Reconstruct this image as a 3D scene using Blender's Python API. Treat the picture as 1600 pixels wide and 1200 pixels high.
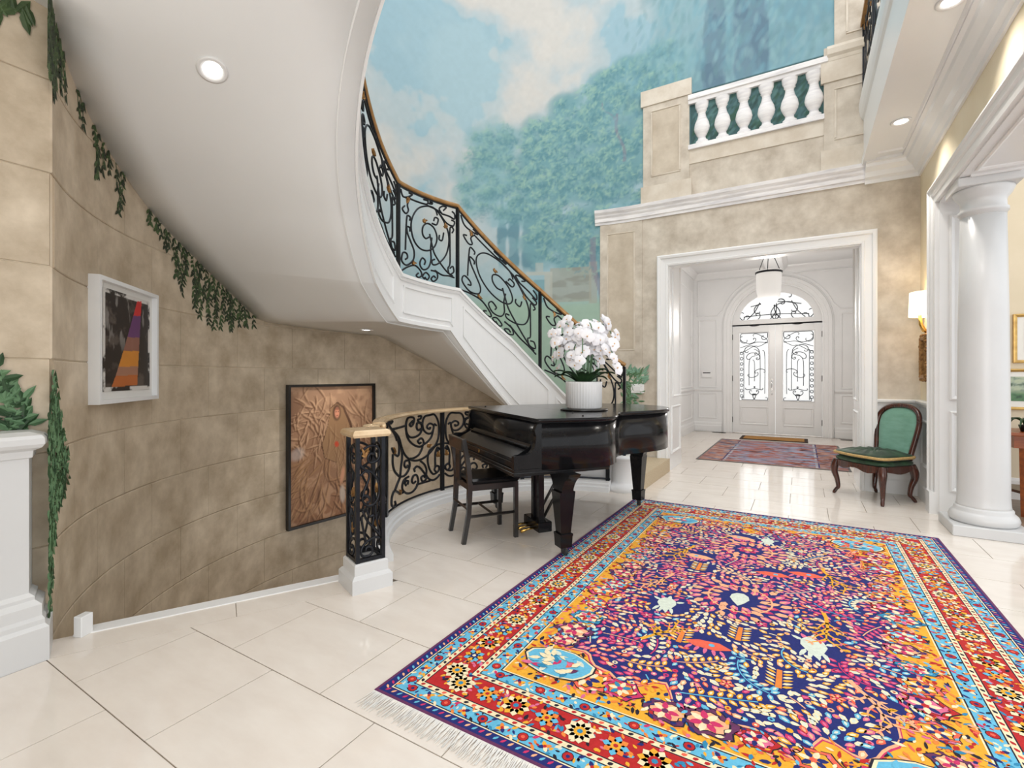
import bpy, math, random
import numpy as np
from mathutils import Vector, Matrix

for o in list(bpy.data.objects):
    bpy.data.objects.remove(o)
scene = bpy.context.scene
COL = scene.collection
PI = math.pi
R_ = math.radians
random.seed(7)
rng = np.random.default_rng(11)

# ------------------------------------------------------------------ camera, world, light, exposure
cam_d = bpy.data.cameras.new('camera')
cam = bpy.data.objects.new('camera', cam_d)
COL.objects.link(cam)
cam.location = (0, 0, 1.27)
cam.rotation_euler = (R_(90), 0, R_(30.9))
cam_d.sensor_width = 36.0
cam_d.lens = 17.0
cam_d.shift_y = -13.0 / 1600.0
cam_d.clip_start = 0.05
scene.camera = cam

world = bpy.data.worlds.new('daylight')
scene.world = world
world.use_nodes = True
bg = world.node_tree.nodes['Background']
bg.inputs[0].default_value = (0.955, 0.98, 1.0, 1)
bg.inputs[1].default_value = 1.0

scene.view_settings.view_transform = 'Standard'
scene.view_settings.look = 'None'
scene.view_settings.gamma = 1.0
scene.view_settings.use_curve_mapping = False
scene.view_settings.exposure = 0.60


def area_light(name, loc, rot, size, size_y, power, color=(1, 1, 1)):
    d = bpy.data.lights.new(name, 'AREA')
    d.shape = 'RECTANGLE'
    d.size = size
    d.size_y = size_y
    d.energy = power
    d.color = color
    o = bpy.data.objects.new(name, d)
    o.location = loc
    o.rotation_euler = rot
    COL.objects.link(o)
    return o


def point_light(name, loc, power, color=(1, 0.85, 0.65), radius=0.05, parent=None):
    d = bpy.data.lights.new(name, 'POINT')
    d.energy = power
    d.color = color
    d.shadow_soft_size = radius
    o = bpy.data.objects.new(name, d)
    o.location = loc
    COL.objects.link(o)
    if parent:
        o.parent = parent
    return o


# unseen fill added behind the camera; door_daylight comes in through the entrance doors
area_light('hall_rear_fill', (1.3, -3.0, 1.55), (R_(97), 0, R_(12)), 3.8, 2.9, 80, (1.0, 0.99, 0.975))
# overhead fill added high over the hall to brighten floor and stringer
area_light('hall_overhead_fill', (-0.5, 3.0, 7.6), (0, 0, 0), 3.6, 3.6, 65, (1.0, 0.99, 0.97))
area_light('door_daylight', (-0.48, 14.2, 1.9), (R_(-90), 0, 0), 4.5, 4.0, 95, (1.0, 1.0, 1.0))

# ------------------------------------------------------------------ materials
MATS = {}


def lin(r, g, b):
    def f(c):
        c /= 255.0
        return c / 12.92 if c <= 0.04045 else ((c + 0.055) / 1.055) ** 2.4
    return (f(r), f(g), f(b), 1.0)


def pmat(name, col, rough=0.5, metal=0.0, col2=None, scale=3.0, detail=4.0, bump=0.0, bscale=None,
         coat=0.0, emit=None, estr=0.0, stretch=None, lo=0.35, hi=0.65, trans=0.0, alpha=1.0, spec=None, sheen=0.0):
    m = bpy.data.materials.new(name)
    m.use_nodes = True
    nt = m.node_tree
    b = nt.nodes['Principled BSDF']
    b.inputs['Base Color'].default_value = col
    b.inputs['Roughness'].default_value = rough
    b.inputs['Metallic'].default_value = metal
    b.inputs['Coat Weight'].default_value = coat
    b.inputs['Coat Roughness'].default_value = 0.04
    if spec is not None:
        b.inputs['Specular IOR Level'].default_value = spec
    if sheen:
        b.inputs['Sheen Weight'].default_value = sheen
    if trans:
        b.inputs['Transmission Weight'].default_value = trans
    if alpha < 1:
        b.inputs['Alpha'].default_value = alpha
    if emit:
        b.inputs['Emission Color'].default_value = emit
        b.inputs['Emission Strength'].default_value = estr
    tc = nt.nodes.new('ShaderNodeTexCoord')
    mp = nt.nodes.new('ShaderNodeMapping')
    nt.links.new(tc.outputs['Object'], mp.inputs[0])
    if stretch:
        mp.inputs['Scale'].default_value = stretch
    if col2 is not None:
        n = nt.nodes.new('ShaderNodeTexNoise')
        n.inputs['Scale'].default_value = scale
        n.inputs['Detail'].default_value = detail
        n.inputs['Roughness'].default_value = 0.6
        cr = nt.nodes.new('ShaderNodeValToRGB')
        cr.color_ramp.elements[0].position = lo
        cr.color_ramp.elements[0].color = col
        cr.color_ramp.elements[1].position = hi
        cr.color_ramp.elements[1].color = col2
        nt.links.new(mp.outputs[0], n.inputs[0])
        nt.links.new(n.outputs[0], cr.inputs[0])
        nt.links.new(cr.outputs[0], b.inputs['Base Color'])
    if bump:
        n2 = nt.nodes.new('ShaderNodeTexNoise')
        n2.inputs['Scale'].default_value = bscale or scale * 4
        n2.inputs['Detail'].default_value = 5
        bp = nt.nodes.new('ShaderNodeBump')
        bp.inputs['Strength'].default_value = bump
        bp.inputs['Distance'].default_value = 0.01
        nt.links.new(mp.outputs[0], n2.inputs[0])
        nt.links.new(n2.outputs[0], bp.inputs['Height'])
        nt.links.new(bp.outputs[0], b.inputs['Normal'])
    MATS[name] = m
    return m


def attr_mat(name, rough=0.8):
    m = bpy.data.materials.new(name)
    m.use_nodes = True
    nt = m.node_tree
    b = nt.nodes['Principled BSDF']
    b.inputs['Roughness'].default_value = rough
    a = nt.nodes.new('ShaderNodeAttribute')
    a.attribute_name = 'paint'
    nt.links.new(a.outputs['Color'], b.inputs['Base Color'])
    MATS[name] = m
    return m


pmat('white', (0.82, 0.82, 0.82, 1), 0.32, col2=(0.79, 0.79, 0.79, 1), scale=2)
pmat('white_dimmed', (0.64, 0.64, 0.64, 1), 0.32, col2=(0.61, 0.61, 0.61, 1), scale=2)  # darker copy of white, shade put into the colour of over-lit pieces
pmat('soffit', (0.83, 0.835, 0.83, 1), 0.45, col2=(0.81, 0.815, 0.81, 1), scale=1.5)
pmat('balcony_white', (0.86, 0.87, 0.88, 1), 0.30, col2=(0.84, 0.85, 0.86, 1), scale=1.5)
pmat('stone_block', lin(172, 155, 131), 0.5, col2=lin(218, 203, 181), scale=4.2, detail=6, bump=0.08, bscale=14, lo=0.32, hi=0.72)
pmat('stone_joint', lin(206, 188, 160), 0.7, col2=lin(244, 232, 210), scale=1.3)
pmat('plaster', lin(178, 166, 150), 0.55, col2=lin(218, 209, 195), scale=4.4, detail=6, bump=0.05, bscale=12, lo=0.30, hi=0.70)
pmat('plaster_dark', lin(180, 166, 147), 0.55, col2=lin(208, 196, 178), scale=4.0, detail=5, lo=0.3, hi=0.68)
pmat('plaster_edge', lin(218, 209, 195), 0.5, col2=lin(202, 190, 173), scale=5)
pmat('yellow_wall', lin(232, 216, 184), 0.5, col2=lin(240, 227, 200), scale=2, detail=4, lo=0.3, hi=0.7)
pmat('dining_wall', lin(214, 201, 176), 0.6, col2=lin(220, 207, 184), scale=2)
pmat('painted_marble', lin(205, 203, 206), 0.45, col2=lin(240, 238, 238), scale=3, stretch=(1.0, 1.0, 7.0), lo=0.3, hi=0.6)
pmat('tile', lin(225, 215, 205), 0.10, col2=lin(234, 226, 217), scale=4.5, detail=8, lo=0.3, hi=0.7, stretch=(0.8, 2.0, 1), spec=0.5)
pmat('grout', lin(108, 96, 82), 0.7, col2=lin(165, 152, 136), scale=8)
pmat('iron', (0.012, 0.014, 0.018, 1), 0.33, 0.6, col2=(0.02, 0.022, 0.028, 1), scale=20)
pmat('gilt', lin(176, 134, 82), 0.4, 0.6, col2=lin(120, 84, 48), scale=40)
pmat('rail_wood', lin(150, 112, 66), 0.3, 0.3, col2=lin(176, 134, 84), scale=12, stretch=(1, 1, 1))
pmat('rail_brass', lin(222, 196, 160), 0.22, 0.35, col2=lin(205, 176, 136), scale=10)
pmat('carpet', lin(186, 168, 140), 0.95, col2=lin(200, 183, 156), scale=60, bump=0.3, bscale=250)
pmat('lacquer', (0.005, 0.005, 0.006, 1), 0.16, coat=0.0, spec=0.26, col2=(0.009, 0.009, 0.010, 1), scale=5)
pmat('black_wood', (0.010, 0.009, 0.009, 1), 0.28, col2=(0.018, 0.015, 0.013, 1), scale=10, coat=0.3)
pmat('chrome', (0.75, 0.75, 0.76, 1), 0.15, 1.0)
pmat('brass', lin(210, 170, 95), 0.25, 1.0)
pmat('mahogany', lin(78, 34, 20), 0.25, col2=lin(48, 20, 13), scale=6, stretch=(6, 6, 1), coat=0.3)
pmat('table_wood', lin(150, 78, 36), 0.3, col2=lin(118, 58, 26), scale=5, stretch=(1, 6, 6))
pmat('velvet_light', lin(118, 162, 145), 0.8, col2=lin(104, 150, 130), scale=7, stretch=(1, 1, 3), sheen=0.15)
pmat('velvet_dark', lin(16, 46, 26), 0.55, col2=lin(46, 86, 54), scale=9, sheen=0.08, lo=0.45, hi=0.75)
pmat('gold_cord', lin(196, 164, 108), 0.6, col2=lin(172, 138, 84), scale=60)
pmat('leaf_dark', lin(28, 56, 32), 0.55, col2=lin(50, 82, 46), scale=8)
pmat('leaf_green', lin(74, 110, 76), 0.55, col2=lin(104, 138, 100), scale=8)
pmat('leaf_vine', lin(46, 64, 36), 0.6, col2=lin(74, 96, 56), scale=14)
pmat('leaf_vine_dark', lin(30, 40, 24), 0.6, col2=lin(48, 62, 36), scale=14)
pmat('leaf_pale', lin(132, 168, 142), 0.6, col2=lin(104, 146, 122), scale=9)
pmat('petal', (0.86, 0.85, 0.87, 1), 0.6, col2=(0.82, 0.81, 0.85, 1), scale=30)
pmat('petal_centre', lin(236, 206, 150), 0.6, col2=lin(220, 160, 140), scale=40)
pmat('moss', lin(70, 62, 38), 0.95, col2=lin(48, 52, 28), scale=60, bump=0.5, bscale=120)
pmat('ceramic', (0.80, 0.80, 0.80, 1), 0.3, col2=(0.77, 0.77, 0.78, 1), scale=5)
pmat('shade', lin(250, 240, 212), 0.8, emit=(1.0, 0.90, 0.68, 1), estr=0.75)
pmat('bulb', (1, 1, 1, 1), 0.4, emit=(1, 0.98, 0.94, 1), estr=6.0)
pmat('lantern_glass', (0.85, 0.845, 0.83, 1), 0.4, emit=(1, 0.97, 0.92, 1), estr=0.16)
pmat('mirror', (0.30, 0.24, 0.22, 1), 0.1, 0.9)
pmat('plastic', (0.82, 0.82, 0.82, 1), 0.4)
pmat('dark_grille', (0.03, 0.03, 0.03, 1), 0.5)
pmat('coir', lin(176, 128, 62), 0.95, col2=lin(150, 104, 46), scale=80, bump=0.4, bscale=200)
pmat('mat_edge', lin(40, 26, 16), 0.9, col2=lin(56, 36, 22), scale=40)
pmat('dining_floor', lin(150, 130, 112), 0.35, col2=lin(128, 108, 92), scale=4, stretch=(1, 8, 1))
pmat('frame_black', (0.012, 0.011, 0.010, 1), 0.3, col2=(0.02, 0.017, 0.015, 1), scale=10)
pmat('frame_white', (0.82, 0.83, 0.84, 1), 0.35, col2=(0.79, 0.80, 0.81, 1), scale=6)
pmat('frame_gold', lin(206, 170, 100), 0.35, 0.5, col2=lin(180, 142, 78), scale=20)
pmat('mount_board', (0.80, 0.79, 0.76, 1), 0.8, col2=(0.78, 0.77, 0.74, 1), scale=10)
pmat('glass', (0.90, 0.91, 0.90, 1), 0.3, alpha=0.40)
attr_mat('mural_paint', 0.75)
attr_mat('art_paint', 0.5)

# ------------------------------------------------------------------ mesh helpers


class MB:
    def __init__(self):
        self.v = []
        self.f = []
        self.m = []
        self.sm = []

    def add(self, vs, fs, mi=0, M=None, smooth=False):
        o = len(self.v)
        if M is not None:
            vs = [tuple(M @ Vector(p)) for p in vs]
        self.v.extend([tuple(p) for p in vs])
        for f in fs:
            self.f.append([i + o for i in f])
            self.m.append(mi)
            self.sm.append(smooth)
        return self

    def box(self, x0, y0, z0, x1, y1, z1, mi=0, M=None, bev=0.0):
        if bev <= 0:
            vs = [(x0, y0, z0), (x1, y0, z0), (x1, y1, z0), (x0, y1, z0), (x0, y0, z1), (x1, y0, z1), (x1, y1, z1), (x0, y1, z1)]
            fs = [(0, 3, 2, 1), (4, 5, 6, 7), (0, 1, 5, 4), (1, 2, 6, 5), (2, 3, 7, 6), (3, 0, 4, 7)]
            return self.add(vs, fs, mi, M)
        b = min(bev, abs(x1 - x0) / 2.01, abs(y1 - y0) / 2.01, abs(z1 - z0) / 2.01)
        pts = [(x0 + b, y0 + b), (x1 - b, y0 + b), (x1 - b, y1 - b), (x0 + b, y1 - b)]
        out = [(x0 + b, y0), (x1 - b, y0), (x1, y0 + b), (x1, y1 - b), (x1 - b, y1), (x0 + b, y1), (x0, y1 - b), (x0, y0 + b)]
        vs = [(p[0], p[1], z0) for p in pts] + [(p[0], p[1], z0 + b) for p in out] + [(p[0], p[1], z1 - b) for p in out] + [(p[0], p[1], z1) for p in pts]
        fs = [(3, 2, 1, 0), (20, 21, 22, 23)]
        for i in range(8):
            fs.append((4 + i, 4 + (i + 1) % 8, 12 + (i + 1) % 8, 12 + i))
        cm = {0: 0, 1: 1, 2: 1, 3: 2, 4: 2, 5: 3, 6: 3, 7: 0}
        for i in range(8):
            j = (i + 1) % 8
            a, c = cm[i], cm[j]
            if a == c:
                fs.append((a, 4 + j, 4 + i))
                fs.append((20 + a, 12 + i, 12 + j))
            else:
                fs.append((a, c, 4 + j, 4 + i))
                fs.append((20 + c, 20 + a, 12 + i, 12 + j))
        return self.add(vs, fs, mi, M)

    def prism(self, poly, z0, z1, mi=0, M=None, smooth=False):
        n = len(poly)
        vs = [(p[0], p[1], z0) for p in poly] + [(p[0], p[1], z1) for p in poly]
        self.add(vs, [tuple(range(n))[::-1], tuple(range(n, 2 * n))], mi, M)
        o = len(self.v) - 2 * n
        for i in range(n):
            j = (i + 1) % n
            self.f.append([o + i, o + j, o + n + j, o + n + i])
            self.m.append(mi)
            self.sm.append(smooth)
        return self

    def lathe(self, prof, n=24, c=(0, 0, 0), mi=0, M=None, smooth=True, flute=None):
        vs = []
        for (r, z) in prof:
            for i in range(n):
                a = 2 * PI * i / n
                rr = r * (flute(i) if flute else 1)
                vs.append((c[0] + rr * math.cos(a), c[1] + rr * math.sin(a), c[2] + z))
        fs = []
        m = len(prof)
        for k in range(m - 1):
            for i in range(n):
                j = (i + 1) % n
                fs.append((k * n + i, k * n + j, (k + 1) * n + j, (k + 1) * n + i))
        self.add(vs, fs, mi, M, smooth)
        if prof[0][0] > 1e-4:
            self.f.append([len(self.v) - m * n + i for i in range(n)][::-1])
            self.m.append(mi)
            self.sm.append(False)
        if prof[-1][0] > 1e-4:
            self.f.append([len(self.v) - n + i for i in range(n)])
            self.m.append(mi)
            self.sm.append(False)
        return self

    def tube(self, pts, r, n=6, mi=0, M=None, closed=False, sq=False, up=None):
        pts = [Vector(p) for p in pts]
        N = len(pts)
        rs = r if isinstance(r, (list, tuple, np.ndarray)) else [r] * N
        vs = []
        prev = None
        for i in range(N):
            if closed:
                t = pts[(i + 1) % N] - pts[(i - 1) % N]
            else:
                t = pts[min(i + 1, N - 1)] - pts[max(i - 1, 0)]
            if t.length < 1e-9:
                t = Vector((0, 0, 1))
            t.normalize()
            if up is not None:
                a = Vector(up) - t * t.dot(Vector(up))
            elif prev is None:
                a = t.orthogonal()
            else:
                a = prev - t * t.dot(prev)
            if a.length < 1e-6:
                a = t.orthogonal()
            a.normalize()
            prev = a
            b = t.cross(a)
            for k in range(n):
                an = 2 * PI * (k + (0.5 if sq else 0)) / n
                vs.append(pts[i] + (a * math.cos(an) + b * math.sin(an)) * rs[i])
        fs = []
        for i in range(N if closed else N - 1):
            i2 = (i + 1) % N
            for k in range(n):
                k2 = (k + 1) % n
                fs.append((i * n + k, i * n + k2, i2 * n + k2, i2 * n + k))
        if not closed:
            fs.append(tuple(range(n))[::-1])
            fs.append(tuple(range((N - 1) * n, N * n)))
        return self.add(vs, fs, mi, M, smooth=not sq)

    def sweep(self, path, prof, closed=False, mi=0, M=None, smooth=False):
        """path: [(x,y)] or [(x,y,z)]; prof: [(out,z)] out to the right of travel."""
        P = [Vector((p[0], p[1])) for p in path]
        Z = [p[2] if len(p) > 2 else 0.0 for p in path]
        N = len(P)
        vs = []
        for i in range(N):
            if closed:
                d0 = (P[i] - P[i - 1]).normalized()
                d1 = (P[(i + 1) % N] - P[i]).normalized()
            else:
                d0 = (P[i] - P[i - 1]).normalized() if i > 0 else (P[1] - P[0]).normalized()
                d1 = (P[i + 1] - P[i]).normalized() if i < N - 1 else d0
            n0 = Vector((d0.y, -d0.x))
            n1 = Vector((d1.y, -d1.x))
            n = n0 + n1
            if n.length < 1e-6:
                n = n0
            n.normalize()
            k = 1.0 / max(0.35, n.dot(n0))
            for (a, z) in prof:
                vs.append((P[i].x + n.x * a * k, P[i].y + n.y * a * k, Z[i] + z))
        m = len(prof)
        fs = []
        for i in range(N if closed else N - 1):
            i2 = (i + 1) % N
            for k in range(m):
                k2 = (k + 1) % m
                fs.append((i * m + k, i * m + k2, i2 * m + k2, i2 * m + k))
        if not closed:
            fs.append(tuple(range(m)))
            fs.append(tuple(range((N - 1) * m, N * m))[::-1])
        return self.add(vs, fs, mi, M, smooth)

    def rect_frame(self, w, h, prof, mi=0, M=None, x0=0, y0=0):
        """moulding round a rectangle in local XY, prof (inward, height z)."""
        p = [(x0, y0), (x0, y0 + h), (x0 + w, y0 + h), (x0 + w, y0)]
        return self.sweep(p, prof, True, mi, M)


def mk(name, mb, mats, parent=None, kind=None, auto=False):
    me = bpy.data.meshes.new(name)
    me.from_pydata(mb.v, [], mb.f)
    if isinstance(mats, str):
        mats = [mats]
    for m in mats:
        me.materials.append(MATS[m])
    me.polygons.foreach_set('material_index', mb.m)
    me.polygons.foreach_set('use_smooth', mb.sm)
    me.update()
    o = bpy.data.objects.new(name, me)
    COL.objects.link(o)
    if parent:
        o.parent = parent
    if kind:
        o['kind'] = kind
    return o


def link_mesh(name, me, parent, M=None):
    o = bpy.data.objects.new(name, me)
    COL.objects.link(o)
    o.parent = parent
    if M is not None:
        o.matrix_local = M
    return o


def tag(o, label, cat, group=None):
    o['label'] = label
    o['category'] = cat
    if group:
        o['group'] = group
    return o


def thing(name, label, cat, loc=(0, 0, 0), rz=0, group=None):
    o = bpy.data.objects.new(name, None)
    o.empty_display_size = 0.1
    COL.objects.link(o)
    o.location = loc
    o.rotation_euler = (0, 0, rz)
    return tag(o, label, cat, group)


def struct(name, mb, mats, parent=None):
    o = mk(name, mb, mats, parent)
    if parent is None:
        o['kind'] = 'structure'
    return o


def struct_empty(name, label=None):
    o = bpy.data.objects.new(name, None)
    COL.objects.link(o)
    o['kind'] = 'structure'
    return o


def axes(o, x, y, z):
    x, y, z = Vector(x), Vector(y), Vector(z)
    M = Matrix.Identity(4)
    for i in range(3):
        M[i][0], M[i][1], M[i][2], M[i][3] = x[i], y[i], z[i], o[i]
    return M


def crom(P, n=8, closed=False):
    P = [np.array(p, float) for p in P]
    out = []
    N = len(P)
    for i in range(N if closed else N - 1):
        p0 = P[(i - 1) % N] if (closed or i > 0) else P[0]
        p1, p2 = P[i], P[(i + 1) % N]
        p3 = P[(i + 2) % N] if (closed or i < N - 2) else P[-1]
        for k in range(n):
            t = k / n
            out.append(0.5 * ((2 * p1) + (-p0 + p2) * t + (2 * p0 - 5 * p1 + 4 * p2 - p3) * t * t + (-p0 + 3 * p1 - 3 * p2 + p3) * t ** 3))
    if not closed:
        out.append(P[-1])
    return out


def clip_poly(poly, a, n):
    """keep the side where (p-a).n >= 0"""
    out = []
    N = len(poly)
    for i in range(N):
        p, q = poly[i], poly[(i + 1) % N]
        dp = (p[0] - a[0]) * n[0] + (p[1] - a[1]) * n[1]
        dq = (q[0] - a[0]) * n[0] + (q[1] - a[1]) * n[1]
        if dp >= 0:
            out.append(p)
        if (dp >= 0) != (dq >= 0):
            t = dp / (dp - dq)
            out.append((p[0] + (q[0] - p[0]) * t, p[1] + (q[1] - p[1]) * t))
    return out


def parea(p):
    return abs(sum(p[i][0] * p[(i + 1) % len(p)][1] - p[(i + 1) % len(p)][0] * p[i][1] for i in range(len(p)))) / 2 if len(p) > 2 else 0


# ------------------------------------------------------------------ plan of the stair hall
S = (-1.62, 3.62)        # centre of the stair's inner curve
RI = 1.66                # inner edge of the upper stair
RC = 1.50                # kerb round the stairwell
WC = (-1.90, 3.60)       # centre of the round wall
RW = 3.0
YB = 6.60                # face of the entrance wall
XR = 1.08                # face of the right wall
XL = -3.12               # face of the flat left wall
NOSE = 242.0             # radial line of the top step down


def pol(c, r, deg):
    return (c[0] + r * math.cos(R_(deg)), c[1] + r * math.sin(R_(deg)))


def outer(deg, inset=0.0):
    """point of the round wall seen from S at an angle"""
    d = (math.cos(R_(deg)), math.sin(R_(deg)))
    o = (S[0] - WC[0], S[1] - WC[1])
    b = o[0] * d[0] + o[1] * d[1]
    c = o[0] ** 2 + o[1] ** 2 - (RW - inset) ** 2
    t = -b + math.sqrt(b * b - c)
    if d[1] > 0 and S[1] + d[1] * t > YB - inset or deg < 96:
        if d[1] > 0:
            t = min(t, (YB - inset - S[1]) / d[1]) if deg >= 96 else (YB - inset - S[1]) / d[1]
    if deg > 240 and d[0] < 0:
        t = min((XL + inset - S[0]) / d[0], 4.4)
    return (S[0] + d[0] * t, S[1] + d[1] * t)


def itp(x, xs, ys):
    return float(np.interp(x, xs, ys))


def zt(d):   # top of the stringer
    return itp(d, [90, 104, 116.6, 126, 137.3, 160, 188, 197.4, 209, 253, 272], [0.36, 0.72, 1.08, 1.36, 1.69, 2.21, 2.24, 2.46, 2.74, 3.86, 4.27])


def zbi(d):  # underside, inner edge
    return itp(d, [90, 100, 111, 138.6, 164, 189.5, 203.9, 217.6, 241.8, 253, 272], [-0.25, -0.1, 0.08, 0.92, 1.75, 1.78, 2.06, 2.51, 3.19, 3.46, 3.95])


def zbo(d):  # underside at the wall
    return itp(d, [90, 100, 108, 131.8, 150.8, 163.3, 191.6, 199.5, 206.3, 214.6, 222.2, 230.8, 237.7, 245, 272],
               [-0.3, -0.1, 0.1, 0.86, 1.46, 1.79, 1.84, 2.11, 2.31, 2.5, 2.68, 2.85, 2.97, 3.1, 3.75])


def wallp(a, r=RW):
    return pol(WC, r, a)


def wall_angle(deg):
    p = outer(deg)
    return math.degrees(math.atan2(p[1] - WC[1], p[0] - WC[0])) % 360


_sd = np.arange(96, 262, 1.0)
_wa = np.array([wall_angle(d) if d < 241 else 0 for d in _sd])
_ok = _wa > 0
_wa, _sd = _wa[_ok], _sd[_ok]


def soffit_at_wall(a):
    """underside of the stair above the wall angle a (about WC)"""
    return zbo(float(np.interp(a, _wa, _sd, left=96, right=246)))


# ------------------------------------------------------------------ floor and tiles
TW, TH = 0.62, 0.4755
disk = [pol(S, RC + 0.06, a) for a in np.arange(0, 360, 4)]
nd = (math.cos(R_(NOSE)), math.sin(R_(NOSE)))
nn = (-nd[1], nd[0])      # towards the hall (camera side)
FX0, FX1, FY0, FY1 = -3.30, 3.6, -2.4, 12.0
BORD = 0.20


def floor_pieces(rect, off=0.0):
    """parts of a rectangle that are hall floor"""
    res = []
    stair_x = -1.53
    if min(q[1] for q in rect) > YB - 0.3:
        return [rect]
    # region 1: right of the stair foot line x>stair_x ; region 2: hall side of the nosing ; region 3: disk inside kerb
    a = (S[0] + nn[0] * off, S[1] + nn[1] * off)
    r1 = clip_poly(rect, (stair_x, 0), (1, 0))
    rest = clip_poly(rect, (stair_x, 0), (-1, 0))
    if parea(r1) > 1e-4:
        res.append(r1)
    if parea(rest) > 1e-4:
        r2 = clip_poly(rest, a, nn)
        r3 = clip_poly(rest, a, (-nn[0], -nn[1]))
        if parea(r2) > 1e-4:
            r2 = clip_poly(r2, (FX0 + 0.2, 0), (1, 0))
            if parea(r2) > 1e-4:
                res.append(r2)
        if parea(r3) > 1e-4 :
            # clip against the convex disk
            q = r3
            for i in range(len(disk)):
                p0, p1 = disk[i], disk[(i + 1) % len(disk)]
                e = (p1[0] - p0[0], p1[1] - p0[1])
                q = clip_poly(q, p0, (-e[1], e[0]))
                if len(q) < 3:
                    break
            if parea(q) > 1e-4:
                res.append(q)
    return res


mb = MB()
for ix in range(12):
    for iy in range(24):
        x0 = FX0 + (FX1 - FX0) * ix / 12
        x1 = FX0 + (FX1 - FX0) * (ix + 1) / 12
        y0 = FY0 + (FY1 - FY0) * iy / 24
        y1 = FY0 + (FY1 - FY0) * (iy + 1) / 24
        for pc in floor_pieces([(x0, y0), (x1, y0), (x1, y1), (x0, y1)]):
            mb.prism(pc, -0.10, -0.003)
floor = struct('floor', mb, 'grout')

G = 0.0024
row0 = 0.785
for r in range(-4, 24):
    y0 = row0 + r * TH
    y1 = y0 + TH
    xoff = -2.58 if r % 2 == 0 else -2.27
    for c in range(-2, 8):
        x0 = xoff + c * TW
        x1 = x0 + TW
        if x1 < -3.0 or x0 > 1.9 or y1 > 12.1 or (y0 > 7.4 and (x0 > 1.25 or x1 < -2.2)) or (y0 < 0.3 and x0 > 0.2):
            continue
        rect = [(x0 + G, y0 + G), (x1 - G, y0 + G), (x1 - G, y1 - G), (x0 + G, y1 - G)]
        near_b = x0 < -1.6 and y0 < 2.3
        pcs = floor_pieces(rect, BORD if near_b else 0.0) if near_b else floor_pieces(rect)
        if near_b:
            # keep disk part only beyond the nosing, the strip along the nosing is its own border tile
            keep = []
            for p in pcs:
                cx = sum(q[0] for q in p) / len(p)
                cy = sum(q[1] for q in p) / len(p)
                side = (cx - S[0]) * nn[0] + (cy - S[1]) * nn[1]
                if side > BORD - 0.02 or side < 0.0 or math.hypot(cx - S[0], cy - S[1]) < 1.45:
                    keep.append(p)
            pcs = keep
        if not pcs or sum(parea(p) for p in pcs) < 0.004:
            continue
        mb = MB()
        for p in pcs:
            mb.prism(p, -0.02, 0.0)
        mk('floor_tile', mb, 'tile', floor)
# border tiles along the nosing
for (r0, r1) in ((1.62, 2.36), (2.364, 3.18)):
    a0 = (S[0] + nd[0] * r0, S[1] + nd[1] * r0)
    a1 = (S[0] + nd[0] * r1, S[1] + nd[1] * r1)
    w = BORD - G
    mb = MB().prism([(a1[0], a1[1]), (a0[0], a0[1]), (a0[0] + nn[0] * w, a0[1] + nn[1] * w), (a1[0] + nn[0] * w, a1[1] + nn[1] * w)][::-1], -0.02, 0.0005)
    mk('border_tile', mb, 'tile', floor)

# basement floor under the stairwell
mb = MB().prism([wallp(a, RW - 0.02) for a in np.arange(0, 360, 6)], -1.75, -1.70)
struct('floor_lower', mb, 'tile')

# ------------------------------------------------------------------ round wall with painted stone blocks
mb = MB()
angs = list(np.arange(90, 246.1, 2.0))
path = [wallp(a) for a in angs]
top = 7.9
vs, fs = [], []
for p, a in zip(path, angs):
    q = wallp(a, RW + 0.2)
    vs += [(p[0], p[1], -1.72), (p[0], p[1], top), (q[0], q[1], top), (q[0], q[1], -1.72)]
for i in range(len(path) - 1):
    b, c = 4 * i, 4 * (i + 1)
    for k in range(4):
        fs.append((b + k, b + (k + 1) % 4, c + (k + 1) % 4, c + k))
mb.add(vs, fs, 0, None, True)
wall_round = struct('wall_left', mb, 'stone_joint')

HC, Z0 = 0.45, 1.35 - 7 * 0.45
BL = 13.45   # block length in degrees of the wall circle
for row in range(0, 11):
    z0 = Z0 + row * HC + 0.0025
    z1 = z0 + HC - 0.005
    # measured joints: row 1.35-1.80 at 211.2, 197.6 ... ; row 0.90-1.35 at 218.3, 204.4 ...
    j0 = (211.2 if (row - 7) % 2 == 0 else 218.1)
    for k in range(-3, 9):
        a0 = j0 - k * BL - BL + 0.03
        a1 = j0 - k * BL - 0.03
        a0, a1 = max(a0, 92), min(a1, 246.0)
        if a1 - a0 < 1.0:
            continue
        aa = np.linspace(a0, a1, 8)
        tops = [min(z1, soffit_at_wall(a) + 0.05) for a in aa]
        if max(tops) < z0 + 0.03:
            continue
        mb = MB()
        vs, fs = [], []
        for a, t in zip(aa, tops):
            t = max(t, z0 + 0.001)
            p = wallp(a, RW - 0.005)
            p2 = wallp(a, RW - 0.0085)
            q = wallp(a, RW + 0.002)
            vs += [(q[0], q[1], z0), (p[0], p[1], z0 + 0.0), (p2[0], p2[1], z0 + 0.006), (p2[0], p2[1], max(t - 0.006, z0 + 0.0065)), (p[0], p[1], t), (q[0], q[1], t)]
        for i in range(7):
            for q in range(5):
                fs.append((6 * i + q, 6 * i + q + 1, 6 * i + 7 + q, 6 * i + 6 + q))
        fs.append((0, 1, 2, 3, 4, 5))
        fs.append((47, 46, 45, 44, 43, 42))
        mb.add(vs, fs, 0, None, False)
        mk('stone_block', mb, 'stone_block', wall_round)

# unseen light-blocking wall added behind the camera on the left
mb = MB().box(XL - 0.2, -1.85, -0.1, -0.75, -1.7, 7.9)
struct('wall_rear_blocker', mb, 'yellow_wall')
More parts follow.
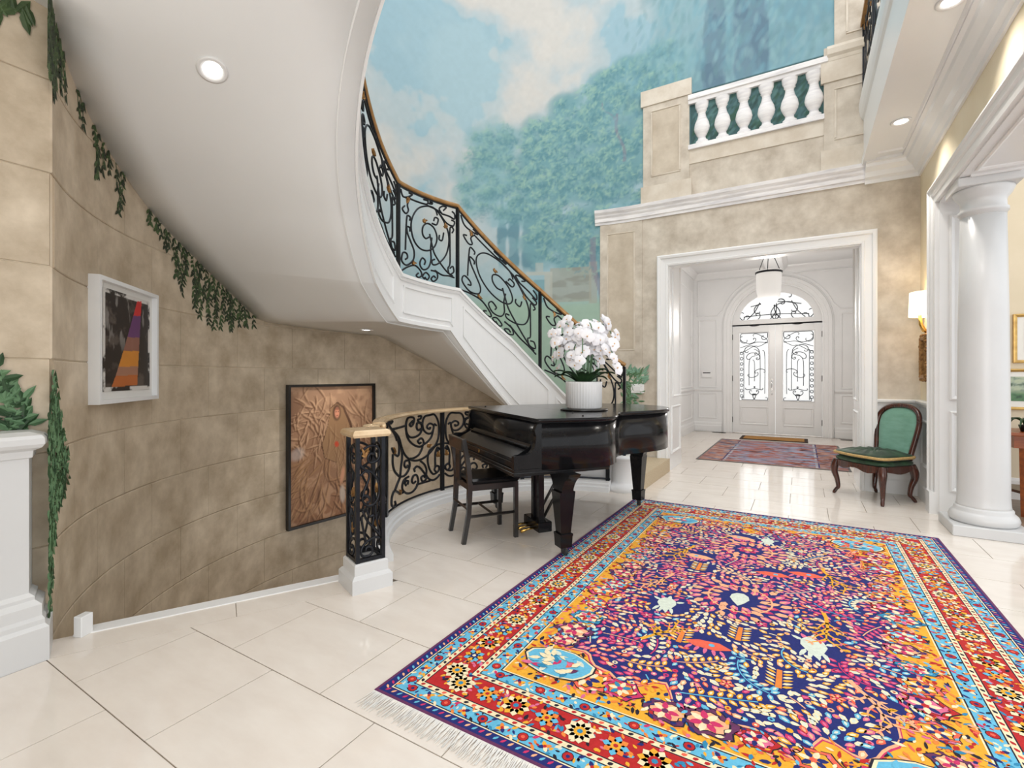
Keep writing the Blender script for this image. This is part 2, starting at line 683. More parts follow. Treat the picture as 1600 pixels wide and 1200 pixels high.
# flat left wall
mb = MB().box(XL - 0.2, -1.6, -0.3, XL - 0.008, 0.862, 5.2)
wall_flat = struct('wall_flat_left', mb, 'stone_joint')
for row in range(3, 15):
    z0 = Z0 + row * HC + 0.002
    for (y0, y1) in ((-1.5, -0.12), (-0.12, 0.862)) if row % 2 else ((-1.5, -0.6), (-0.6, 0.862)):
        mb = MB().box(XL - 0.01, y0 + 0.002, z0, XL, y1 - 0.002, z0 + HC - 0.004, bev=0.003)
        mk('stone_block', mb, 'stone_block', wall_flat)

# ------------------------------------------------------------------ entrance wall (flat part) with the opening
OX0, OX1, OZ = -1.52, 0.57, 2.73
YT = 7.33
mb = MB()
mb.box(WC[0], YB, -0.1, OX0, YT, 7.9)
mb.box(OX1, YB, -0.1, XR + 0.1, YT, 7.9)
mb.box(OX0, YB, OZ, OX1, YB + 0.13, 7.9)
wall_back = struct('wall_back', mb, 'plaster')


def along_wall(s):
    """s metres along the entrance wall: s>=0 flat part from x=-1.9, s<0 round part. returns point and inward normal"""
    if s >= 0:
        return (WC[0] + s, YB), (0, -1)
    a = 90 - math.degrees(s / RW)
    p = wallp(a)
    return p, (-math.cos(R_(a)), -math.sin(R_(a)))


def wall_strip(mb, s0, s1, prof, mi=0, ds=0.12, z=0.0):
    """moulding along the wall: prof (out,z)"""
    n = max(2, int(abs(s1 - s0) / ds) + 1)
    if s0 >= 0 and s1 >= 0:
        n = 2
    vs, fs = [], []
    m = len(prof)
    for s in np.linspace(s0, s1, n):
        p, nv = along_wall(float(s))
        for (o, zz) in prof:
            vs.append((p[0] + nv[0] * o, p[1] + nv[1] * o, z + zz))
    for i in range(n - 1):
        for k in range(m):
            k2 = (k + 1) % m
            fs.append((i * m + k, i * m + k2, (i + 1) * m + k2, (i + 1) * m + k))
    fs.append(tuple(range(m)))
    fs.append(tuple(range((n - 1) * m, n * m))[::-1])
    mb.add(vs, fs, mi)
    return mb


def slab(s0, s1, z0, z1, d, d0=0.0):
    return wall_strip(MB(), s0, s1, [(d0, z0), (d0, z1), (d, z1), (d, z0)])


def panel_relief(mb, s0, s1, z0, z1, w=0.022, d0=0.0, d=0.012, mi=0):
    """raised fillet round a rectangle on the wall"""
    for (a, b, c, e) in ((s0, s1, z0, z0 + w), (s0, s1, z1 - w, z1), (s0, s0 + w, z0 + w, z1 - w), (s1 - w, s1, z0 + w, z1 - w)):
        wall_strip(mb, a, b, [(d0, c), (d0, e), (d0 + d, e - 0.004), (d0 + d, c + 0.004)], mi)
    return mb


# ---------------- mural: painted garden canvas + painted architecture in low relief


def vnoise(shape, cells, seed):
    r = np.random.default_rng(seed)
    gy, gx = max(2, int(cells[0])) + 2, max(2, int(cells[1])) + 2
    g = r.random((gy, gx))
    y = np.linspace(0, gy - 2.001, shape[0])
    x = np.linspace(0, gx - 2.001, shape[1])
    yi, xi = y.astype(int), x.astype(int)
    fy, fx = (y - yi)[:, None], (x - xi)[None, :]
    fy, fx = fy * fy * (3 - 2 * fy), fx * fx * (3 - 2 * fx)
    a = g[yi][:, xi]
    b = g[yi][:, xi + 1]
    c = g[yi + 1][:, xi]
    d = g[yi + 1][:, xi + 1]
    return (a * (1 - fx) + b * fx) * (1 - fy) + (c * (1 - fx) + d * fx) * fy


def fbm(shape, base, seed, oct=5):
    out = np.zeros(shape)
    amp, tot = 1.0, 0.0
    for k in range(oct):
        out += amp * vnoise(shape, (base[0] * 2 ** k, base[1] * 2 ** k), seed + k)
        tot += amp
        amp *= 0.55
    return out / tot


def L3(r, g, b):
    return np.array(lin(r, g, b)[:3])


class Canvas:
    def __init__(self, s0, s1, z0, z1, step):
        self.s0, self.s1, self.z0, self.z1 = s0, s1, z0, z1
        self.nx = int((s1 - s0) / step) + 1
        self.ny = int((z1 - z0) / step) + 1
        self.S, self.Z = np.meshgrid(np.linspace(s0, s1, self.nx), np.linspace(z0, z1, self.ny))
        self.c = np.zeros((self.ny, self.nx, 3))
        self.dx = (s1 - s0) / (self.nx - 1)
        self.dz = (z1 - z0) / (self.ny - 1)

    def mix(self, mask, col):
        m = np.clip(mask, 0, 1)[..., None]
        self.c = self.c * (1 - m) + np.asarray(col) * m

    def blob(self, s, z, rs, rz, seed, rough=0.35, soft=0.15, cells=14):
        n = fbm((self.ny, self.nx), (cells, cells * self.nx / self.ny), seed, 4) - 0.5
        d = np.sqrt(((self.S - s) / rs) ** 2 + ((self.Z - z) / rz) ** 2) + n * rough * 2
        return np.clip((1 - d) / soft + 0.5, 0, 1)

    def dab(self, s, z, a, b, ang, col, op=0.8):
        r = max(a, b) * 1.3
        i0, i1 = int((s - r - self.s0) / self.dx), int((s + r - self.s0) / self.dx) + 2
        j0, j1 = int((z - r - self.z0) / self.dz), int((z + r - self.z0) / self.dz) + 2
        i0, j0, i1, j1 = max(i0, 0), max(j0, 0), min(i1, self.nx), min(j1, self.ny)
        if i1 <= i0 or j1 <= j0:
            return
        X = self.S[j0:j1, i0:i1] - s
        Y = self.Z[j0:j1, i0:i1] - z
        ca, sa = math.cos(ang), math.sin(ang)
        u, v = X * ca + Y * sa, -X * sa + Y * ca
        d = (u / a) ** 2 + (v / b) ** 2
        m = (np.clip(1.4 - d, 0, 1) * op)[..., None]
        self.c[j0:j1, i0:i1] = self.c[j0:j1, i0:i1] * (1 - m) + np.asarray(col) * m


MS0, MS1, MZ0, MZ1 = -6.0, 2.48, 0.2, 7.6
cv = Canvas(MS0, MS1, MZ0, MZ1, 0.0165)
sh = (cv.ny, cv.nx)
n1 = fbm(sh, (5, 6), 3, 6)
n2 = fbm(sh, (4, 5), 33, 6)
n3 = fbm(sh, (9, 10), 35, 5)


def soft(x, a, b):
    t = np.clip((x - a) / (b - a), 0, 1)
    return t * t * (3 - 2 * t)


# sky with soft cumulus clouds
cv.c[:] = L3(170, 200, 208)
cv.mix(soft(n2, 0.46, 0.60) * 0.7, L3(156, 191, 203))
bias = 0.10 * np.exp(-((cv.S + 0.9) / 1.3) ** 2 - ((cv.Z - 5.9) / 1.0) ** 2) + 0.09 * np.exp(-((cv.S + 2.9) / 1.3) ** 2 - ((cv.Z - 4.5) / 0.9) ** 2) - 0.10 * np.exp(-((cv.S + 2.3) / 0.8) ** 2 - ((cv.Z - 5.4) / 0.7) ** 2) - 0.06 * np.exp(-((cv.S + 3.4) / 0.7) ** 2 - ((cv.Z - 6.0) / 0.7) ** 2)
cl = n1 * 0.75 + n3 * 0.25 + bias
cv.mix(soft(cl, 0.47, 0.60) * 0.9, L3(209, 211, 207))
cv.mix(soft(cl, 0.56, 0.66) * 0.8, L3(219, 215, 206))
cv.mix(soft(cl, 0.47, 0.50) * (1 - soft(cl, 0.50, 0.56)) * 0.25, L3(222, 216, 206))
cv.mix(np.clip((3.6 - cv.Z) / 1.8, 0, 0.7), L3(158, 194, 202))
# far foliage, top right
ft = soft(cv.S + 0.55 - (cv.Z - 4.9) * 0.35 + (n1 - 0.5) * 2.2 + (n3 - 0.5) * 1.0, -0.1, 0.5) * soft(cv.Z, 3.8, 4.6)
cv.mix(ft * 0.85, L3(130, 172, 182))
cv.mix(ft * soft(n3, 0.45, 0.62) * 0.65, L3(104, 150, 164))
cv.mix(ft * soft(n2, 0.5, 0.65) * 0.5, L3(146, 188, 196))
# grass, garden wall, gate
gr = soft(2.50 - cv.Z + (n3 - 0.5) * 0.2, 0, 0.25)
cv.mix(gr * 0.9, L3(170, 198, 176))
cv.mix(gr * soft(n2, 0.48, 0.62) * 0.6, L3(136, 176, 150))
# cypresses
shade = fbm(sh, (40, 50), 90, 3)
for (s, zc, zb_, w) in ((-1.98, 3.92, 2.80, 0.07), (-1.82, 4.02, 2.80, 0.08), (-1.58, 3.80, 2.75, 0.11), (0.95, 6.5, 4.6, 0.15), (1.36, 6.6, 4.7, 0.20)):
    h = zc - zb_
    m = soft(w * np.clip((zc - cv.Z) / h * 2.2, 0, 1) ** 0.6 - np.abs(cv.S - s) + (shade - 0.5) * 0.06, -0.01, 0.025) * soft(cv.Z, zb_, zb_ + 0.12) * (1 - soft(cv.Z, zc - 0.06, zc))
    cv.mix(m * 0.75, L3(104, 154, 166) if s < 0 else L3(104, 134, 152))
    cv.mix(m * soft(shade, 0.5, 0.62) * 0.5, L3(82, 130, 146) if s < 0 else L3(84, 114, 136))
rl = np.random.default_rng(5)
# trees as clumps of leaves, lit from the upper left
trees = [(-2.10, 4.62, 0.30, 0.30, 0), (-2.20, 4.20, 0.42, 0.28, 0), (-2.05, 3.85, 0.60, 0.30, 0), (-1.35, 4.70, 0.34, 0.30, 1), (-0.75, 5.05, 0.50, 0.34, 1), (-0.25, 5.25, 0.45, 0.36, 1),
         (-1.40, 4.20, 0.42, 0.36, 1), (-0.75, 4.50, 0.70, 0.40, 1), (-1.15, 3.75, 0.72, 0.42, 1), (-0.55, 3.95, 0.55, 0.55, 1), (-1.15, 3.20, 0.52, 0.40, 1), (-0.70, 3.10, 0.42, 0.42, 1), (-0.15, 4.55, 0.45, 0.60, 1), (0.25, 5.35, 0.4, 0.35, 0)]
for k in range(420):
    s, z, a, b, t = trees[k % len(trees)]
    an, rr_ = rl.random() * 2 * PI, math.sqrt(rl.random())
    cv.dab(s + a * rr_ * math.cos(an), z + b * rr_ * math.sin(an), 0.17, 0.13, rl.random(), L3(138, 182, 188) if t == 0 else L3(118, 166, 172), 0.38 if t == 0 else 0.5)
for k in range(330):
    s, z, a, b, t = trees[rl.integers(0, len(trees))]
    an, rr_ = rl.random() * 2 * PI, math.sqrt(rl.random())
    cs, cz = s + a * 1.05 * rr_ * math.cos(an), z + b * 1.05 * rr_ * math.sin(an)
    r0 = rl.uniform(0.07, 0.13)
    cv.dab(cs + 0.03, cz - 0.04, r0, r0 * 0.7, 0.2, L3(94, 146, 158), 0.30 if t else 0.14)
    for q in range(26):
        lx, lz = rl.normal(0, r0 * 0.55), rl.normal(0, r0 * 0.45)
        lit = (lz - lx * 0.6) / r0 + rl.normal(0, 0.4)
        col = L3(156, 194, 178) if lit > 0.5 else (L3(128, 174, 172) if lit > -0.2 else L3(92, 144, 154))
        cv.dab(cs + lx, cz + lz, 0.034, 0.014, rl.random() * PI, col, 0.55 if t else 0.25)
gw = ((cv.S > -1.28) & (cv.S < -0.68) & (cv.Z > 2.34) & (cv.Z < 2.84)).astype(float)
cv.mix(gw * 0.75, L3(172, 174, 160))
cv.mix(gw * soft(fbm(sh, (90, 40), 101, 2), 0.48, 0.6) * 0.5, L3(140, 142, 130))
cv.mix(((cv.S > -0.72) & (cv.S < -0.60) & (cv.Z > 2.30) & (cv.Z < 2.90)) * 0.7, L3(176, 178, 164))
cv.mix(((cv.S > -1.36) & (cv.S < -1.24) & (cv.Z > 2.34) & (cv.Z < 2.76)) * 0.8, L3(190, 194, 182))
cv.mix(((cv.S > -1.62) & (cv.S < -1.24) & (cv.Z > 2.73) & (cv.Z < 2.78)) * 0.8, L3(194, 198, 186))
cv.mix(((cv.S > -1.50) & (cv.S < -1.38) & (cv.Z > 2.78) & (cv.Z < 2.92)) * 0.5, L3(194, 198, 186))
cv.mix(soft(0.09 - np.abs(cv.S + 1.44), 0, 0.02) * ((cv.Z > 2.34) & (cv.Z < 2.67)) * 0.7, L3(116, 164, 172))
for (sa, za, sb, zb_, w) in ((-0.52, 2.1, -0.68, 3.25, 0.05), (-0.22, 4.25, -0.34, 4.95, 0.028), (-0.36, 4.85, -0.55, 5.15, 0.018)):
    t = np.clip((cv.Z - za) / (zb_ - za), 0, 1)
    m = soft(w - np.abs(cv.S - (sa + (sb - sa) * t + 0.03 * np.sin(t * 7))), 0, 0.015) * ((cv.Z > za) & (cv.Z < zb_))
    cv.mix(m * 0.65, L3(138, 134, 150))
for k in range(900):
    s, z, a, b, t = trees[rl.integers(3, 13)]
    an, rr_ = rl.random() * 2 * PI, math.sqrt(rl.random())
    cv.dab(s + a * rr_ * math.cos(an), z + b * rr_ * math.sin(an), 0.034, 0.013, rl.random() * PI, [L3(160, 198, 180), L3(104, 156, 164), L3(134, 178, 184)][rl.integers(0, 3)], 0.5)
for k in range(1600):
    ps, pz = -0.9 + 3.4 * rl.random(), 4.7 + 2.9 * rl.random()
    if ps < -0.35 + (pz - 4.9) * 0.35 + rl.normal(0, 0.15):
        continue
    cv.dab(ps, pz, 0.08, 0.028, 0.9 + rl.random(), [L3(128, 178, 192), L3(108, 158, 174), L3(148, 188, 192), L3(112, 154, 158)][rl.integers(0, 4)], 0.28)
# deep hedge behind the painted balusters
hd = ((cv.S > 0.66) & (cv.S < 2.12) & (cv.Z > 4.15) & (cv.Z < 4.95)).astype(float)
cv.mix(hd, L3(56, 92, 94))
for k in range(700):
    cv.dab(0.70 + 1.38 * rl.random(), 4.2 + 0.68 * rl.random(), 0.05, 0.018, 0.5 + rl.random() * 0.8, [L3(90, 132, 130), L3(38, 70, 66), L3(76, 114, 118), L3(48, 88, 64)][rl.integers(0, 4)], 0.65)
cv.c *= (0.97 + 0.08 * fbm(sh, (120, 150), 200, 2))[..., None] * 0.84 * np.array([1.0, 1.0, 1.03])

mural = thing('garden_mural', 'blue painted garden mural with clouds, trees and white balusters on the curved wall', 'mural')
pts = []
for i in range(cv.nx):
    p, nv = along_wall(float(cv.S[0, i]))
    pts.append((p[0] + nv[0] * 0.004, p[1] + nv[1] * 0.004))
pts = np.array(pts)
V = np.zeros((cv.ny, cv.nx, 3))
V[..., 0] = pts[None, :, 0]
V[..., 1] = pts[None, :, 1]
V[..., 2] = cv.Z
CORN_S = -0.63
stair_z = np.array([itp(90 - math.degrees(s / RW) if s < 0 else 90, _wa, [zbo(d) + 0.03 for d in _sd]) if s < -0.1 else 0.2 for s in cv.S[0]])
keep = np.ones((cv.ny - 1, cv.nx - 1), bool)
Sc, Zc = cv.S[:-1, :-1], cv.Z[:-1, :-1]
keep &= ~((Sc > CORN_S + 0.08) & (Zc < 3.45))
keep &= Zc > stair_z[None, :-1]
jj, ii = np.nonzero(keep)
nxn = cv.nx
F = np.stack([jj * nxn + ii, jj * nxn + ii + 1, (jj + 1) * nxn + ii + 1, (jj + 1) * nxn + ii], 1)


def grid_mesh(name, V, F, C, mat, parent):
    used = np.unique(F)
    remap = -np.ones(V.shape[0], int)
    remap[used] = np.arange(len(used))
    me = bpy.data.meshes.new(name)
    Vu = V[used]
    Fu = remap[F]
    me.vertices.add(len(Vu))
    me.vertices.foreach_set('co', Vu.astype(np.float32).ravel())
    nf, k = Fu.shape
    me.loops.add(nf * k)
    me.loops.foreach_set('vertex_index', Fu.astype(np.int32).ravel())
    me.polygons.add(nf)
    me.polygons.foreach_set('loop_start', np.arange(0, nf * k, k, dtype=np.int32))
    me.polygons.foreach_set('loop_total', np.full(nf, k, dtype=np.int32))
    me.polygons.foreach_set('use_smooth', np.ones(nf, dtype=bool))
    me.update(calc_edges=True)
    at = me.color_attributes.new('paint', 'FLOAT_COLOR', 'POINT')
    cc = np.ones((len(Vu), 4), np.float32)
    cc[:, :3] = np.clip(C[used], 0, 1)
    at.data.foreach_set('color', cc.ravel())
    me.materials.append(MATS[mat])
    o = bpy.data.objects.new(name, me)
    COL.objects.link(o)
    o.parent = parent
    return o


grid_mesh('painted_canvas', V.reshape(-1, 3), F, cv.c.reshape(-1, 3), 'mural_paint', mural)

# painted cornice over the entrance wall
corn = [(0.003, 3.40), (0.02, 3.40), (0.022, 3.43), (0.035, 3.44), (0.035, 3.485), (0.05, 3.51), (0.055, 3.53), (0.075, 3.56), (0.08, 3.60), (0.003, 3.61)]
mb = wall_strip(MB(), CORN_S, 2.515, corn, 0, 0.08)
mk('cornice', mb, 'painted_marble', mural)


def relief(name, s0, s1, z0, z1, d, mat, d0=0.003, par=None):
    return mk(name, slab(s0, s1, z0, z1, d, d0), mat, par or mural)


# pilaster below the cornice (left end of the painted architecture)
relief('pilaster', -0.56, 0.03, 0.25, 3.40, 0.012, 'plaster')
mk('pilaster_panel', panel_relief(MB(), -0.46, -0.07, 1.62, 3.27, 0.018, 0.012, 0.008), 'plaster_edge', mural)
relief('pilaster_field', -0.44, -0.09, 1.64, 3.25, 0.014, 'plaster_dark', 0.012)
relief('pilaster_foot', -0.60, 0.06, 1.18, 1.30, 0.025, 'plaster_edge')
# left pedestal above the cornice
relief('painted_pedestal', 0.05, 0.65, 3.61, 5.10, 0.030, 'plaster')
relief('painted_pedestal_cap', 0.02, 0.68, 4.92, 5.13, 0.045, 'plaster_edge')
relief('painted_pedestal_base', 0.02, 0.68, 3.61, 3.83, 0.042, 'plaster_edge')
mk('painted_pedestal_panel', panel_relief(MB(), 0.16, 0.54, 3.95, 4.84, 0.018, 0.03, 0.010), 'plaster_edge', mural)
relief('painted_pedestal_field', 0.18, 0.52, 3.97, 4.82, 0.032, 'plaster_dark', 0.03)
# dado between the pedestals
relief('dado', 0.64, 2.125, 3.61, 4.20, 0.014, 'plaster')
relief('dado_band', 0.64, 2.125, 4.02, 4.20, 0.024, 'plaster_edge')
# balustrade rails
mk('baluster_plinth', wall_strip(MB(), 0.64, 2.125, [(0.003, 4.20), (0.003, 4.26), (0.045, 4.26), (0.05, 4.21), (0.05, 4.20)]), 'painted_marble', mural)
mk('baluster_rail', wall_strip(MB(), 0.64, 2.16, [(0.003, 4.79), (0.04, 4.79), (0.045, 4.83), (0.06, 4.84), (0.06, 4.90), (0.003, 4.91)]), 'painted_marble', mural)
bal = [(0.075, 0.0), (0.075, 0.03), (0.05, 0.05), (0.045, 0.08), (0.06, 0.10), (0.088, 0.16), (0.096, 0.20), (0.085, 0.26), (0.055, 0.33), (0.045, 0.38), (0.05, 0.40), (0.062, 0.41), (0.06, 0.43), (0.072, 0.45), (0.08, 0.48), (0.085, 0.53)]
bal_me = None
for k in range(6):
    x = WC[0] + 0.80 + k * 0.245
    if bal_me is None:
        m0 = MB()
        vs, fs = [], []
        nseg = 10
        for (r, z) in bal:
            for i in range(nseg + 1):
                a = PI + PI * i / nseg
                vs.append((r * math.cos(a), r * 0.55 * math.sin(a), z))
        for q in range(len(bal) - 1):
            for i in range(nseg):
                fs.append((q * (nseg + 1) + i, q * (nseg + 1) + i + 1, (q + 1) * (nseg + 1) + i + 1, (q + 1) * (nseg + 1) + i))
        m0.add(vs, fs, 0, None, True)
        o = mk('baluster', m0, 'painted_marble', mural)
        bal_me = o.data
    else:
        o = link_mesh('baluster', bal_me, mural)
    o.location = (x, YB - 0.005, 4.26)
# right pilaster
relief('end_pedestal', 2.12, 2.50, 3.61, 5.00, 0.036, 'plaster')
relief('end_pedestal_base', 2.09, 2.50, 3.61, 3.83, 0.048, 'plaster_edge')
relief('end_pedestal_cap', 2.09, 2.50, 4.60, 4.83, 0.048, 'plaster_edge')
mk('end_pedestal_panel', panel_relief(MB(), 2.22, 2.60, 3.93, 4.52, 0.02, 0.036, 0.010), 'plaster_edge', mural)
mk('end_cornice', wall_strip(MB(), 2.15, 2.50, [(0.003, 4.83), (0.05, 4.83), (0.055, 4.87), (0.075, 4.90), (0.08, 4.96), (0.06, 5.0), (0.003, 5.02)]), 'plaster_edge', mural)
relief('end_pilaster', 2.22, 2.9, 5.0, 7.8, 0.02, 'plaster')
mk('end_pilaster_panel', panel_relief(MB(), 2.33, 2.9, 5.10, 7.8, 0.02, 0.02, 0.010), 'plaster_edge', mural)

# ------------------------------------------------------------------ casing of the opening, reveal panels
MBACK = axes((0, YB, 0), (1, 0, 0), (0, 0, 1), (0, -1, 0))
CAS = [(0, 0), (0, 0.03), (-0.025, 0.035), (-0.03, 0.028), (-0.09, 0.034), (-0.10, 0.05), (-0.125, 0.055), (-0.14, 0.05), (-0.14, 0)]
mb = MB().sweep([(OX0, 0), (OX0, OZ), (OX1, OZ), (OX1, 0)], CAS, False, 0, MBACK)
struct('trim_1', mb, 'white')
FR = [(0, 0), (0.0, 0.012), (0.012, 0.018), (0.03, 0.008), (0.035, 0)]


def wall_panels(name, M, rects, parent, mat='white'):
    for (x0, y0, x1, y1) in rects:
        mb = MB().rect_frame(x1 - x0, y1 - y0, FR, 0, M, x0, y0)
        mk(name, mb, mat, parent)


jl = MB().box(OX0 - 0.002, YB + 0.004, 0, OX0 + 0.012, YT + 0.01, 3.60)
jl = struct('trim_2', jl, 'white')
wall_panels('panel_moulding', axes((OX0 + 0.012, YB, 0), (0, 1, 0), (0, 0, 1), (1, 0, 0)), [(0.10, 0.22, 0.64, 0.86), (0.16, 0.98, 0.64, 2.90)], jl)
jr = MB().box(OX1 - 0.012, YB + 0.004, 0, OX1 + 0.002, YT + 0.01, 3.60)
jr = struct('trim_3', jr, 'white')
wall_panels('panel_moulding', axes((OX1 - 0.012, YB, 0), (0, 1, 0), (0, 0, 1), (-1, 0, 0)), [(0.10, 0.22, 0.64, 0.86), (0.16, 0.98, 0.64, 2.90)], jr)
mb = MB().box(OX0, YB - 0.002, OZ - 0.012, OX1, YB + 0.135, OZ + 0.002)
struct('trim_4', mb, 'white')

# ------------------------------------------------------------------ vestibule
VX0, VX1, VY, VZ = -2.14, 1.18, 11.8, 3.60
mb = MB().box(VX0 - 0.15, YT, 0, VX0, VY + 0.2, VZ + 0.1)
wvl = struct('wall_vestibule_left', mb, 'white')
mb = MB().box(VX1, YT, 0, VX1 + 0.15, VY + 0.2, VZ + 0.1)
wvr = struct('wall_vestibule_right', mb, 'white')
mb = MB().box(VX0, YT, 0, OX0 - 0.002, YT + 0.03, VZ)
mb.box(OX1 + 0.002, YT, 0, VX1, YT + 0.03, VZ)
struct('wall_vestibule_front', mb, 'white')
DX0, DX1, DZ = -1.33, 0.37, 2.37
DC = (DX0 + DX1) / 2
AR = (DX1 - DX0) / 2
mb = MB()
mb.box(VX0, VY, 0, DX0, VY + 0.2, VZ)
mb.box(DX1, VY, 0, VX1, VY + 0.2, VZ)
arc = [(DC + AR * math.cos(a), DZ + AR * math.sin(a)) for a in np.linspace(PI, 0, 25)]
for i in range(24):
    (xa, za), (xb, zb_) = arc[i], arc[i + 1]
    vs = [(xa, VY, za), (xb, VY, zb_), (xb, VY, VZ), (xa, VY, VZ), (xa, VY + 0.2, za), (xb, VY + 0.2, zb_), (xb, VY + 0.2, VZ), (xa, VY + 0.2, VZ)]
    mb.add(vs, [(0, 1, 2, 3), (7, 6, 5, 4), (0, 4, 5, 1), (1, 5, 6, 2), (2, 6, 7, 3), (3, 7, 4, 0)])
wve = struct('wall_entry', mb, 'white')
MV = axes((0, VY, 0), (1, 0, 0), (0, 0, 1), (0, -1, 0))
mb = MB().sweep([(DX0, 0), (DX0, DZ)] + arc[1:-1] + [(DX1, DZ), (DX1, 0)], [(0, 0), (0, 0.03), (-0.03, 0.03), (-0.035, 0.045), (-0.10, 0.045), (-0.11, 0.06), (-0.17, 0.06), (-0.18, 0.03), (-0.20, 0.025), (-0.21, 0)], False, 0, MV)
struct('trim_5', mb, 'white')
wall_panels('panel_moulding', MV, [(-2.04, 0.30, -1.64, 0.88), (-2.04, 1.0, -1.64, 2.55), (0.68, 0.30, 1.08, 0.88), (0.68, 1.0, 1.08, 2.55)], wve)
for sg in (-1, 1):
    pth = [(DC + sg * 1.16, 2.65)] + [(DC + sg * 1.12 * math.cos(a), DZ + 1.12 * math.sin(a)) for a in np.linspace(0.35, 1.20, 10)] + [(DC + sg * 0.55, 3.42), (DC + sg * 1.56, 3.42), (DC + sg * 1.56, 2.65)]
    mb = MB().sweep(pth if sg < 0 else pth[::-1], FR, True, 0, MV)
    mk('spandrel_moulding', mb, 'white', wve)
for (M, wp) in ((axes((VX0, YT, 0), (0, 1, 0), (0, 0, 1), (1, 0, 0)), wvl), (axes((VX1, YT, 0), (0, 1, 0), (0, 0, 1), (-1, 0, 0)), wvr)):
    rs = []
    for (a, b) in ((0.25, 1.0), (2.75, 4.2)):
        rs += [(a, 0.30, b, 0.88), (a, 1.0, b, 3.2)]
    wall_panels('panel_moulding', M, rs, wp)
    mb = MB().sweep([(1.2, 0), (1.2, 2.45), (2.5, 2.45), (2.5, 0)], CAS, False, 0, M)
    mb.box(1.2, 0.0, -0.005, 2.5, 2.45, 0.006, 0, M)
    mk('door_casing', mb, 'white', wp)
BASEP = [(0, 0), (0.025, 0), (0.025, 0.13), (0.018, 0.15), (0.018, 0.19), (0.008, 0.22), (0, 0.22)]
mb = MB().sweep([(VX0, YT + 0.03), (VX0, VY), (DX0 - 0.21, VY)], BASEP)
struct('baseboard_vestibule_left', mb, 'white')
mb = MB().sweep([(DX1 + 0.21, VY), (VX1, VY), (VX1, YT + 0.03)], BASEP)
struct('baseboard_vestibule_right', mb, 'white')
CHAIRP = [(0, 0.92), (0.02, 0.92), (0.035, 0.95), (0.035, 0.97), (0, 0.975)]
mb = MB().sweep([(VX0, YT + 0.03), (VX0, VY), (DX0 - 0.21, VY)], CHAIRP)
mb.sweep([(DX1 + 0.21, VY), (VX1, VY), (VX1, YT + 0.03)], CHAIRP)
struct('trim_6', mb, 'white')
mb = MB().box(VX0 - 0.1, YT - 0.0, VZ, VX1 + 0.1, VY + 0.2, VZ + 0.08)
mb.box(OX0, YB + 0.13, VZ, OX1, YT, VZ + 0.08)
ceil = struct('ceiling', mb, 'white')
for (x0, y0, x1, y1) in ((DC - 0.14, YT + 0.03, DC + 0.14, VY), (VX0, 9.45, DC - 0.14, 9.70), (DC + 0.14, 9.45, VX1, 9.70)):
    mb = MB().box(x0, y0, VZ - 0.13, x1, y1, VZ)
    mk('ceiling_beam', mb, 'white', ceil)
CROWN = [(0, -0.02), (0.02, -0.02), (0.03, -0.0), (0.05, 0.03), (0.09, 0.07), (0.10, 0.10), (0.0, 0.10)]
for (x0, y0, x1, y1) in ((VX0, YT + 0.03, DC - 0.14, 9.45), (DC + 0.14, YT + 0.03, VX1, 9.45), (VX0, 9.70, DC - 0.14, VY), (DC + 0.14, 9.70, VX1, VY)):
    mb = MB().sweep([(x0, y0, VZ - 0.1), (x0, y1, VZ - 0.1), (x1, y1, VZ - 0.1), (x1, y0, VZ - 0.1)], CROWN, True)
    mk('coffer_moulding', mb, 'white', ceil)

# ------------------------------------------------------------------ scroll helpers


def scroll2d(A, B, tA=1.0, tB=1.0, mid=0.15, flip=False, sig=0.13, n=44):
    s = np.linspace(0, 1, n)
    k = 2 * PI * (tA / sig * np.exp(-s / sig) + tB / sig * np.exp(-(1 - s) / sig) + mid)
    ds = s[1] - s[0]
    ph = np.cumsum(k) * ds
    z = np.cumsum(np.exp(1j * ph)) * ds
    z = z - z[0]
    if flip:
        z = np.conj(z)
    a, b = complex(*A), complex(*B)
    z = a + z * (b - a) / z[-1]
    return np.stack([z.real, z.imag], 1)


def spiral2d(c, r0, r1, a0, turns, n=None, sy=1.0):
    n = n or max(10, int(abs(turns) * 26))
    t = np.linspace(0, 1, n)
    a = R_(a0) + 2 * PI * turns * t
    r = r0 + (r1 - r0) * t ** 0.85
    return np.stack([c[0] + r * np.cos(a), c[1] + sy * r * np.sin(a)], 1)


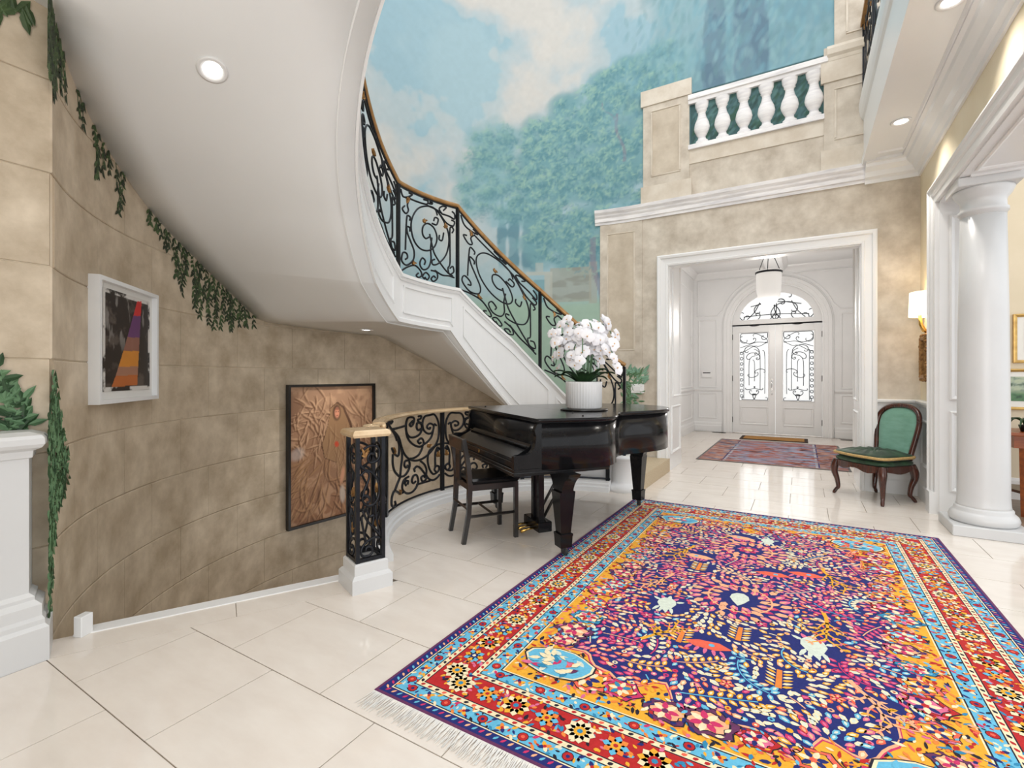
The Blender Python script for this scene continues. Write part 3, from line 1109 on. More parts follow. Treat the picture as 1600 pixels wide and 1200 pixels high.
# unit designs (u 0..1 along, v 0..1 up). entries: ('s', A, B, tA, tB, mid, flip) or ('r', centre, r0, r1, a0, turns) or ('l', points)
PAT_A = [
    ('l', [(0.692,0.851),(0.645,0.924),(0.519,0.926),(0.356,0.855),(0.249,0.718),(0.221,0.583),(0.272,0.446),(0.389,0.37),(0.535,0.376),(0.645,0.454),(0.683,0.571),(0.63,0.679),(0.519,0.711),(0.438,0.647),(0.432,0.558),(0.487,0.517),(0.557,0.553)]),
    ('l', [(0.692,0.912),(0.8,0.804),(0.876,0.674),(0.885,0.528),(0.831,0.37),(0.708,0.249),(0.614,0.218),(0.598,0.263),(0.645,0.29)]),
    ('l', [(0.557,0.589),(0.598,0.467),(0.645,0.357),(0.77,0.236),(0.876,0.158),(0.952,0.133)]),
    ('l', [(0.598,0.551),(0.576,0.414),(0.582,0.272),(0.535,0.166),(0.438,0.122),(0.382,0.181),(0.422,0.26),(0.48,0.238),(0.461,0.186)]),
    ('l', [(0.028,0.018),(0.152,0.093),(0.289,0.141),(0.389,0.1),(0.415,0.046),(0.363,0.01),(0.316,0.025),(0.356,0.062)]),
    ('l', [(0.47,0.01),(0.432,0.038),(0.487,0.094),(0.551,0.062),(0.512,0.01),(0.47,0.034)]),
    ('l', [(0.582,0.14),(0.677,0.134),(0.692,0.064),(0.63,0.01),(0.582,0.032),(0.63,0.077),(0.661,0.058)]),
    ('l', [(0.645,0.152),(0.77,0.115),(0.891,0.123),(0.976,0.112)]),
    ('l', [(0.194,0.662),(0.201,0.704),(0.145,0.703),(0.128,0.601),(0.117,0.438),(0.11,0.288)]),
    ('l', [(0.194,0.529),(0.194,0.575),(0.138,0.57),(0.152,0.494),(0.214,0.408),(0.276,0.307),(0.255,0.198),(0.135,0.111),(0.039,0.144),(0.064,0.242),(0.135,0.249),(0.152,0.207),(0.11,0.174)]),
    ('l', [(0.02,0.985),(0.064,0.911),(0.152,0.93),(0.238,0.981),(0.228,0.99),(0.18,0.99)]),
    ('l', [(0.204,0.935),(0.152,0.838),(0.17,0.775),(0.117,0.724),(0.053,0.76),(0.099,0.809)]),
    ('l', [(0.204,0.924),(0.356,0.93),(0.503,0.945),(0.525,0.99),(0.47,0.99),(0.448,0.988)]),
    ('l', [(0.525,0.963),(0.598,0.972),(0.598,0.99),(0.557,0.99)]),
    ('l', [(0.503,0.933),(0.645,0.924),(0.77,0.895)]),
    ('l', [(0.77,0.89),(0.723,0.944),(0.785,0.99),(0.843,0.99),(0.794,0.937)]),
    ('l', [(0.77,0.89),(0.891,0.886),(0.976,0.867),(0.98,0.931),(0.937,0.958)]),
    ('l', [(0.739,0.875),(0.846,0.79),(0.952,0.773),(0.98,0.832),(0.928,0.845)]),
    ('l', [(0.937,0.681),(0.964,0.726),(0.934,0.755),(0.906,0.724),(0.906,0.508),(0.906,0.286),(0.873,0.219),(0.897,0.149),(0.967,0.185),(0.952,0.254),(0.903,0.221)]),
    ('l', [(0.8,0.658),(0.776,0.56),(0.723,0.555),(0.726,0.612)]),
    ('l', [(0.598,0.731),(0.677,0.731),(0.705,0.806),(0.652,0.817),(0.63,0.768)]),
]
LEAF_A = [(0.16, 0.93, -100), (0.44, 0.72, 20), (0.84, 0.72, 110), (0.24, 0.16, 10)]
PAT_B = [
    ('l', [(0.558,0.941),(0.507,0.905),(0.523,0.878),(0.566,0.899),(0.584,0.956),(0.55,0.985),(0.475,0.983),(0.438,0.914),(0.446,0.82),(0.505,0.749),(0.592,0.736),(0.68,0.767),(0.709,0.836),(0.688,0.892),(0.637,0.904),(0.624,0.851),(0.653,0.812),(0.688,0.826)]),
    ('l', [(0.438,0.902),(0.451,0.786),(0.505,0.697),(0.592,0.631),(0.68,0.601),(0.736,0.626),(0.728,0.682),(0.688,0.705),(0.645,0.676),(0.669,0.643),(0.696,0.651)]),
    ('l', [(0.932,0.84),(0.9,0.859),(0.887,0.792),(0.855,0.751),(0.794,0.753),(0.736,0.808),(0.72,0.895),(0.754,0.972),(0.826,0.985),(0.903,0.985),(0.956,0.898),(0.969,0.783),(0.956,0.658),(0.903,0.564),(0.826,0.49),(0.728,0.445),(0.627,0.438),(0.539,0.46),(0.457,0.509),(0.388,0.585),(0.348,0.665),(0.305,0.761),(0.239,0.826),(0.154,0.88)]),
    ('l', [(0.9,0.843),(0.839,0.877),(0.797,0.857),(0.797,0.82),(0.834,0.809),(0.839,0.834)]),
    ('l', [(0.887,0.792),(0.855,0.696),(0.794,0.643),(0.728,0.615),(0.712,0.569),(0.661,0.505),(0.576,0.479),(0.505,0.485)]),
    ('l', [(0.167,0.89),(0.305,0.889),(0.438,0.896)]),
    ('l', [(0.653,0.985),(0.696,0.985),(0.688,0.953),(0.648,0.944),(0.661,0.916),(0.704,0.897)]),
    ('l', [(0.358,0.64),(0.364,0.527),(0.343,0.419),(0.327,0.322)]),
    ('l', [(0.167,0.609),(0.162,0.503),(0.204,0.407),(0.284,0.333),(0.327,0.311),(0.409,0.302),(0.475,0.343),(0.505,0.407),(0.486,0.463),(0.417,0.471),(0.409,0.415),(0.446,0.391),(0.47,0.414)]),
    ('l', [(0.327,0.311),(0.26,0.239),(0.215,0.186)]),
    ('l', [(0.592,0.305),(0.584,0.342),(0.627,0.363),(0.68,0.334),(0.743,0.259),(0.778,0.204),(0.762,0.159),(0.72,0.156),(0.698,0.204),(0.733,0.224),(0.754,0.196)]),
    ('l', [(0.486,0.272),(0.409,0.257),(0.369,0.199),(0.377,0.14),(0.446,0.08),(0.539,0.065),(0.611,0.099),(0.653,0.172),(0.627,0.25),(0.576,0.262),(0.544,0.211),(0.566,0.169),(0.608,0.183)]),
    ('l', [(0.438,0.175),(0.417,0.208),(0.438,0.232),(0.475,0.217),(0.467,0.179)]),
    ('l', [(0.94,0.503),(0.969,0.523),(0.951,0.551),(0.932,0.523),(0.916,0.475),(0.913,0.4),(0.916,0.305)]),
    ('l', [(0.977,0.592),(0.916,0.575),(0.839,0.536),(0.81,0.48),(0.802,0.395),(0.826,0.292),(0.871,0.22),(0.916,0.211),(0.964,0.24),(0.969,0.289),(0.929,0.307),(0.905,0.264),(0.932,0.227)]),
    ('l', [(0.778,0.228),(0.81,0.172),(0.871,0.134),(0.932,0.146),(0.977,0.187)]),
    ('l', [(0.627,0.136),(0.736,0.134),(0.839,0.134)]),
    ('l', [(0.688,0.417),(0.743,0.369),(0.778,0.302),(0.778,0.228)]),
    ('l', [(0.215,0.056),(0.228,0.019),(0.181,0.005),(0.13,0.051),(0.141,0.133),(0.204,0.179),(0.327,0.115),(0.409,0.109)]),
    ('l', [(0.114,0.96),(0.154,0.982),(0.101,0.985),(0.045,0.979),(0.088,0.931),(0.154,0.88),(0.215,0.818),(0.26,0.746)]),
    ('l', [(0.141,0.679),(0.204,0.602),(0.284,0.566),(0.305,0.672),(0.273,0.755)]),
]
PAT_N = [
    ('l', [(0.642,0.854),(0.553,0.865),(0.411,0.843),(0.421,0.803),(0.605,0.787),(0.842,0.809),(0.921,0.865),(0.816,0.916),(0.526,0.933),(0.211,0.904),(0.063,0.843),(0.079,0.775),(0.263,0.736),(0.579,0.702),(0.816,0.64),(0.895,0.562),(0.868,0.494),(0.684,0.438),(0.421,0.427),(0.211,0.461),(0.158,0.506),(0.263,0.517),(0.447,0.494),(0.474,0.461),(0.342,0.455)]),
    ('l', [(0.053,0.685),(0.263,0.719),(0.447,0.697),(0.421,0.64),(0.263,0.573),(0.158,0.494)]),
    ('l', [(0.158,0.393),(0.368,0.303),(0.684,0.225),(0.974,0.157)]),
    ('l', [(0.105,0.348),(0.158,0.27),(0.263,0.169),(0.342,0.112)]),
    ('l', [(0.974,0.135),(0.684,0.152),(0.316,0.124),(0.105,0.067),(0.158,0.017),(0.421,0.006),(0.605,0.034),(0.526,0.079),(0.342,0.079),(0.305,0.051)]),
    ('l', [(0.737,0.427),(0.763,0.337),(0.842,0.247),(0.974,0.169)]),
    ('l', [(0.342,0.393),(0.474,0.337),(0.658,0.337),(0.605,0.258),(0.658,0.236)]),
]
PAT_N0 = PAT_N
LEAF_B = [(0.20, 0.60, 100), (0.80, 0.58, 20), (0.34, 0.12, 160), (0.95, 0.42, 80)]


def draw_design(pat, W, H):
    out = []
    for e in pat:
        if e[0] == 's':
            P = scroll2d((e[1][0] * W, e[1][1] * H), (e[2][0] * W, e[2][1] * H), e[3], e[4], e[5], e[6])
        elif e[0] == 'r':
            P = spiral2d((e[1][0] * W, e[1][1] * H), e[2] * min(W, H), e[3] * min(W, H), e[4], e[5])
        else:
            P = np.array([p for p in crom([(q[0] * W, q[1] * H) for q in e[1]], 6)])
        P[:, 0] = np.clip(P[:, 0], 0.012, W - 0.012)
        P[:, 1] = np.clip(P[:, 1], 0.005, H - 0.005)
        out.append(P)
    return out


def leaf_shape(mb, mapf, u, v, ang, L=0.062, w=0.014, mi=0):
    """acanthus-like leaf made of three lobes"""
    for da, k in ((0, 1.0), (0.7, 0.6), (-0.7, 0.6)):
        a = R_(ang) + da
        pts = [(0, 0), (0.35, 0.5), (0.7, 0.35), (1.0, 0), (0.7, -0.35), (0.35, -0.5)]
        poly = []
        for (x, y) in pts:
            x, y = x * L * k, y * w * 1.6 * k
            poly.append((u + x * math.cos(a) - y * math.sin(a), v + x * math.sin(a) + y * math.cos(a)))
        n = len(poly)
        vs = [mapf(p[0], p[1], -0.008 - 0.006 * (i in (1, 2, 4, 5))) for i, p in enumerate(poly)] + [mapf(p[0], p[1], 0.010) for p in poly]
        fs = [tuple(range(n)), tuple(range(n, 2 * n))[::-1]] + [(i, n + i, n + (i + 1) % n, (i + 1) % n) for i in range(n)]
        mb.add(vs, fs, mi)


def iron_panel(parent, pat, leaves, W, H, mapf, r=0.0075, n=5):
    for P in draw_design(pat, W, H):
        mb = MB().tube([mapf(p[0], p[1], 0) for p in P], r, n)
        mk('scroll', mb, 'iron', parent)
    for (u, v, a) in leaves:
        mb = MB()
        leaf_shape(mb, mapf, u * W, v * H, a)
        mk('gilt_leaf', mb, 'gilt', parent)


# ------------------------------------------------------------------ front doors and fanlight
LW = (DX1 - DX0) / 2 - 0.004
DOOR_PAT = []
for y in np.linspace(0.06, 0.70, 9):
    DOOR_PAT.append(('r', (0.06, y), 0.055, 0.05, 0, 1.0))
DOOR_PAT += [
    ('l', [(0.14, 0.02), (0.14, 0.74)]), ('l', [(0.02, 0.71), (0.2, 0.735), (0.5, 0.80), (0.7, 0.80), (0.98, 0.86)]), ('l', [(0.0, 0.78), (0.3, 0.82), (0.6, 0.86), (1.0, 0.845)]),
    ('s', (0.25, 0.90), (0.85, 0.95), 0.8, 0.8, 0.3, True), ('s', (0.10, 0.95), (0.5, 0.90), 0.6, 0.8, 0.1, False), ('s', (0.5, 0.95), (0.9, 0.86), 0.8, 0.6, -0.2, True),
    ('s', (0.3, 0.73), (0.6, 0.69), 0.8, 0.9, 0.35, True), ('s', (0.36, 0.62), (0.64, 0.62), 0.7, 0.9, 0.35, True),
    ('l', [(0.33, 0.22), (0.33, 0.55), (0.42, 0.64), (0.55, 0.66)]), ('l', [(0.52, 0.28), (0.52, 0.55), (0.46, 0.60)]), ('l', [(0.72, 0.16), (0.72, 0.62), (0.66, 0.72), (0.5, 0.76)]), ('l', [(0.88, 0.10), (0.88, 0.66), (0.80, 0.74)]),
    ('s', (0.34, 0.38), (0.60, 0.41), 0.8, 0.4, 0.1, False), ('s', (0.84, 0.42), (0.58, 0.40), 0.8, 0.4, 0.1, False),
    ('s', (0.22, 0.18), (0.50, 0.20), 0.8, 0.7, -0.25, False), ('s', (0.80, 0.18), (0.54, 0.20), 0.8, 0.7, -0.25, True), ('s', (0.42, 0.13), (0.62, 0.13), 0.8, 0.8, 0.3, False),
    ('s', (0.15, 0.04), (0.45, 0.07), 0.7, 0.6, 0.2, False), ('s', (0.9, 0.04), (0.58, 0.07), 0.7, 0.6, 0.2, True),
]
for side in (0, 1):
    x0 = DX0 + 0.002 if side == 0 else DC + 0.002
    door = struct_empty('door_%d' % (side + 1))
    door.location = (x0, VY + 0.06, 0.012)
    gx0, gx1, gz0, gz1 = 0.15, 0.71, 0.72, 2.20
    if side == 1:
        gx0, gx1 = 0.14, 0.70
    mb = MB()
    mb.box(0, 0, 0, gx0, 0.05, DZ - 0.016, bev=0.003)
    mb.box(gx1, 0, 0, LW, 0.05, DZ - 0.016, bev=0.003)
    mb.box(gx0, 0, gz1, gx1, 0.05, DZ - 0.016)
    mb.box(gx0, 0, 0, gx1, 0.05, gz0)
    mk('leaf_frame', mb, 'white', door)
    Md = axes((0, 0, 0), (1, 0, 0), (0, 0, 1), (0, -1, 0))
    mb = MB().rect_frame(gx1 - gx0, gz1 - gz0, [(0, 0), (0, 0.012), (-0.012, 0.014), (-0.02, 0)], 0, Md, gx0, gz0)
    mk('glazing_bead', mb, 'white', door)
    mb = MB().rect_frame(gx1 - gx0, 0.40, FR, 0, Md, gx0, 0.18)
    mk('panel_moulding', mb, 'white', door)
    mb = MB().box(gx0 + 0.05, -0.008, 0.23, gx1 - 0.05, 0.0, 0.53, bev=0.006)
    mk('raised_panel', mb, 'white', door)
    mb = MB().box(gx0, 0.026, gz0, gx1, 0.032, gz1)
    mk('glass_pane', mb, 'glass', door)
    W, H = gx1 - gx0, gz1 - gz0

    def mapd(u, v, w, gx0=gx0, gz0=gz0, W=W, side=side):
        return (gx0 + (u if side == 0 else W - u), 0.014 + w * 0.3, gz0 + v)
    for P in draw_design(DOOR_PAT, W, H):
        mk('iron_scroll', MB().tube([mapd(p[0], p[1], 0) for p in P], 0.0075, 4), 'iron', door)
    for z in (0.28, 1.2, 2.12):
        hx = 0.0 if side == 0 else LW
        mk('hinge', MB().lathe([(0.009, -0.06), (0.009, 0.06)], 8, (hx, -0.008, z)), 'dark_grille', door)
    if side == 0:
        mb = MB().box(LW - 0.085, -0.012, 0.93, LW - 0.045, 0.0, 1.20, bev=0.004)
        hnd = mk('handle_plate', mb, 'chrome', door)
        mb = MB().tube([(LW - 0.065, -0.012, 1.0), (LW - 0.065, -0.05, 1.0), (LW - 0.065, -0.055, 1.08), (LW - 0.065, -0.05, 1.16), (LW - 0.065, -0.012, 1.16)], 0.009, 8)
        mk('pull_handle', mb, 'chrome', hnd)
        mb = MB().lathe([(0.02, 0), (0.02, 0.008), (0.008, 0.012)], 12, (0, 0, 0), 0, axes((LW - 0.065, -0.0, 0.86), (1, 0, 0), (0, 0, 1), (0, -1, 0)))
        mk('key_cylinder', mb, 'chrome', door)
# fanlight
win = struct_empty('window_1')
win.location = (DC, VY + 0.05, DZ)
mb = MB()
fa, fb, fz = 0.70, 0.56, 0.13
ins = [(fa * math.cos(a), fz + fb * math.sin(a)) for a in np.linspace(PI, 0, 25)]
out_ = [(AR * math.cos(a), AR * math.sin(a)) for a in np.linspace(PI, 0, 25)]
for i in range(24):
    a, b, c, d = ins[i], ins[i + 1], out_[i + 1], out_[i]
    vs = [(p[0], y, p[1]) for y in (0, 0.05) for p in (a, b, c, d)]
    mb.add(vs, [(0, 1, 2, 3), (7, 6, 5, 4), (0, 4, 5, 1), (2, 6, 7, 3)])
mb.box(-AR, 0, 0, AR, 0.05, 0.03)
for sg in (-1, 1):
    vs = [(sg * AR, y, 0.02) for y in (0, 0.05)] + [(sg * fa, y, 0.02) for y in (0, 0.05)] + [(sg * fa, y, fz) for y in (0, 0.05)]
mb.add([(-AR, 0, 0.0), (AR, 0, 0.0), (fa, 0, fz), (-fa, 0, fz), (-AR, 0.05, 0.0), (AR, 0.05, 0.0), (fa, 0.05, fz), (-fa, 0.05, fz)], [(0, 1, 2, 3), (7, 6, 5, 4), (3, 2, 6, 7)])
mk('arch_panel', mb, 'white', win)
mb = MB()
vs = [(p[0], 0.03, p[1]) for p in ins] + [(p[0], 0.036, p[1]) for p in ins]
mb.add(vs, [tuple(range(25)), tuple(range(25, 50))[::-1]])
mk('glass_pane', mb, 'glass', win)
for e in [('l', [(-0.62, 0.20), (0, 0.23), (0.62, 0.20)]), ('l', [(-0.48, 0.42), (0, 0.50), (0.48, 0.42)]), ('s', (-0.5, 0.2), (-0.1, 0.45), 0.8, 0.8, 0.2, False), ('s', (0.5, 0.2), (0.1, 0.45), 0.8, 0.8, 0.2, True),
          ('s', (-0.3, 0.3), (0.0, 0.2), 0.8, 0.8, 0.3, True), ('s', (0.3, 0.3), (0.0, 0.2), 0.8, 0.8, 0.3, False), ('s', (-0.25, 0.55), (0.25, 0.58), 0.6, 0.6, -0.2, True), ('l', [(0, 0.13), (0.02, 0.4), (0, 0.68)]),
          ('l', [(-0.55, 0.14), (-0.4, 0.3), (-0.3, 0.5)]), ('l', [(0.55, 0.14), (0.4, 0.3), (0.3, 0.5)]), ('s', (-0.62, 0.28), (-0.35, 0.22), 0.7, 0.8, 0.2, False), ('s', (0.62, 0.28), (0.35, 0.22), 0.7, 0.8, 0.2, True)]:
    P = draw_design([e], 1, 1) if False else None
    if e[0] == 's':
        P = scroll2d(e[1], e[2], e[3], e[4], e[5], e[6])
    else:
        P = np.array(crom(e[1], 6))
    mk('iron_scroll', MB().tube([(p[0], 0.014, p[1]) for p in P], 0.010, 4), 'iron', win)

# ------------------------------------------------------------------ right wall, opening, header, wainscot
JY = 5.80
HZ = 2.86
mb = MB()
mb.box(XR, JY, 0, XR + 0.42, YB + 0.1, 5.3)
mb.box(XR, -1.5, HZ, XR + 0.42, JY, 5.3)
wall_right = struct('wall_right', mb, 'yellow_wall')
MR = axes((XR, 0, 0), (0, 1, 0), (0, 0, 1), (-1, 0, 0))
RC_P = [(0, 0), (0, 0.03), (-0.03, 0.035), (-0.035, 0.025), (-0.07, 0.028), (-0.08, 0.045), (-0.12, 0.05), (-0.13, 0.065), (-0.15, 0.06), (-0.15, 0)]
mb = MB().sweep([(JY, 0), (JY, HZ), (-1.4, HZ)], [(-a, z) for a, z in RC_P], False, 0, MR)
mb.box(JY - 0.002, 0, 0, JY + 0.155, 0.20, 0.07, 0, MR)
struct('trim_7', mb, 'white')
mb = MB().box(XR - 0.001, JY - 0.012, 0, XR + 0.43, JY + 0.002, HZ)
jamb = struct('trim_8', mb, 'white')
wall_panels('panel_moulding', axes((XR, JY - 0.012, 0), (1, 0, 0), (0, 0, 1), (0, -1, 0)), [(0.07, 0.22, 0.36, 0.95), (0.07, 1.05, 0.36, 2.72)], jamb)
mb = MB().box(XR - 0.001, -1.4, HZ - 0.012, XR + 0.43, JY, HZ + 0.002)
hs = struct('trim_9', mb, 'white')
Mh = axes((XR, 0, HZ - 0.012), (0, 1, 0), (1, 0, 0), (0, 0, -1))
for (a, b) in ((2.0, 3.6), (3.7, 5.0), (5.1, 5.7)):
    mk('panel_moulding', MB().rect_frame(b - a, 0.30, FR, 0, Mh, a, 0.06), 'white', hs)
# wainscot on the corner
mb = MB()
mb.box(OX1 + 0.14, YB - 0.006, 0, XR, YB, 1.0)
mb.box(XR - 0.006, JY + 0.15, 0, XR, YB, 1.0)
wn = struct('trim_10', mb, 'white')
wall_panels('panel_moulding', axes((XR - 0.006, 0, 0), (0, 1, 0), (0, 0, 1), (-1, 0, 0)), [(JY + 0.22, 0.34, YB - 0.10, 0.82)], wn)
wall_panels('panel_moulding', axes((0, YB - 0.006, 0), (1, 0, 0), (0, 0, 1), (0, -1, 0)), [(OX1 + 0.2, 0.34, XR - 0.06, 0.82)], wn)
cp = [(OX1 + 0.14, YB), (XR, YB), (XR, JY + 0.15)]
mk('chair_rail', MB().sweep(cp, [(0, 0.95), (0.02, 0.95), (0.03, 0.97), (0.05, 0.985), (0.055, 1.005), (0.05, 1.015), (0, 1.015)]), 'white', wn)
mb = MB().sweep(cp, [(0, 0), (0.03, 0), (0.03, 0.14), (0.022, 0.16), (0.022, 0.21), (0.012, 0.24), (0.006, 0.26), (0, 0.26)])
struct('baseboard_right', mb, 'white')

# ------------------------------------------------------------------ columns
col = thing('column', 'smooth white round column on a square plinth right of the green chair', 'column', (1.265, 5.33, 0))
mk('plinth', MB().box(-0.235, -0.235, 0, 0.235, 0.235, 0.085, bev=0.006), 'white_dimmed', col)
mk('base_ring', MB().lathe([(0.198, 0.085), (0.210, 0.10), (0.215, 0.125), (0.205, 0.155), (0.19, 0.17), (0.18, 0.18), (0.18, 0.20), (0.168, 0.215)], 40), 'white_dimmed', col)
mk('shaft', MB().lathe([(0.172, 0.20), (0.164, 0.23), (0.160, 0.30), (0.158, 1.0), (0.151, 1.8), (0.138, 2.60)], 48), 'white_dimmed', col)
mk('capital', MB().lathe([(0.138, 2.55), (0.143, 2.58), (0.153, 2.585), (0.153, 2.61), (0.141, 2.62), (0.139, 2.67), (0.145, 2.69), (0.168, 2.72), (0.186, 2.76), (0.186, 2.775)], 40), 'white_dimmed', col)
mk('abacus', MB().box(-0.195, -0.195, 2.775, 0.195, 0.195, 2.845, bev=0.006), 'white_dimmed', col)

# ------------------------------------------------------------------ dining room seen past the column
DYW = 6.92
mb = MB().box(XR + 0.42, DYW, 0, 4.2, DYW + 0.1, 3.4)
struct('wall_dining', mb, 'dining_wall')
mb = MB().sweep([(XR + 0.42, DYW), (4.2, DYW)], BASEP)
struct('baseboard_dining', mb, 'white')
mb = MB().box(XR + 0.46, 0.5, -0.02, 4.2, DYW, 0.002)
struct('floor_dining', mb, 'dining_floor')

# ------------------------------------------------------------------ balcony over the right side
bal_x = 0.57
balc = thing('balcony', 'white upper balcony with moulded underside along the yellow wall', 'balcony', (0, 0, 0))
mk('slab', MB().box(bal_x + 0.03, -1.5, 3.60, XR, YB, 4.22), 'balcony_white', balc)
mk('fascia', MB().sweep([(bal_x + 0.03, -1.5), (bal_x + 0.03, YB - 0.002)], [(-0.0, 3.58), (-0.03, 3.58), (-0.03, 3.66), (-0.012, 3.68), (-0.012, 4.08), (-0.03, 4.10), (-0.045, 4.14), (-0.055, 4.20), (-0.055, 4.27), (0.08, 4.27), (0.08, 3.58)][::1]), 'balcony_white', balc)
mbm = axes((0, 0, 3.60), (0, 1, 0), (1, 0, 0), (0, 0, -1))
mk('soffit_moulding', MB().rect_frame(7.6, 0.26, [(0, 0), (0, 0.014), (0.012, 0.016), (0.022, 0.006), (0.026, 0)], 0, mbm, -1.3, bal_x + 0.08), 'balcony_white', balc)
mk('crown_moulding', MB().sweep([(0.60, YB), (XR, YB), (XR, -1.5)], [(0, 3.38), (0.02, 3.38), (0.025, 3.42), (0.06, 3.44), (0.08, 3.49), (0.13, 3.53), (0.14, 3.56), (0.17, 3.57), (0.17, 3.60), (0, 3.60)]), 'balcony_white', balc)
brail = thing('balcony_railing', 'black scrolled iron railing along the edge of the upper balcony', 'railing', (bal_x + 0.02, 0, 4.27))
mk('handrail', MB().box(-0.03, 0.5, 0.86, 0.03, YB - 0.01, 0.90), 'rail_wood', brail)
mk('bottom_rail', MB().box(-0.01, 0.5, 0.02, 0.01, YB - 0.01, 0.04), 'iron', brail)
for k in range(5):
    y = YB - 0.05 - k * 0.85
    mk('post', MB().box(-0.014, y - 0.014, 0, 0.014, y + 0.014, 0.86), 'iron', brail)
    if k < 4:
        iron_panel(brail, PAT_A, LEAF_A, 0.82, 0.80, lambda u, v, w, y=y: (w, y - 0.015 - u, 0.04 + v), 0.008, 4)

# ------------------------------------------------------------------ staircase
stair = thing('staircase', 'sweeping curved white staircase with panelled stringer and carpeted steps', 'staircase', (0, 0, 0))
A0, A1 = 96.0, 272.0
degs = sorted(set(list(np.arange(A0, A1 + 0.1, 2.0)) + [164.0, 160.0, 188.0, 189.5]))


def ring_strip(mb, d0, d1, fn, step=2.0, extra=(), mi=0, smooth=True):
    """fn(deg) -> list of (r, z) profile points about S"""
    dd = sorted(set([d0, d1] + list(np.arange(d0, d1, step)) + [e for e in extra if d0 < e < d1]))
    vs, fs = [], []
    m = None
    for d in dd:
        pr = fn(d)
        m = len(pr)
        for (r, z) in pr:
            p = pol(S, r, d)
            vs.append((p[0], p[1], z))
    for i in range(len(dd) - 1):
        for k in range(m):
            k2 = (k + 1) % m
            fs.append((i * m + k, (i + 1) * m + k, (i + 1) * m + k2, i * m + k2))
    fs.append(tuple(range(m)))
    fs.append(tuple(range((len(dd) - 1) * m, len(dd) * m))[::-1])
    mb.add(vs, fs, mi, None, False)
    return mb


def soff(d, r):
    po = outer(d, 0.003)
    ro = math.hypot(po[0] - S[0], po[1] - S[1])
    t = (r - RI) / (ro - RI)
    return zbi(d) * (1 - t) + zbo(d) * t


KN = (160.0, 164.0, 188.0, 189.5, 197.4, 203.9, 217.6)
mk('stringer', ring_strip(MB(), A0, A1, lambda d: [(RI, zbi(d)), (RI, zt(d) - 0.03), (RI + 0.07, zt(d) - 0.03), (RI + 0.07, soff(d, RI + 0.07) + 0.03), (RI + 0.008, soff(d, RI + 0.008) + 0.02)], 2.0, KN), 'white', stair)
mk('stringer_cap', ring_strip(MB(), A0, A1, lambda d: [(RI - 0.035, zt(d) - 0.03), (RI - 0.035, zt(d)), (RI + 0.09, zt(d)), (RI + 0.09, zt(d) - 0.03), (RI - 0.012, zt(d) - 0.06), (RI - 0.012, zt(d) - 0.032)], 2.0, KN), 'white', stair)
mk('stringer_foot', ring_strip(MB(), A0, A1, lambda d: [(RI - 0.018, zbi(d)), (RI - 0.018, zbi(d) + 0.035), (RI, zbi(d) + 0.05), (RI, zbi(d))], 2.0, KN), 'white', stair)


def arc_frame(d0, d1, tm, bm, w=0.02):
    """panel moulding on the stringer between angles"""
    dg = math.degrees(w / RI)
    mb = MB()

    def strip(zf0, zf1, a, b):
        ring_strip(mb, a, b, lambda d: [(RI, zf0(d)), (RI - 0.012, zf0(d) + 0.004), (RI - 0.012, zf1(d) - 0.004), (RI, zf1(d))], 2.0, KN)
    t = lambda d: zt(d) - tm
    b = lambda d: zbi(d) + bm
    strip(lambda d: t(d) - w, t, d0, d1)
    strip(b, lambda d: b(d) + w, d0, d1)
    strip(b, t, d0, d0 + dg)
    strip(b, t, d1 - dg, d1)
    return mk('stringer_panel', mb, 'white', stair)


arc_frame(111.5, 119.5, 0.14, 0.14)
arc_frame(122.0, 158.0, 0.14, 0.14)
arc_frame(162.5, 186.5, 0.10, 0.09)
arc_frame(191.5, 226.0, 0.13, 0.12)
arc_frame(228.0, 262.0, 0.13, 0.12)

# soffit
dd = sorted(set(list(np.arange(A0, A1 + 0.1, 2.0)) + list(KN)))
vs, fs = [], []
NR = 7
for d in dd:
    po = outer(d, 0.003)
    pi_ = pol(S, RI + 0.005, d)
    for k in range(NR):
        t = k / (NR - 1)
        zz = zbi(d) * (1 - t) + zbo(d) * t
        vs.append((pi_[0] + (po[0] - pi_[0]) * t, pi_[1] + (po[1] - pi_[1]) * t, zz))
    for k in range(NR):
        t = k / (NR - 1)
        zz = zbi(d) * (1 - t) + zbo(d) * t
        vs.append((pi_[0] + (po[0] - pi_[0]) * t, pi_[1] + (po[1] - pi_[1]) * t, zz + 0.06))
m2 = 2 * NR
for i in range(len(dd) - 1):
    for k in range(NR - 1):
        fs.append((i * m2 + k, i * m2 + k + 1, (i + 1) * m2 + k + 1, (i + 1) * m2 + k))
        fs.append((i * m2 + NR + k, (i + 1) * m2 + NR + k, (i + 1) * m2 + NR + k + 1, i * m2 + NR + k + 1))
    fs.append((i * m2, (i + 1) * m2, (i + 1) * m2 + NR, i * m2 + NR))
    fs.append((i * m2 + NR - 1, i * m2 + 2 * NR - 1, (i + 1) * m2 + 2 * NR - 1, (i + 1) * m2 + NR - 1))
mb = MB()
mb.add(vs, fs, 0, None, True)
mk('soffit', mb, 'soffit', stair)


for r0 in (1.775,):
    mk('soffit_bead', ring_strip(MB(), 112, 268, lambda d: [(r0, soff(d, r0) + 0.02), (r0 + 0.002, soff(d, r0) - 0.012), (r0 + 0.012, soff(d, r0) - 0.012), (r0 + 0.014, soff(d, r0) + 0.02)], 2.0, KN), 'soffit', stair)

# treads, risers, landing


def wedge(d0, d1, z0, z1, r0=RI + 0.03, nose=0.0, inset=0.003):
    n = max(2, int(abs(d1 - d0) / 3) + 1)
    aa = np.linspace(d0, d1, n)
    poly = [pol(S, r0, a) for a in aa] + [outer(a, inset) for a in aa[::-1]]
    return MB().prism(poly[::-1] if d1 > d0 else poly, z0, z1)


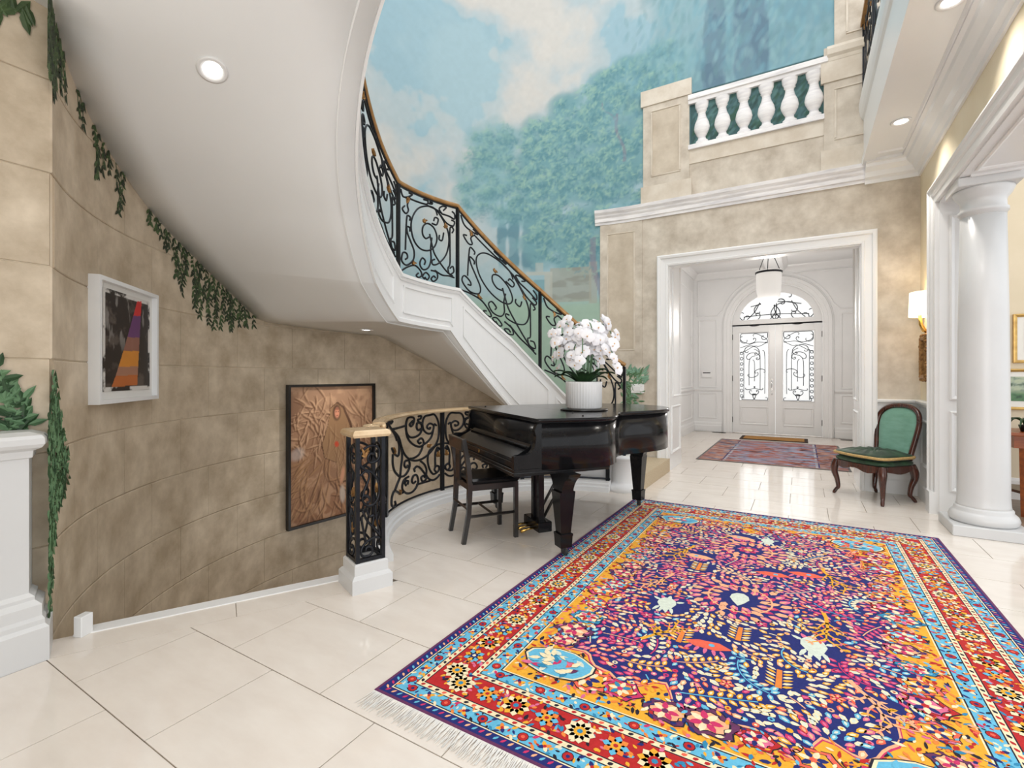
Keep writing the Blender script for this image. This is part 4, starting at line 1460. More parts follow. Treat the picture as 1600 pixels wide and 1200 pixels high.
NT = 12
for k in range(NT):
    a = 90.5 + k * (160.0 - 90.5) / NT
    b = 90.5 + (k + 1) * (160.0 - 90.5) / NT
    zz = 0.17 * (k + 1)
    r0 = RI + 0.03 if k > 0 else RI + 0.05
    if k == 0:
        mb = MB().prism([(-1.50, 5.36), (-1.50, YB - 0.01), (-2.0, YB - 0.06), (-1.86, 5.30)][::-1], 0.0, zz)
        mk('tread', mb, 'carpet', stair)
        continue
    mb = wedge(a, b + 0.5, zz - 0.20 if k > 2 else zz - 0.17, zz, r0)
    mk('tread', mb, 'carpet', stair)
mk('landing', wedge(160.0, 188.5, 1.90, 2.06), 'carpet', stair)
for k in range(12):
    a = 188.5 + k * 6.9
    zz = 2.06 + 0.17 * (k + 1)
    mk('tread', wedge(a, min(a + 7.2, 272), zz - 0.10, zz), 'carpet', stair)
# rounded foot of the stringer
mk('newel_drum', MB().lathe([(0.185, 0.0), (0.185, 0.05), (0.175, 0.065), (0.15, 0.075), (0.135, 0.085), (0.13, 0.10), (0.13, 0.33), (0.14, 0.345), (0.155, 0.355), (0.155, 0.375), (0.0, 0.38)], 32, (-1.70, 5.27, 0)), 'white', stair)

# ------------------------------------------------------------------ stair railing
rail = thing('stair_railing', 'black wrought iron scroll railing with wooden handrail climbing the curved stair', 'railing', (0, 0, 0))


def zr(d):
    return itp(d, [90.0, 96.5, 111.6, 126, 160, 188.1, 198.6, 208.9, 253, 272], [1.34, 1.46, 1.88, 2.27, 3.11, 3.11, 3.34, 3.61, 4.75, 5.18])


RR = RI + 0.02
pth = [(pol(S, RR, d)[0], pol(S, RR, d)[1], zr(d)) for d in sorted(set(list(np.arange(92.5, 268, 2.0)) + [160, 188.1]))]
mk('handrail', MB().tube(pth, 0.024, 8), 'rail_wood', rail)
mk('top_rail', MB().tube([(p[0], p[1], p[2] - 0.03) for p in pth], 0.011, 4, sq=True), 'iron', rail)
pb = [(pol(S, RR, d)[0], pol(S, RR, d)[1], zt(d) + 0.025) for d in sorted(set(list(np.arange(98, 268, 2.0)) + [160, 188]))]
posts = [92.5, 125.8, 160.0, 188.1, 216.0, 244.0]
for d in posts:
    p = pol(S, RR, d)
    z0 = zt(d) - 0.005 if d > 95 else 0.37
    if d < 95:
        p = (p[0], 5.27)
    mk('post', MB().box(p[0] - 0.015, p[1] - 0.015, z0, p[0] + 0.015, p[1] + 0.015, zr(d) - 0.02), 'iron', rail)
for k in range(5):
    d0, d1 = posts[k] + 0.8, posts[k + 1] - 0.8
    W = R_(d1 - d0) * RR
    Hh = 0.80

    def maps(u, v, w, d0=d0, d1=d1, W=W):
        # u runs from the upper post down to the lower one, as seen from the hall
        d = d1 - (d1 - d0) * u / W
        p = pol(S, RR + w, d)
        zb0 = zt(d) + 0.02
        return (p[0], p[1], zb0 + v / 0.80 * (zr(d) - 0.04 - zb0))
    iron_panel(rail, PAT_A, LEAF_A, W, Hh, maps, 0.0095, 5)

# ------------------------------------------------------------------ kerb and lower balustrade round the stairwell
KA0, KA1 = 97.0, 231.0
mb = ring_strip(MB(), KA0, KA1 + 6, lambda d: [(RC - 0.075, 0), (RC - 0.075, 0.05), (RC - 0.06, 0.06), (RC - 0.06, 0.085), (RC - 0.045, 0.095), (RC - 0.045, 0.115), (RC + 0.05, 0.115), (RC + 0.05, -0.3), (RC + 0.03, -0.3), (RC + 0.03, 0)], 2.0)
struct('trim_11', mb, 'white')
lrail = thing('stairwell_balustrade', 'curved black iron scroll balustrade with pale rail around the stairwell behind the piano', 'railing', (0, 0, 0))
pth = [(pol(S, RC, d)[0], pol(S, RC, d)[1], 0.905) for d in np.arange(KA0 - 3, KA1 + 0.1, 2.0)]
pv = [(p[0], p[1]) for p in pth]
mk('handrail', MB().sweep(pth, [(-0.045, 0), (-0.05, 0.012), (-0.04, 0.03), (0.0, 0.036), (0.04, 0.03), (0.05, 0.012), (0.045, 0)]), 'rail_brass', lrail)
vc = pol(S, RC + 0.05, KA1 + 2.5)
vp = [(vc[0] + 0.075 * (1 - t * 0.7) * math.cos(a), vc[1] + 0.075 * (1 - t * 0.7) * math.sin(a), 0.915) for t, a in zip(np.linspace(0, 1, 24), np.linspace(0.6, 0.6 + 2.6 * PI, 24))]
mk('volute', MB().tube(vp, 0.018, 7), 'rail_brass', lrail)
mk('bottom_rail', MB().tube([(pol(S, RC, d)[0], pol(S, RC, d)[1], 0.135) for d in np.arange(KA0, KA1 + 5, 2.0)], 0.011, 4, sq=True), 'iron', lrail)
lposts = [231.0, 210.0, 172.3, 134.6, 98.0]
for d in lposts:
    p = pol(S, RC, d)
    M = Matrix.Translation((p[0], p[1], 0)) @ Matrix.Rotation(R_(d), 4, 'Z')
    mk('post', MB().box(-0.013, -0.02, 0.115, 0.013, 0.02, 0.905, 0, M), 'iron', lrail)
for k in range(4):
    d1, d0 = lposts[k] - 0.6, lposts[k + 1] + 0.6
    W = R_(d1 - d0) * RC

    def mapl(u, v, w, d0=d0, d1=d1, W=W, fl=(k in (2,))):
        if fl:
            u = W - u
        d = d1 - (d1 - d0) * u / W
        p = pol(S, RC + w, d)
        return (p[0], p[1], 0.14 + v)
    iron_panel(lrail, PAT_B if k else PAT_N0, LEAF_B if k else [], W, 0.755, mapl, 0.0115, 5)

# ------------------------------------------------------------------ cage newel post at the head of the basement stair
NRZ = math.atan2(0.93, 0.37) - PI / 2
newel = thing('newel_post', 'square cage newel of black iron scrolls on a white base at the stairwell', 'newel post', (-2.285, 2.075, 0), NRZ)
newel.scale = (0.82, 0.82, 1.0)
mk('base', MB().sweep([(-0.15, -0.15), (0.15, -0.15), (0.15, 0.15), (-0.15, 0.15)], [(0, 0), (0, 0.08), (-0.015, 0.095), (-0.025, 0.10), (-0.025, 0.155), (-0.035, 0.165), (-0.15, 0.165), (-0.15, 0)], True), 'white_dimmed', newel)
for sx in (-1, 1):
    for sy in (-1, 1):
        mk('corner_post', MB().box(sx * 0.095 - 0.014, sy * 0.095 - 0.014, 0.165, sx * 0.095 + 0.014, sy * 0.095 + 0.014, 0.905), 'iron', newel)
mk('lower_frame', MB().sweep([(-0.095, -0.095), (0.095, -0.095), (0.095, 0.095), (-0.095, 0.095)], [(-0.012, 0.168), (0.012, 0.168), (0.012, 0.188), (-0.012, 0.188)], True), 'iron', newel)
mk('cap', MB().sweep([(-0.13, -0.13), (0.13, -0.13), (0.13, 0.13), (-0.13, 0.13)], [(0.0, 0.905), (0.012, 0.92), (0.005, 0.94), (-0.01, 0.948), (-0.13, 0.95), (-0.13, 0.905)], True), 'rail_brass', newel)
for k in range(4):
    M = Matrix.Rotation(k * PI / 2, 4, 'Z')

    def mapn(u, v, w, M=M):
        return tuple(M @ Vector((-0.085 + u, -0.095 - w, 0.19 + v)))
    iron_panel(newel, PAT_N, [(0.5, 0.50, 70), (0.6, 0.2, 100)] if k % 2 == 0 else [(0.3, 0.84, 120)], 0.17, 0.71, mapn, 0.009, 5)

# ------------------------------------------------------------------ white nosing and basement steps
n0 = pol(S, 1.70, NOSE)
n1_ = pol(S, 3.05, NOSE)
mb = MB().prism([(n0[0] - nn[0] * 0.07, n0[1] - nn[1] * 0.07), (n1_[0] - nn[0] * 0.07, n1_[1] - nn[1] * 0.07), (n1_[0] + nn[0] * 0.015, n1_[1] + nn[1] * 0.015), (n0[0] + nn[0] * 0.015, n0[1] + nn[1] * 0.015)], -0.17, 0.006)
struct('trim_12', mb, 'white')
bst = thing('basement_stairs', 'carpeted steps turning down below the floor along the curved stone wall', 'stairs', (0, 0, 0))
for k in range(8):
    b = NOSE - 0.5 - k * 8.5
    a = b - 8.5
    zz = -0.175 * (k + 1)
    aa = np.linspace(a, b, 5)
    poly = [pol(S, RC + 0.06, q) for q in aa] + [outer(min(q, 240), 0.02) for q in aa[::-1]]
    mk('tread', MB().prism(poly[::-1], zz - 0.175, zz), 'carpet', bst)
pe = (XL + 0.05, 0.93)
pst = MB().box(-0.022, -0.03, 0, 0.022, 0.03, 0.10, bev=0.003)
pst = struct('trim_13', pst, 'white')
pst.location = (-3.02, 0.955, 0)
pst.rotation_euler = (0, 0, R_(25))

# ------------------------------------------------------------------ white pedestal wall at the left
ped = thing('pedestal', 'white panelled low pedestal wall with moulded cap at the left edge', 'pedestal', (0, 0, 0))
PP = [(-2.96, -1.2), (-2.96, 0.745), (XL + 0.045, 0.785)]


def ped_sweep(prof):
    return MB().sweep(PP, prof)


mk('body', ped_sweep([(0, 0), (0, 1.0), (-0.10, 1.0), (-0.10, 0)]), 'white_dimmed', ped)
mk('cap', ped_sweep([(0, 0.90), (0.012, 0.905), (0.015, 0.935), (0.045, 0.95), (0.055, 0.965), (0.055, 0.99), (0.045, 1.005), (0.0, 1.02), (-0.10, 1.02), (-0.10, 0.90)]), 'white_dimmed', ped)
mk('base_moulding', ped_sweep([(0, 0), (0.07, 0), (0.07, 0.15), (0.055, 0.165), (0.055, 0.185), (0.045, 0.20), (0.045, 0.25), (0.02, 0.27), (0.02, 0.285), (0.0, 0.30)]), 'white_dimmed', ped)
Mp = axes((-2.96, 0, 0), (0, 1, 0), (0, 0, 1), (1, 0, 0))
mk('panel_moulding', MB().rect_frame(1.5, 0.42, [(0, 0), (0, 0.012), (0.015, 0.02), (0.035, 0.006), (0.045, 0)][::1], 0, Mp, -0.90, 0.39), 'white_dimmed', ped)

# ------------------------------------------------------------------ recessed lights


def downlight(loc, label, nrm=(0, 0, -1), power=10):
    o = thing('recessed_light', label, 'light', loc, 0, 'recessed ceiling lights')
    q = Vector((0, 0, -1)).rotation_difference(Vector(nrm))
    o.rotation_euler = q.to_euler()
    mk('trim_ring', MB().lathe([(0.078, 0.002), (0.080, -0.006), (0.070, -0.010), (0.055, -0.006), (0.050, 0.0)], 32), 'white', o)
    mk('lamp', MB().lathe([(0.0, -0.003), (0.045, -0.004), (0.050, 0.0)], 24), 'bulb', o)
    d = bpy.data.lights.new('recessed_spot', 'SPOT')
    d.energy = power
    d.spot_size = R_(110)
    d.spot_blend = 0.8
    d.color = (1, 0.95, 0.88)
    d.shadow_soft_size = 0.05
    s = bpy.data.objects.new('recessed_spot', d)
    COL.objects.link(s)
    s.parent = o
    s.location = (0, 0, -0.03)
    return o


def soffit_point(d, r):
    p = pol(S, r, d)
    h = 1.0
    z = soff(d, r)
    p1 = pol(S, r, d + h)
    p2 = pol(S, r + 0.05, d)
    e1 = Vector((p1[0] - p[0], p1[1] - p[1], soff(d + h, r) - z))
    e2 = Vector((p2[0] - p[0], p2[1] - p[1], soff(d, r + 0.05) - z))
    n = e1.cross(e2).normalized()
    if n.z > 0:
        n = -n
    return (p[0], p[1], z), n


loc, nv = soffit_point(238.5, 2.48)
downlight(loc, 'round recessed light in the sloping stair underside at upper left', nv, 14)
loc, nv = soffit_point(175.0, 2.62)
downlight(loc, 'small recessed light under the stair landing above the brown framed picture', nv, 30)
downlight((0.784, 5.63, 3.598), 'recessed light under the balcony near the column', (0, 0, -1), 30)
downlight((0.80, 3.98, 3.598), 'recessed light under the balcony at the top edge of the photo', (0, 0, -1), 30)

# ------------------------------------------------------------------ painted vines on the stone wall


def wall_leaf(mb, a, z, ang, L, w, off=0.010):
    """leaf lying on the round wall at wall angle a"""
    c, s_ = math.cos(ang), math.sin(ang)
    pts = [(0, 0), (0.3, 0.5), (0.65, 0.42), (1, 0), (0.65, -0.42), (0.3, -0.5)]
    vs = []
    for (x, y) in pts:
        x, y = x * L, y * w
        u, v = x * c - y * s_, x * s_ + y * c
        p = wallp(a - math.degrees(u / RW), RW - off - (0.006 if abs(y) < 1e-6 else 0))
        vs.append((p[0], p[1], z + v))
    mb.add(vs, [(0, 1, 2, 3), (0, 3, 4, 5)])


def vine(name, label, d0, d1, lenf, nst, seed, L=0.05):
    r = random.Random(seed)
    o = thing(name, label, 'painted vine', (0, 0, 0), 0, 'painted ivy on the stone wall')
    lv, st, ld = MB(), MB(), MB()
    for k in range(nst):
        t = (k + r.random()) / nst
        d = d0 + (d1 - d0) * t
        a = wall_angle(min(d, 240)) + max(0, d - 240) * 1.0
        z = zbo(d) - 0.005
        ln = lenf(t) * (0.6 + 0.5 * r.random())
        drift = r.uniform(-0.25, 0.25)
        pts = []
        n = max(2, int(ln / 0.034))
        for i in range(n + 1):
            q = i / n
            aa = a + math.degrees(drift * ln * q / RW) + 0.1 * math.sin(q * 9 + k)
            zz = z - ln * q
            pts.append((aa, zz))
            for sgn in (-1, 1):
                if r.random() < 0.8:
                    wall_leaf(lv if r.random() < 0.45 else ld, aa, zz, -PI / 2 + sgn * r.uniform(0.3, 0.9), L * r.uniform(0.8, 1.4), L * 0.42, 0.010 + 0.002 * r.random())
        if len(pts) > 1:
            st.tube([(*wallp(p[0], RW - 0.010), p[1]) for p in pts], 0.002, 4)
    mk('leaves', lv, 'leaf_vine', o, 'stuff')
    mk('dark_leaves', ld, 'leaf_vine_dark', o, 'stuff')
    mk('stems', st, 'leaf_vine', o, 'stuff')


vine('painted_vine', 'long dark green painted vine hanging below the stair above the picture pair', 193, 216.5, lambda t: 0.10 + 0.33 * math.sin(PI * min(1, t * 1.15)) ** 1.2, 34, 3, 0.052)
vine('painted_vine', 'middle painted vine sprig hanging from the stair edge', 221.0, 229.0, lambda t: 0.20 + 0.10 * math.sin(t * 9), 8, 5, 0.05)
vine('painted_vine', 'tiny painted vine sprig between two larger vines', 231.0, 233.4, lambda t: 0.12, 3, 6, 0.045)
vine('painted_vine', 'painted vine trailing down the corner at top left', 237.5, 244.5, lambda t: 0.18 + 0.34 * t, 12, 8, 0.05)


def flat_leaf(mb, M, x, y, ang, L, w):
    c, s_ = math.cos(ang), math.sin(ang)
    vs = []
    for (px, py, pz) in [(0, 0, 0), (0.3, 0.5, 0), (0.65, 0.42, 0), (1, 0, 0), (0.65, -0.42, 0), (0.3, -0.5, 0)]:
        px, py = px * L, py * w
        vs.append((x + px * c - py * s_, y + px * s_ + py * c, 0.004 if abs(py) > 0 else 0.012))
    mb.add(vs, [(0, 1, 2, 3), (0, 3, 4, 5)], 0, M)


rr = random.Random(21)
o = thing('painted_foliage', 'painted green leafy plant above the white pedestal at the left edge', 'painted plant', (0, 0, 0))
lv, lv2 = MB(), MB()
Mf = axes((XL, 0, 0), (0, 1, 0), (0, 0, 1), (1, 0, 0))
for k in range(230):
    y = 0.35 + 0.43 * rr.random()
    top_ = 1.36 - 0.22 * abs(math.sin(y * 14)) - (0.05 if y < 0.5 else 0)
    z = 0.98 + (top_ - 0.98) * rr.random()
    flat_leaf(lv if k % 3 else lv2, axes((XL + 0.002 + 0.012 * rr.random(), 0, 0), (0, 1, 0), (0, 0, 1), (1, 0, 0)), y, z, PI / 2 + rr.uniform(-1.3, 1.3), 0.075 * rr.uniform(0.6, 1.2), 0.03)
for k in range(7):
    a = 249 - 7.0 * k / 6 - 1.0
    z1 = 1.30 - 0.10 * abs(k - 2)
    ln = [0.98, 0.95, 0.85, 0.62, 0.5, 0.36, 0.2][k]
    for i in range(int(ln / 0.018)):
        for sgn in (-1, 1):
            wall_leaf(lv if rr.random() < 0.55 else lv2, a + rr.uniform(-0.6, 0.6), z1 - i * 0.018, -PI / 2 + sgn * rr.uniform(0.3, 1.0), 0.06 * rr.uniform(0.6, 1.2), 0.024, 0.010 + 0.004 * rr.random())
mk('leaves', lv, 'leaf_green', o, 'stuff')
mk('shaded_leaves', lv2, 'leaf_dark', o, 'stuff')
# leaves at the very top left on the flat wall
o = thing('painted_vine', 'painted dark leaves on the flat wall at the top left corner', 'painted vine', (0, 0, 0), 0, 'painted ivy on the stone wall')
lv = MB()
for k in range(70):
    y, z = 0.55 + 0.25 * rr.random(), 2.85 + 0.55 * rr.random()
    if z < 3.28 - (y - 0.5) * 0.9 - 0.25 * rr.random():
        continue
    flat_leaf(lv, axes((XL + 0.002, 0, 0), (0, 1, 0), (0, 0, 1), (1, 0, 0)), y, z, -PI / 2 + rr.uniform(-0.9, 0.9), 0.11 * rr.uniform(0.6, 1.1), 0.035)
mk('leaves', lv, 'leaf_vine', o, 'stuff')

# ------------------------------------------------------------------ pictures on the stone wall


def art_grid(cvs, M, parent, name):
    V = np.zeros((cvs.ny, cvs.nx, 3))
    Mn = np.array(M)
    P = np.stack([cvs.S, cvs.Z, np.zeros_like(cvs.S), np.ones_like(cvs.S)], -1) @ Mn.T
    V = P[..., :3].reshape(-1, 3)
    jj, ii = np.nonzero(np.ones((cvs.ny - 1, cvs.nx - 1)))
    F = np.stack([jj * cvs.nx + ii, jj * cvs.nx + ii + 1, (jj + 1) * cvs.nx + ii + 1, (jj + 1) * cvs.nx + ii], 1)
    return grid_mesh(name, V, F, cvs.c.reshape(-1, 3), 'art_paint', parent)


def poly_mask(cvs, pts):
    x, y = cvs.S, cvs.Z
    ins_ = np.zeros(x.shape, bool)
    n = len(pts)
    for i in range(n):
        x0, y0 = pts[i]
        x1, y1 = pts[(i + 1) % n]
        if y0 == y1:
            continue
        c = ((y0 > y) != (y1 > y)) & (x < (x1 - x0) * (y - y0) / (y1 - y0) + x0)
        ins_ ^= c
    return ins_.astype(float)


A, B = Vector((-3.66, 1.17, 0)), Vector((-4.25, 1.73, 0))
xd = (B - A).normalized()
nv = Vector((xd.y, -xd.x, 0))
if nv.dot(Vector((WC[0], WC[1], 0)) - A) < 0:
    nv = -nv
w1, h1, zb1, dep = (B - A).length, 0.785, 1.095, 0.065
A = A + nv * 0.004
Mw = axes(A + Vector((0, 0, zb1)), xd, (0, 0, 1), nv)
pic = thing('framed_picture', 'white box framed dark abstract picture with striped orange purple red tower', 'picture', (0, 0, 0))
mk('frame', MB().rect_frame(w1, h1, [(0, 0), (0, dep), (0.026, dep), (0.026, 0.03), (0.026, 0.0)], 0, Mw), 'frame_white', pic)
mk('mount', MB().box(0.02, 0.02, 0.0, w1 - 0.02, h1 - 0.02, 0.030, 0, Mw), 'mount_board', pic)
c2 = Canvas(0.10, w1 - 0.075, 0.075, h1 - 0.06, 0.006)
c2.c[:] = L3(38, 30, 28)
na = fbm((c2.ny, c2.nx), (8, 5), 401, 5)
nb = fbm((c2.ny, c2.nx), (4, 12), 409, 4)
c2.mix(np.clip((na - 0.56) * 6, 0, 0.7), L3(96, 86, 80))
c2.mix(np.clip((nb - 0.62) * 8, 0, 0.6) * np.clip((c2.Z - 0.25) * 6, 0, 1), L3(150, 146, 142))
edge = np.minimum(np.minimum(c2.S - 0.10, w1 - 0.075 - c2.S), np.minimum(c2.Z - 0.075, h1 - 0.06 - c2.Z))
c2.mix((edge < 0.025) * np.clip((na - 0.47) * 10, 0, 1), L3(215, 212, 208))
tw0, tw1, ztw = 0.20, 0.58, 0.10


def tower(t):
    # left and right edges at relative height t
    return (tw0 + (0.545 - tw0) * t ** 0.9, 0.545 + (0.56 - 0.545) * t - 0.05 * (1 - t) + 0.05)


stripes = [(0.0, 0.12, (190, 104, 46)), (0.12, 0.22, (168, 120, 96)), (0.22, 0.40, (216, 140, 48)), (0.40, 0.56, (146, 98, 82)), (0.56, 0.82, (104, 58, 112)), (0.82, 1.0, (206, 44, 44))]
for (t0, t1, cc) in stripes:
    l0, r0 = tower(t0)
    l1, r1 = tower(t1)
    hh = 0.60
    c2.mix(poly_mask(c2, [(l0, ztw + t0 * hh), (r0, ztw + t0 * hh + 0.01), (r1, ztw + t1 * hh + 0.01), (l1, ztw + t1 * hh)]) * (0.85 + 0.15 * na), L3(*cc))
art_grid(c2, Mw @ Matrix.Translation((0, 0, 0.034)), pic, 'picture_print')

A, B = Vector((-4.865, 3.28, 0)), Vector((-4.765, 4.44, 0))
xd = (B - A).normalized()
nv = Vector((xd.y, -xd.x, 0))
w2, h2, zb2 = (B - A).length, 1.60, -0.43
A = A + nv * 0.01
Mw = axes(A + Vector((0, 0, zb2)), xd, (0, 0, 1), nv)
pic = thing('framed_painting', 'black framed brown painting of a veiled seated figure among crumpled drapery', 'painting', (0, 0, 0))
mk('frame', MB().rect_frame(w2, h2, [(0, 0), (0, 0.055), (0.028, 0.055), (0.028, 0.02), (0.028, 0)], 0, Mw), 'frame_black', pic)
c3 = Canvas(0.02, w2 - 0.02, 0.02, h2 - 0.02, 0.0075)
shp = (c3.ny, c3.nx)
na = fbm(shp, (5, 4), 501, 5)
nb = fbm(shp, (10, 7), 511, 4)
c3.c[:] = L3(150, 112, 84)
c3.mix(np.clip((c3.Z / h2 - 0.45) * 1.2, 0, 0.6), L3(172, 138, 112))
c3.mix(np.clip((0.30 - c3.Z / h2) * 2.2, 0, 0.7), L3(134, 84, 46))
rp = np.random.default_rng(91)
c3.mix(soft(na, 0.50, 0.66) * 0.6, L3(104, 70, 48))
c3.mix(soft(nb, 0.54, 0.68) * 0.5, L3(196, 158, 126))


def stroke(c, P, w, col, op):
    P = crom(P, 10)
    n = len(P)
    for i_, q in enumerate(P):
        t = i_ / (n - 1)
        c.dab(q[0], q[1], w * (0.4 + math.sin(PI * t)), w * (0.4 + math.sin(PI * t)), 0, col, op)


def folds(c, n, area, ang, spread, ln, dark, light, w=0.010):
    for k in range(n):
        x, y = rp.uniform(area[0], area[1]), rp.uniform(area[2], area[3])
        a = ang(x, y) + rp.normal(0, spread)
        L = ln * rp.uniform(0.8, 1.7)
        b1, b2 = rp.normal(0, 0.25), rp.normal(0, 0.25)
        P = [(x, y)]
        for q in range(3):
            a += (b1, b2, b1)[q]
            P.append((P[-1][0] + L / 3 * math.cos(a), P[-1][1] + L / 3 * math.sin(a)))
        stroke(c, P, w, dark, 0.34)
        stroke(c, [(p[0] + 0.016, p[1] + 0.010) for p in P], w * 0.9, light, 0.24)


DK, LT = L3(92, 56, 34), L3(204, 166, 132)
folds(c3, 34, (0.3, 1.1, 1.0, 1.55), lambda x, y: -1.35, 0.25, 0.40, DK, LT)
folds(c3, 60, (0.05, 0.48, 0.85, 1.45), lambda x, y: rp.uniform(0, 6.28), 0.6, 0.16, DK, LT)
folds(c3, 70, (0.05, 0.55, 0.15, 0.80), lambda x, y: math.atan2(y - 0.95, x - 0.62), 0.18, 0.26, L3(78, 44, 22), L3(190, 146, 104))
folds(c3, 40, (0.50, 1.05, 0.10, 0.55), lambda x, y: -1.2, 0.5, 0.20, L3(86, 50, 28), L3(188, 142, 102))
folds(c3, 22, (0.80, 1.1, 0.3, 1.1), lambda x, y: -1.0, 0.4, 0.26, DK, LT)
rob = [(0.62, 1.37), (0.70, 1.31), (0.79, 1.12), (0.85, 0.90), (0.81, 0.70), (0.79, 0.44), (0.69, 0.42), (0.62, 0.66), (0.46, 0.74), (0.43, 0.90), (0.50, 1.10), (0.54, 1.31)]
c3.mix(poly_mask(c3, [(0.62 + (p[0] - 0.62) * 1.12 + 0.012, 0.9 + (p[1] - 0.9) * 1.04) for p in rob]) * 0.85, L3(74, 44, 28))
c3.mix(poly_mask(c3, rob) * 0.9, L3(160, 124, 90))
folds(c3, 26, (0.50, 0.76, 0.62, 1.12), lambda x, y: -1.45, 0.2, 0.24, L3(104, 70, 46), L3(194, 156, 118), 0.006)
c3.dab(0.62, 1.26, 0.055, 0.095, 0.0, L3(56, 32, 24), 1)
c3.dab(0.625, 1.255, 0.036, 0.066, 0.0, L3(212, 146, 116), 1)
c3.dab(0.625, 1.30, 0.030, 0.015, 0.0, L3(120, 66, 48), 0.6)
c3.dab(0.612, 1.268, 0.008, 0.006, 0.0, L3(40, 22, 18), 0.9)
c3.dab(0.640, 1.268, 0.008, 0.006, 0.0, L3(40, 22, 18), 0.9)
c3.dab(0.626, 1.222, 0.012, 0.006, 0.0, L3(150, 60, 56), 0.9)
c3.dab(0.62, 0.88, 0.030, 0.038, 0.3, L3(200, 70, 44), 0.9)
c3.dab(0.70, 0.50, 0.027, 0.10, -0.2, L3(206, 150, 118), 0.85)
c3.dab(0.70, 0.27, 0.04, 0.11, 0.05, L3(190, 176, 162), 0.85)
c3.dab(0.12, 0.82, 0.09, 0.07, 0.4, L3(186, 176, 172), 0.5)  # pale smears paint reflection highlights into the canvas colour
c3.c *= 1.15
art_grid(c3, Mw @ Matrix.Translation((0, 0, 0.022)), pic, 'canvas')

# ------------------------------------------------------------------ grand piano (local x to treble, y away from the player)
PRZ = math.atan2(-0.586, 0.81)
piano = thing('grand_piano', 'glossy black baby grand piano with closed lid beside the rug', 'piano', (-1.43, 3.07, 0), PRZ)
OUT = [(0.04, -0.21), (0.085, 0.05), (0.105, 0.22), (0.085, 0.34), (0.0, 0.45), (-0.13, 0.54), (-0.22, 0.63), (-0.26, 0.75), (-0.285, 0.93), (-0.32, 1.10), (-0.39, 1.25), (-0.51, 1.37), (-0.68, 1.45), (-0.87, 1.46), (-1.06, 1.40),
       (-1.24, 1.24), (-1.35, 1.0), (-1.39, 0.72), (-1.40, 0.40)]
curve = [tuple(p) for p in crom(OUT, 6)]
rim = curve + [(-1.40, -0.21)]


def offset_poly(poly, d):
    n = len(poly)
    res = []
    for i in range(n):
        p0, p1, p2 = Vector(poly[i - 1]), Vector(poly[i]), Vector(poly[(i + 1) % n])
        e0, e1 = (p1 - p0), (p2 - p1)
        if e0.length < 1e-6 or e1.length < 1e-6:
            res.append(tuple(p1))
            continue
        e0.normalize()
        e1.normalize()
        nrm = Vector((e0.y, -e0.x)) + Vector((e1.y, -e1.x))
        if nrm.length < 1e-6:
            nrm = Vector((e0.y, -e0.x))
        nrm.normalize()
        k = 1 / max(0.5, nrm.dot(Vector((e0.y, -e0.x))))
        res.append((p1.x + nrm.x * d * k, p1.y + nrm.y * d * k))
    return res


def clip_y(poly, y, keep_above):
    return clip_poly(poly, (0, y), (0, 1 if keep_above else -1))


ZB, ZR, ZL0, ZL1 = 0.635, 0.945, 0.957, 0.982
mb = MB().prism(rim, ZB, ZR, 0, None, True)
mk('rim', mb, 'lacquer', piano)
mk('rim_lip', MB().prism(offset_poly(rim, -0.006), ZR, ZL0, 0, None, True), 'lacquer', piano)
lid = offset_poly(rim, 0.014)
mk('lid', MB().prism(clip_y(lid, 0.302, True), ZL0, ZL1, 0, None, True), 'lacquer', piano)
mk('lid_flap', MB().prism(clip_y(lid, 0.298, False), ZL0, ZL1, 0, None, True), 'lacquer', piano)
for (x, y) in ((-0.02, 0.18), (-0.30, 0.26), (-1.28, -0.10)):
    mk('lid_bumper', MB().lathe([(0.008, 0), (0.007, 0.006), (0.0, 0.008)], 10, (x, y, ZL1)), 'black_wood', piano)
# keybed, cheeks, fallboard
mk('keybed', MB().box(-1.40, -0.385, 0.60, 0.045, 0.36, 0.648, bev=0.004), 'lacquer', piano)
mk('key_moulding', MB().box(-1.41, -0.392, 0.612, 0.055, 0.362, 0.628, bev=0.004), 'lacquer', piano)
for x0, x1 in ((0.005, 0.045), (-1.40, -1.36)):
    prof = [(-0.385, 0.648), (-0.385, 0.735), (-0.36, 0.742), (-0.30, 0.742)] + [(-0.30 + 0.075 * math.sin(a), 0.742 + 0.10 * (1 - math.cos(a))) for a in np.linspace(0.2, PI / 2, 6)] + [(-0.222, 0.86), (-0.235, 0.90), (-0.215, 0.945), (-0.18, 0.945), (-0.18, 0.648)]
    Mc = axes((x0, 0, 0), (0, 1, 0), (0, 0, 1), (1, 0, 0))
    mk('cheek', MB().prism(prof, 0, x1 - x0, 0, Mc), 'lacquer', piano)
mk('key_slip', MB().box(-1.36, -0.372, 0.648, 0.005, -0.350, 0.690, bev=0.003), 'lacquer', piano)
for x0, x1 in ((-1.36, -1.29), (-0.065, 0.005)):
    mk('key_block', MB().box(x0, -0.350, 0.648, x1, -0.19, 0.715, bev=0.004), 'lacquer', piano)
Mfb = axes((-1.29, 0, 0), (0, 1, 0), (0, 0, 1), (1, 0, 0))
mk('fallboard', MB().prism([(-0.355, 0.69), (-0.352, 0.708), (-0.30, 0.735), (-0.225, 0.775), (-0.205, 0.80), (-0.19, 0.80), (-0.19, 0.66), (-0.33, 0.66)], 0, 1.225, 0, Mfb), 'lacquer', piano)
mk('fallboard_rail', MB().tube([(-1.285, -0.245, 0.778), (-0.07, -0.245, 0.778)], 0.008, 6), 'lacquer', piano)
mk('name_board', MB().box(-1.36, -0.205, 0.78, 0.005, -0.185, 0.945), 'lacquer', piano)
mk('lock_plate', MB().box(-0.70, -0.374, 0.660, -0.68, -0.371, 0.682), 'brass', piano)


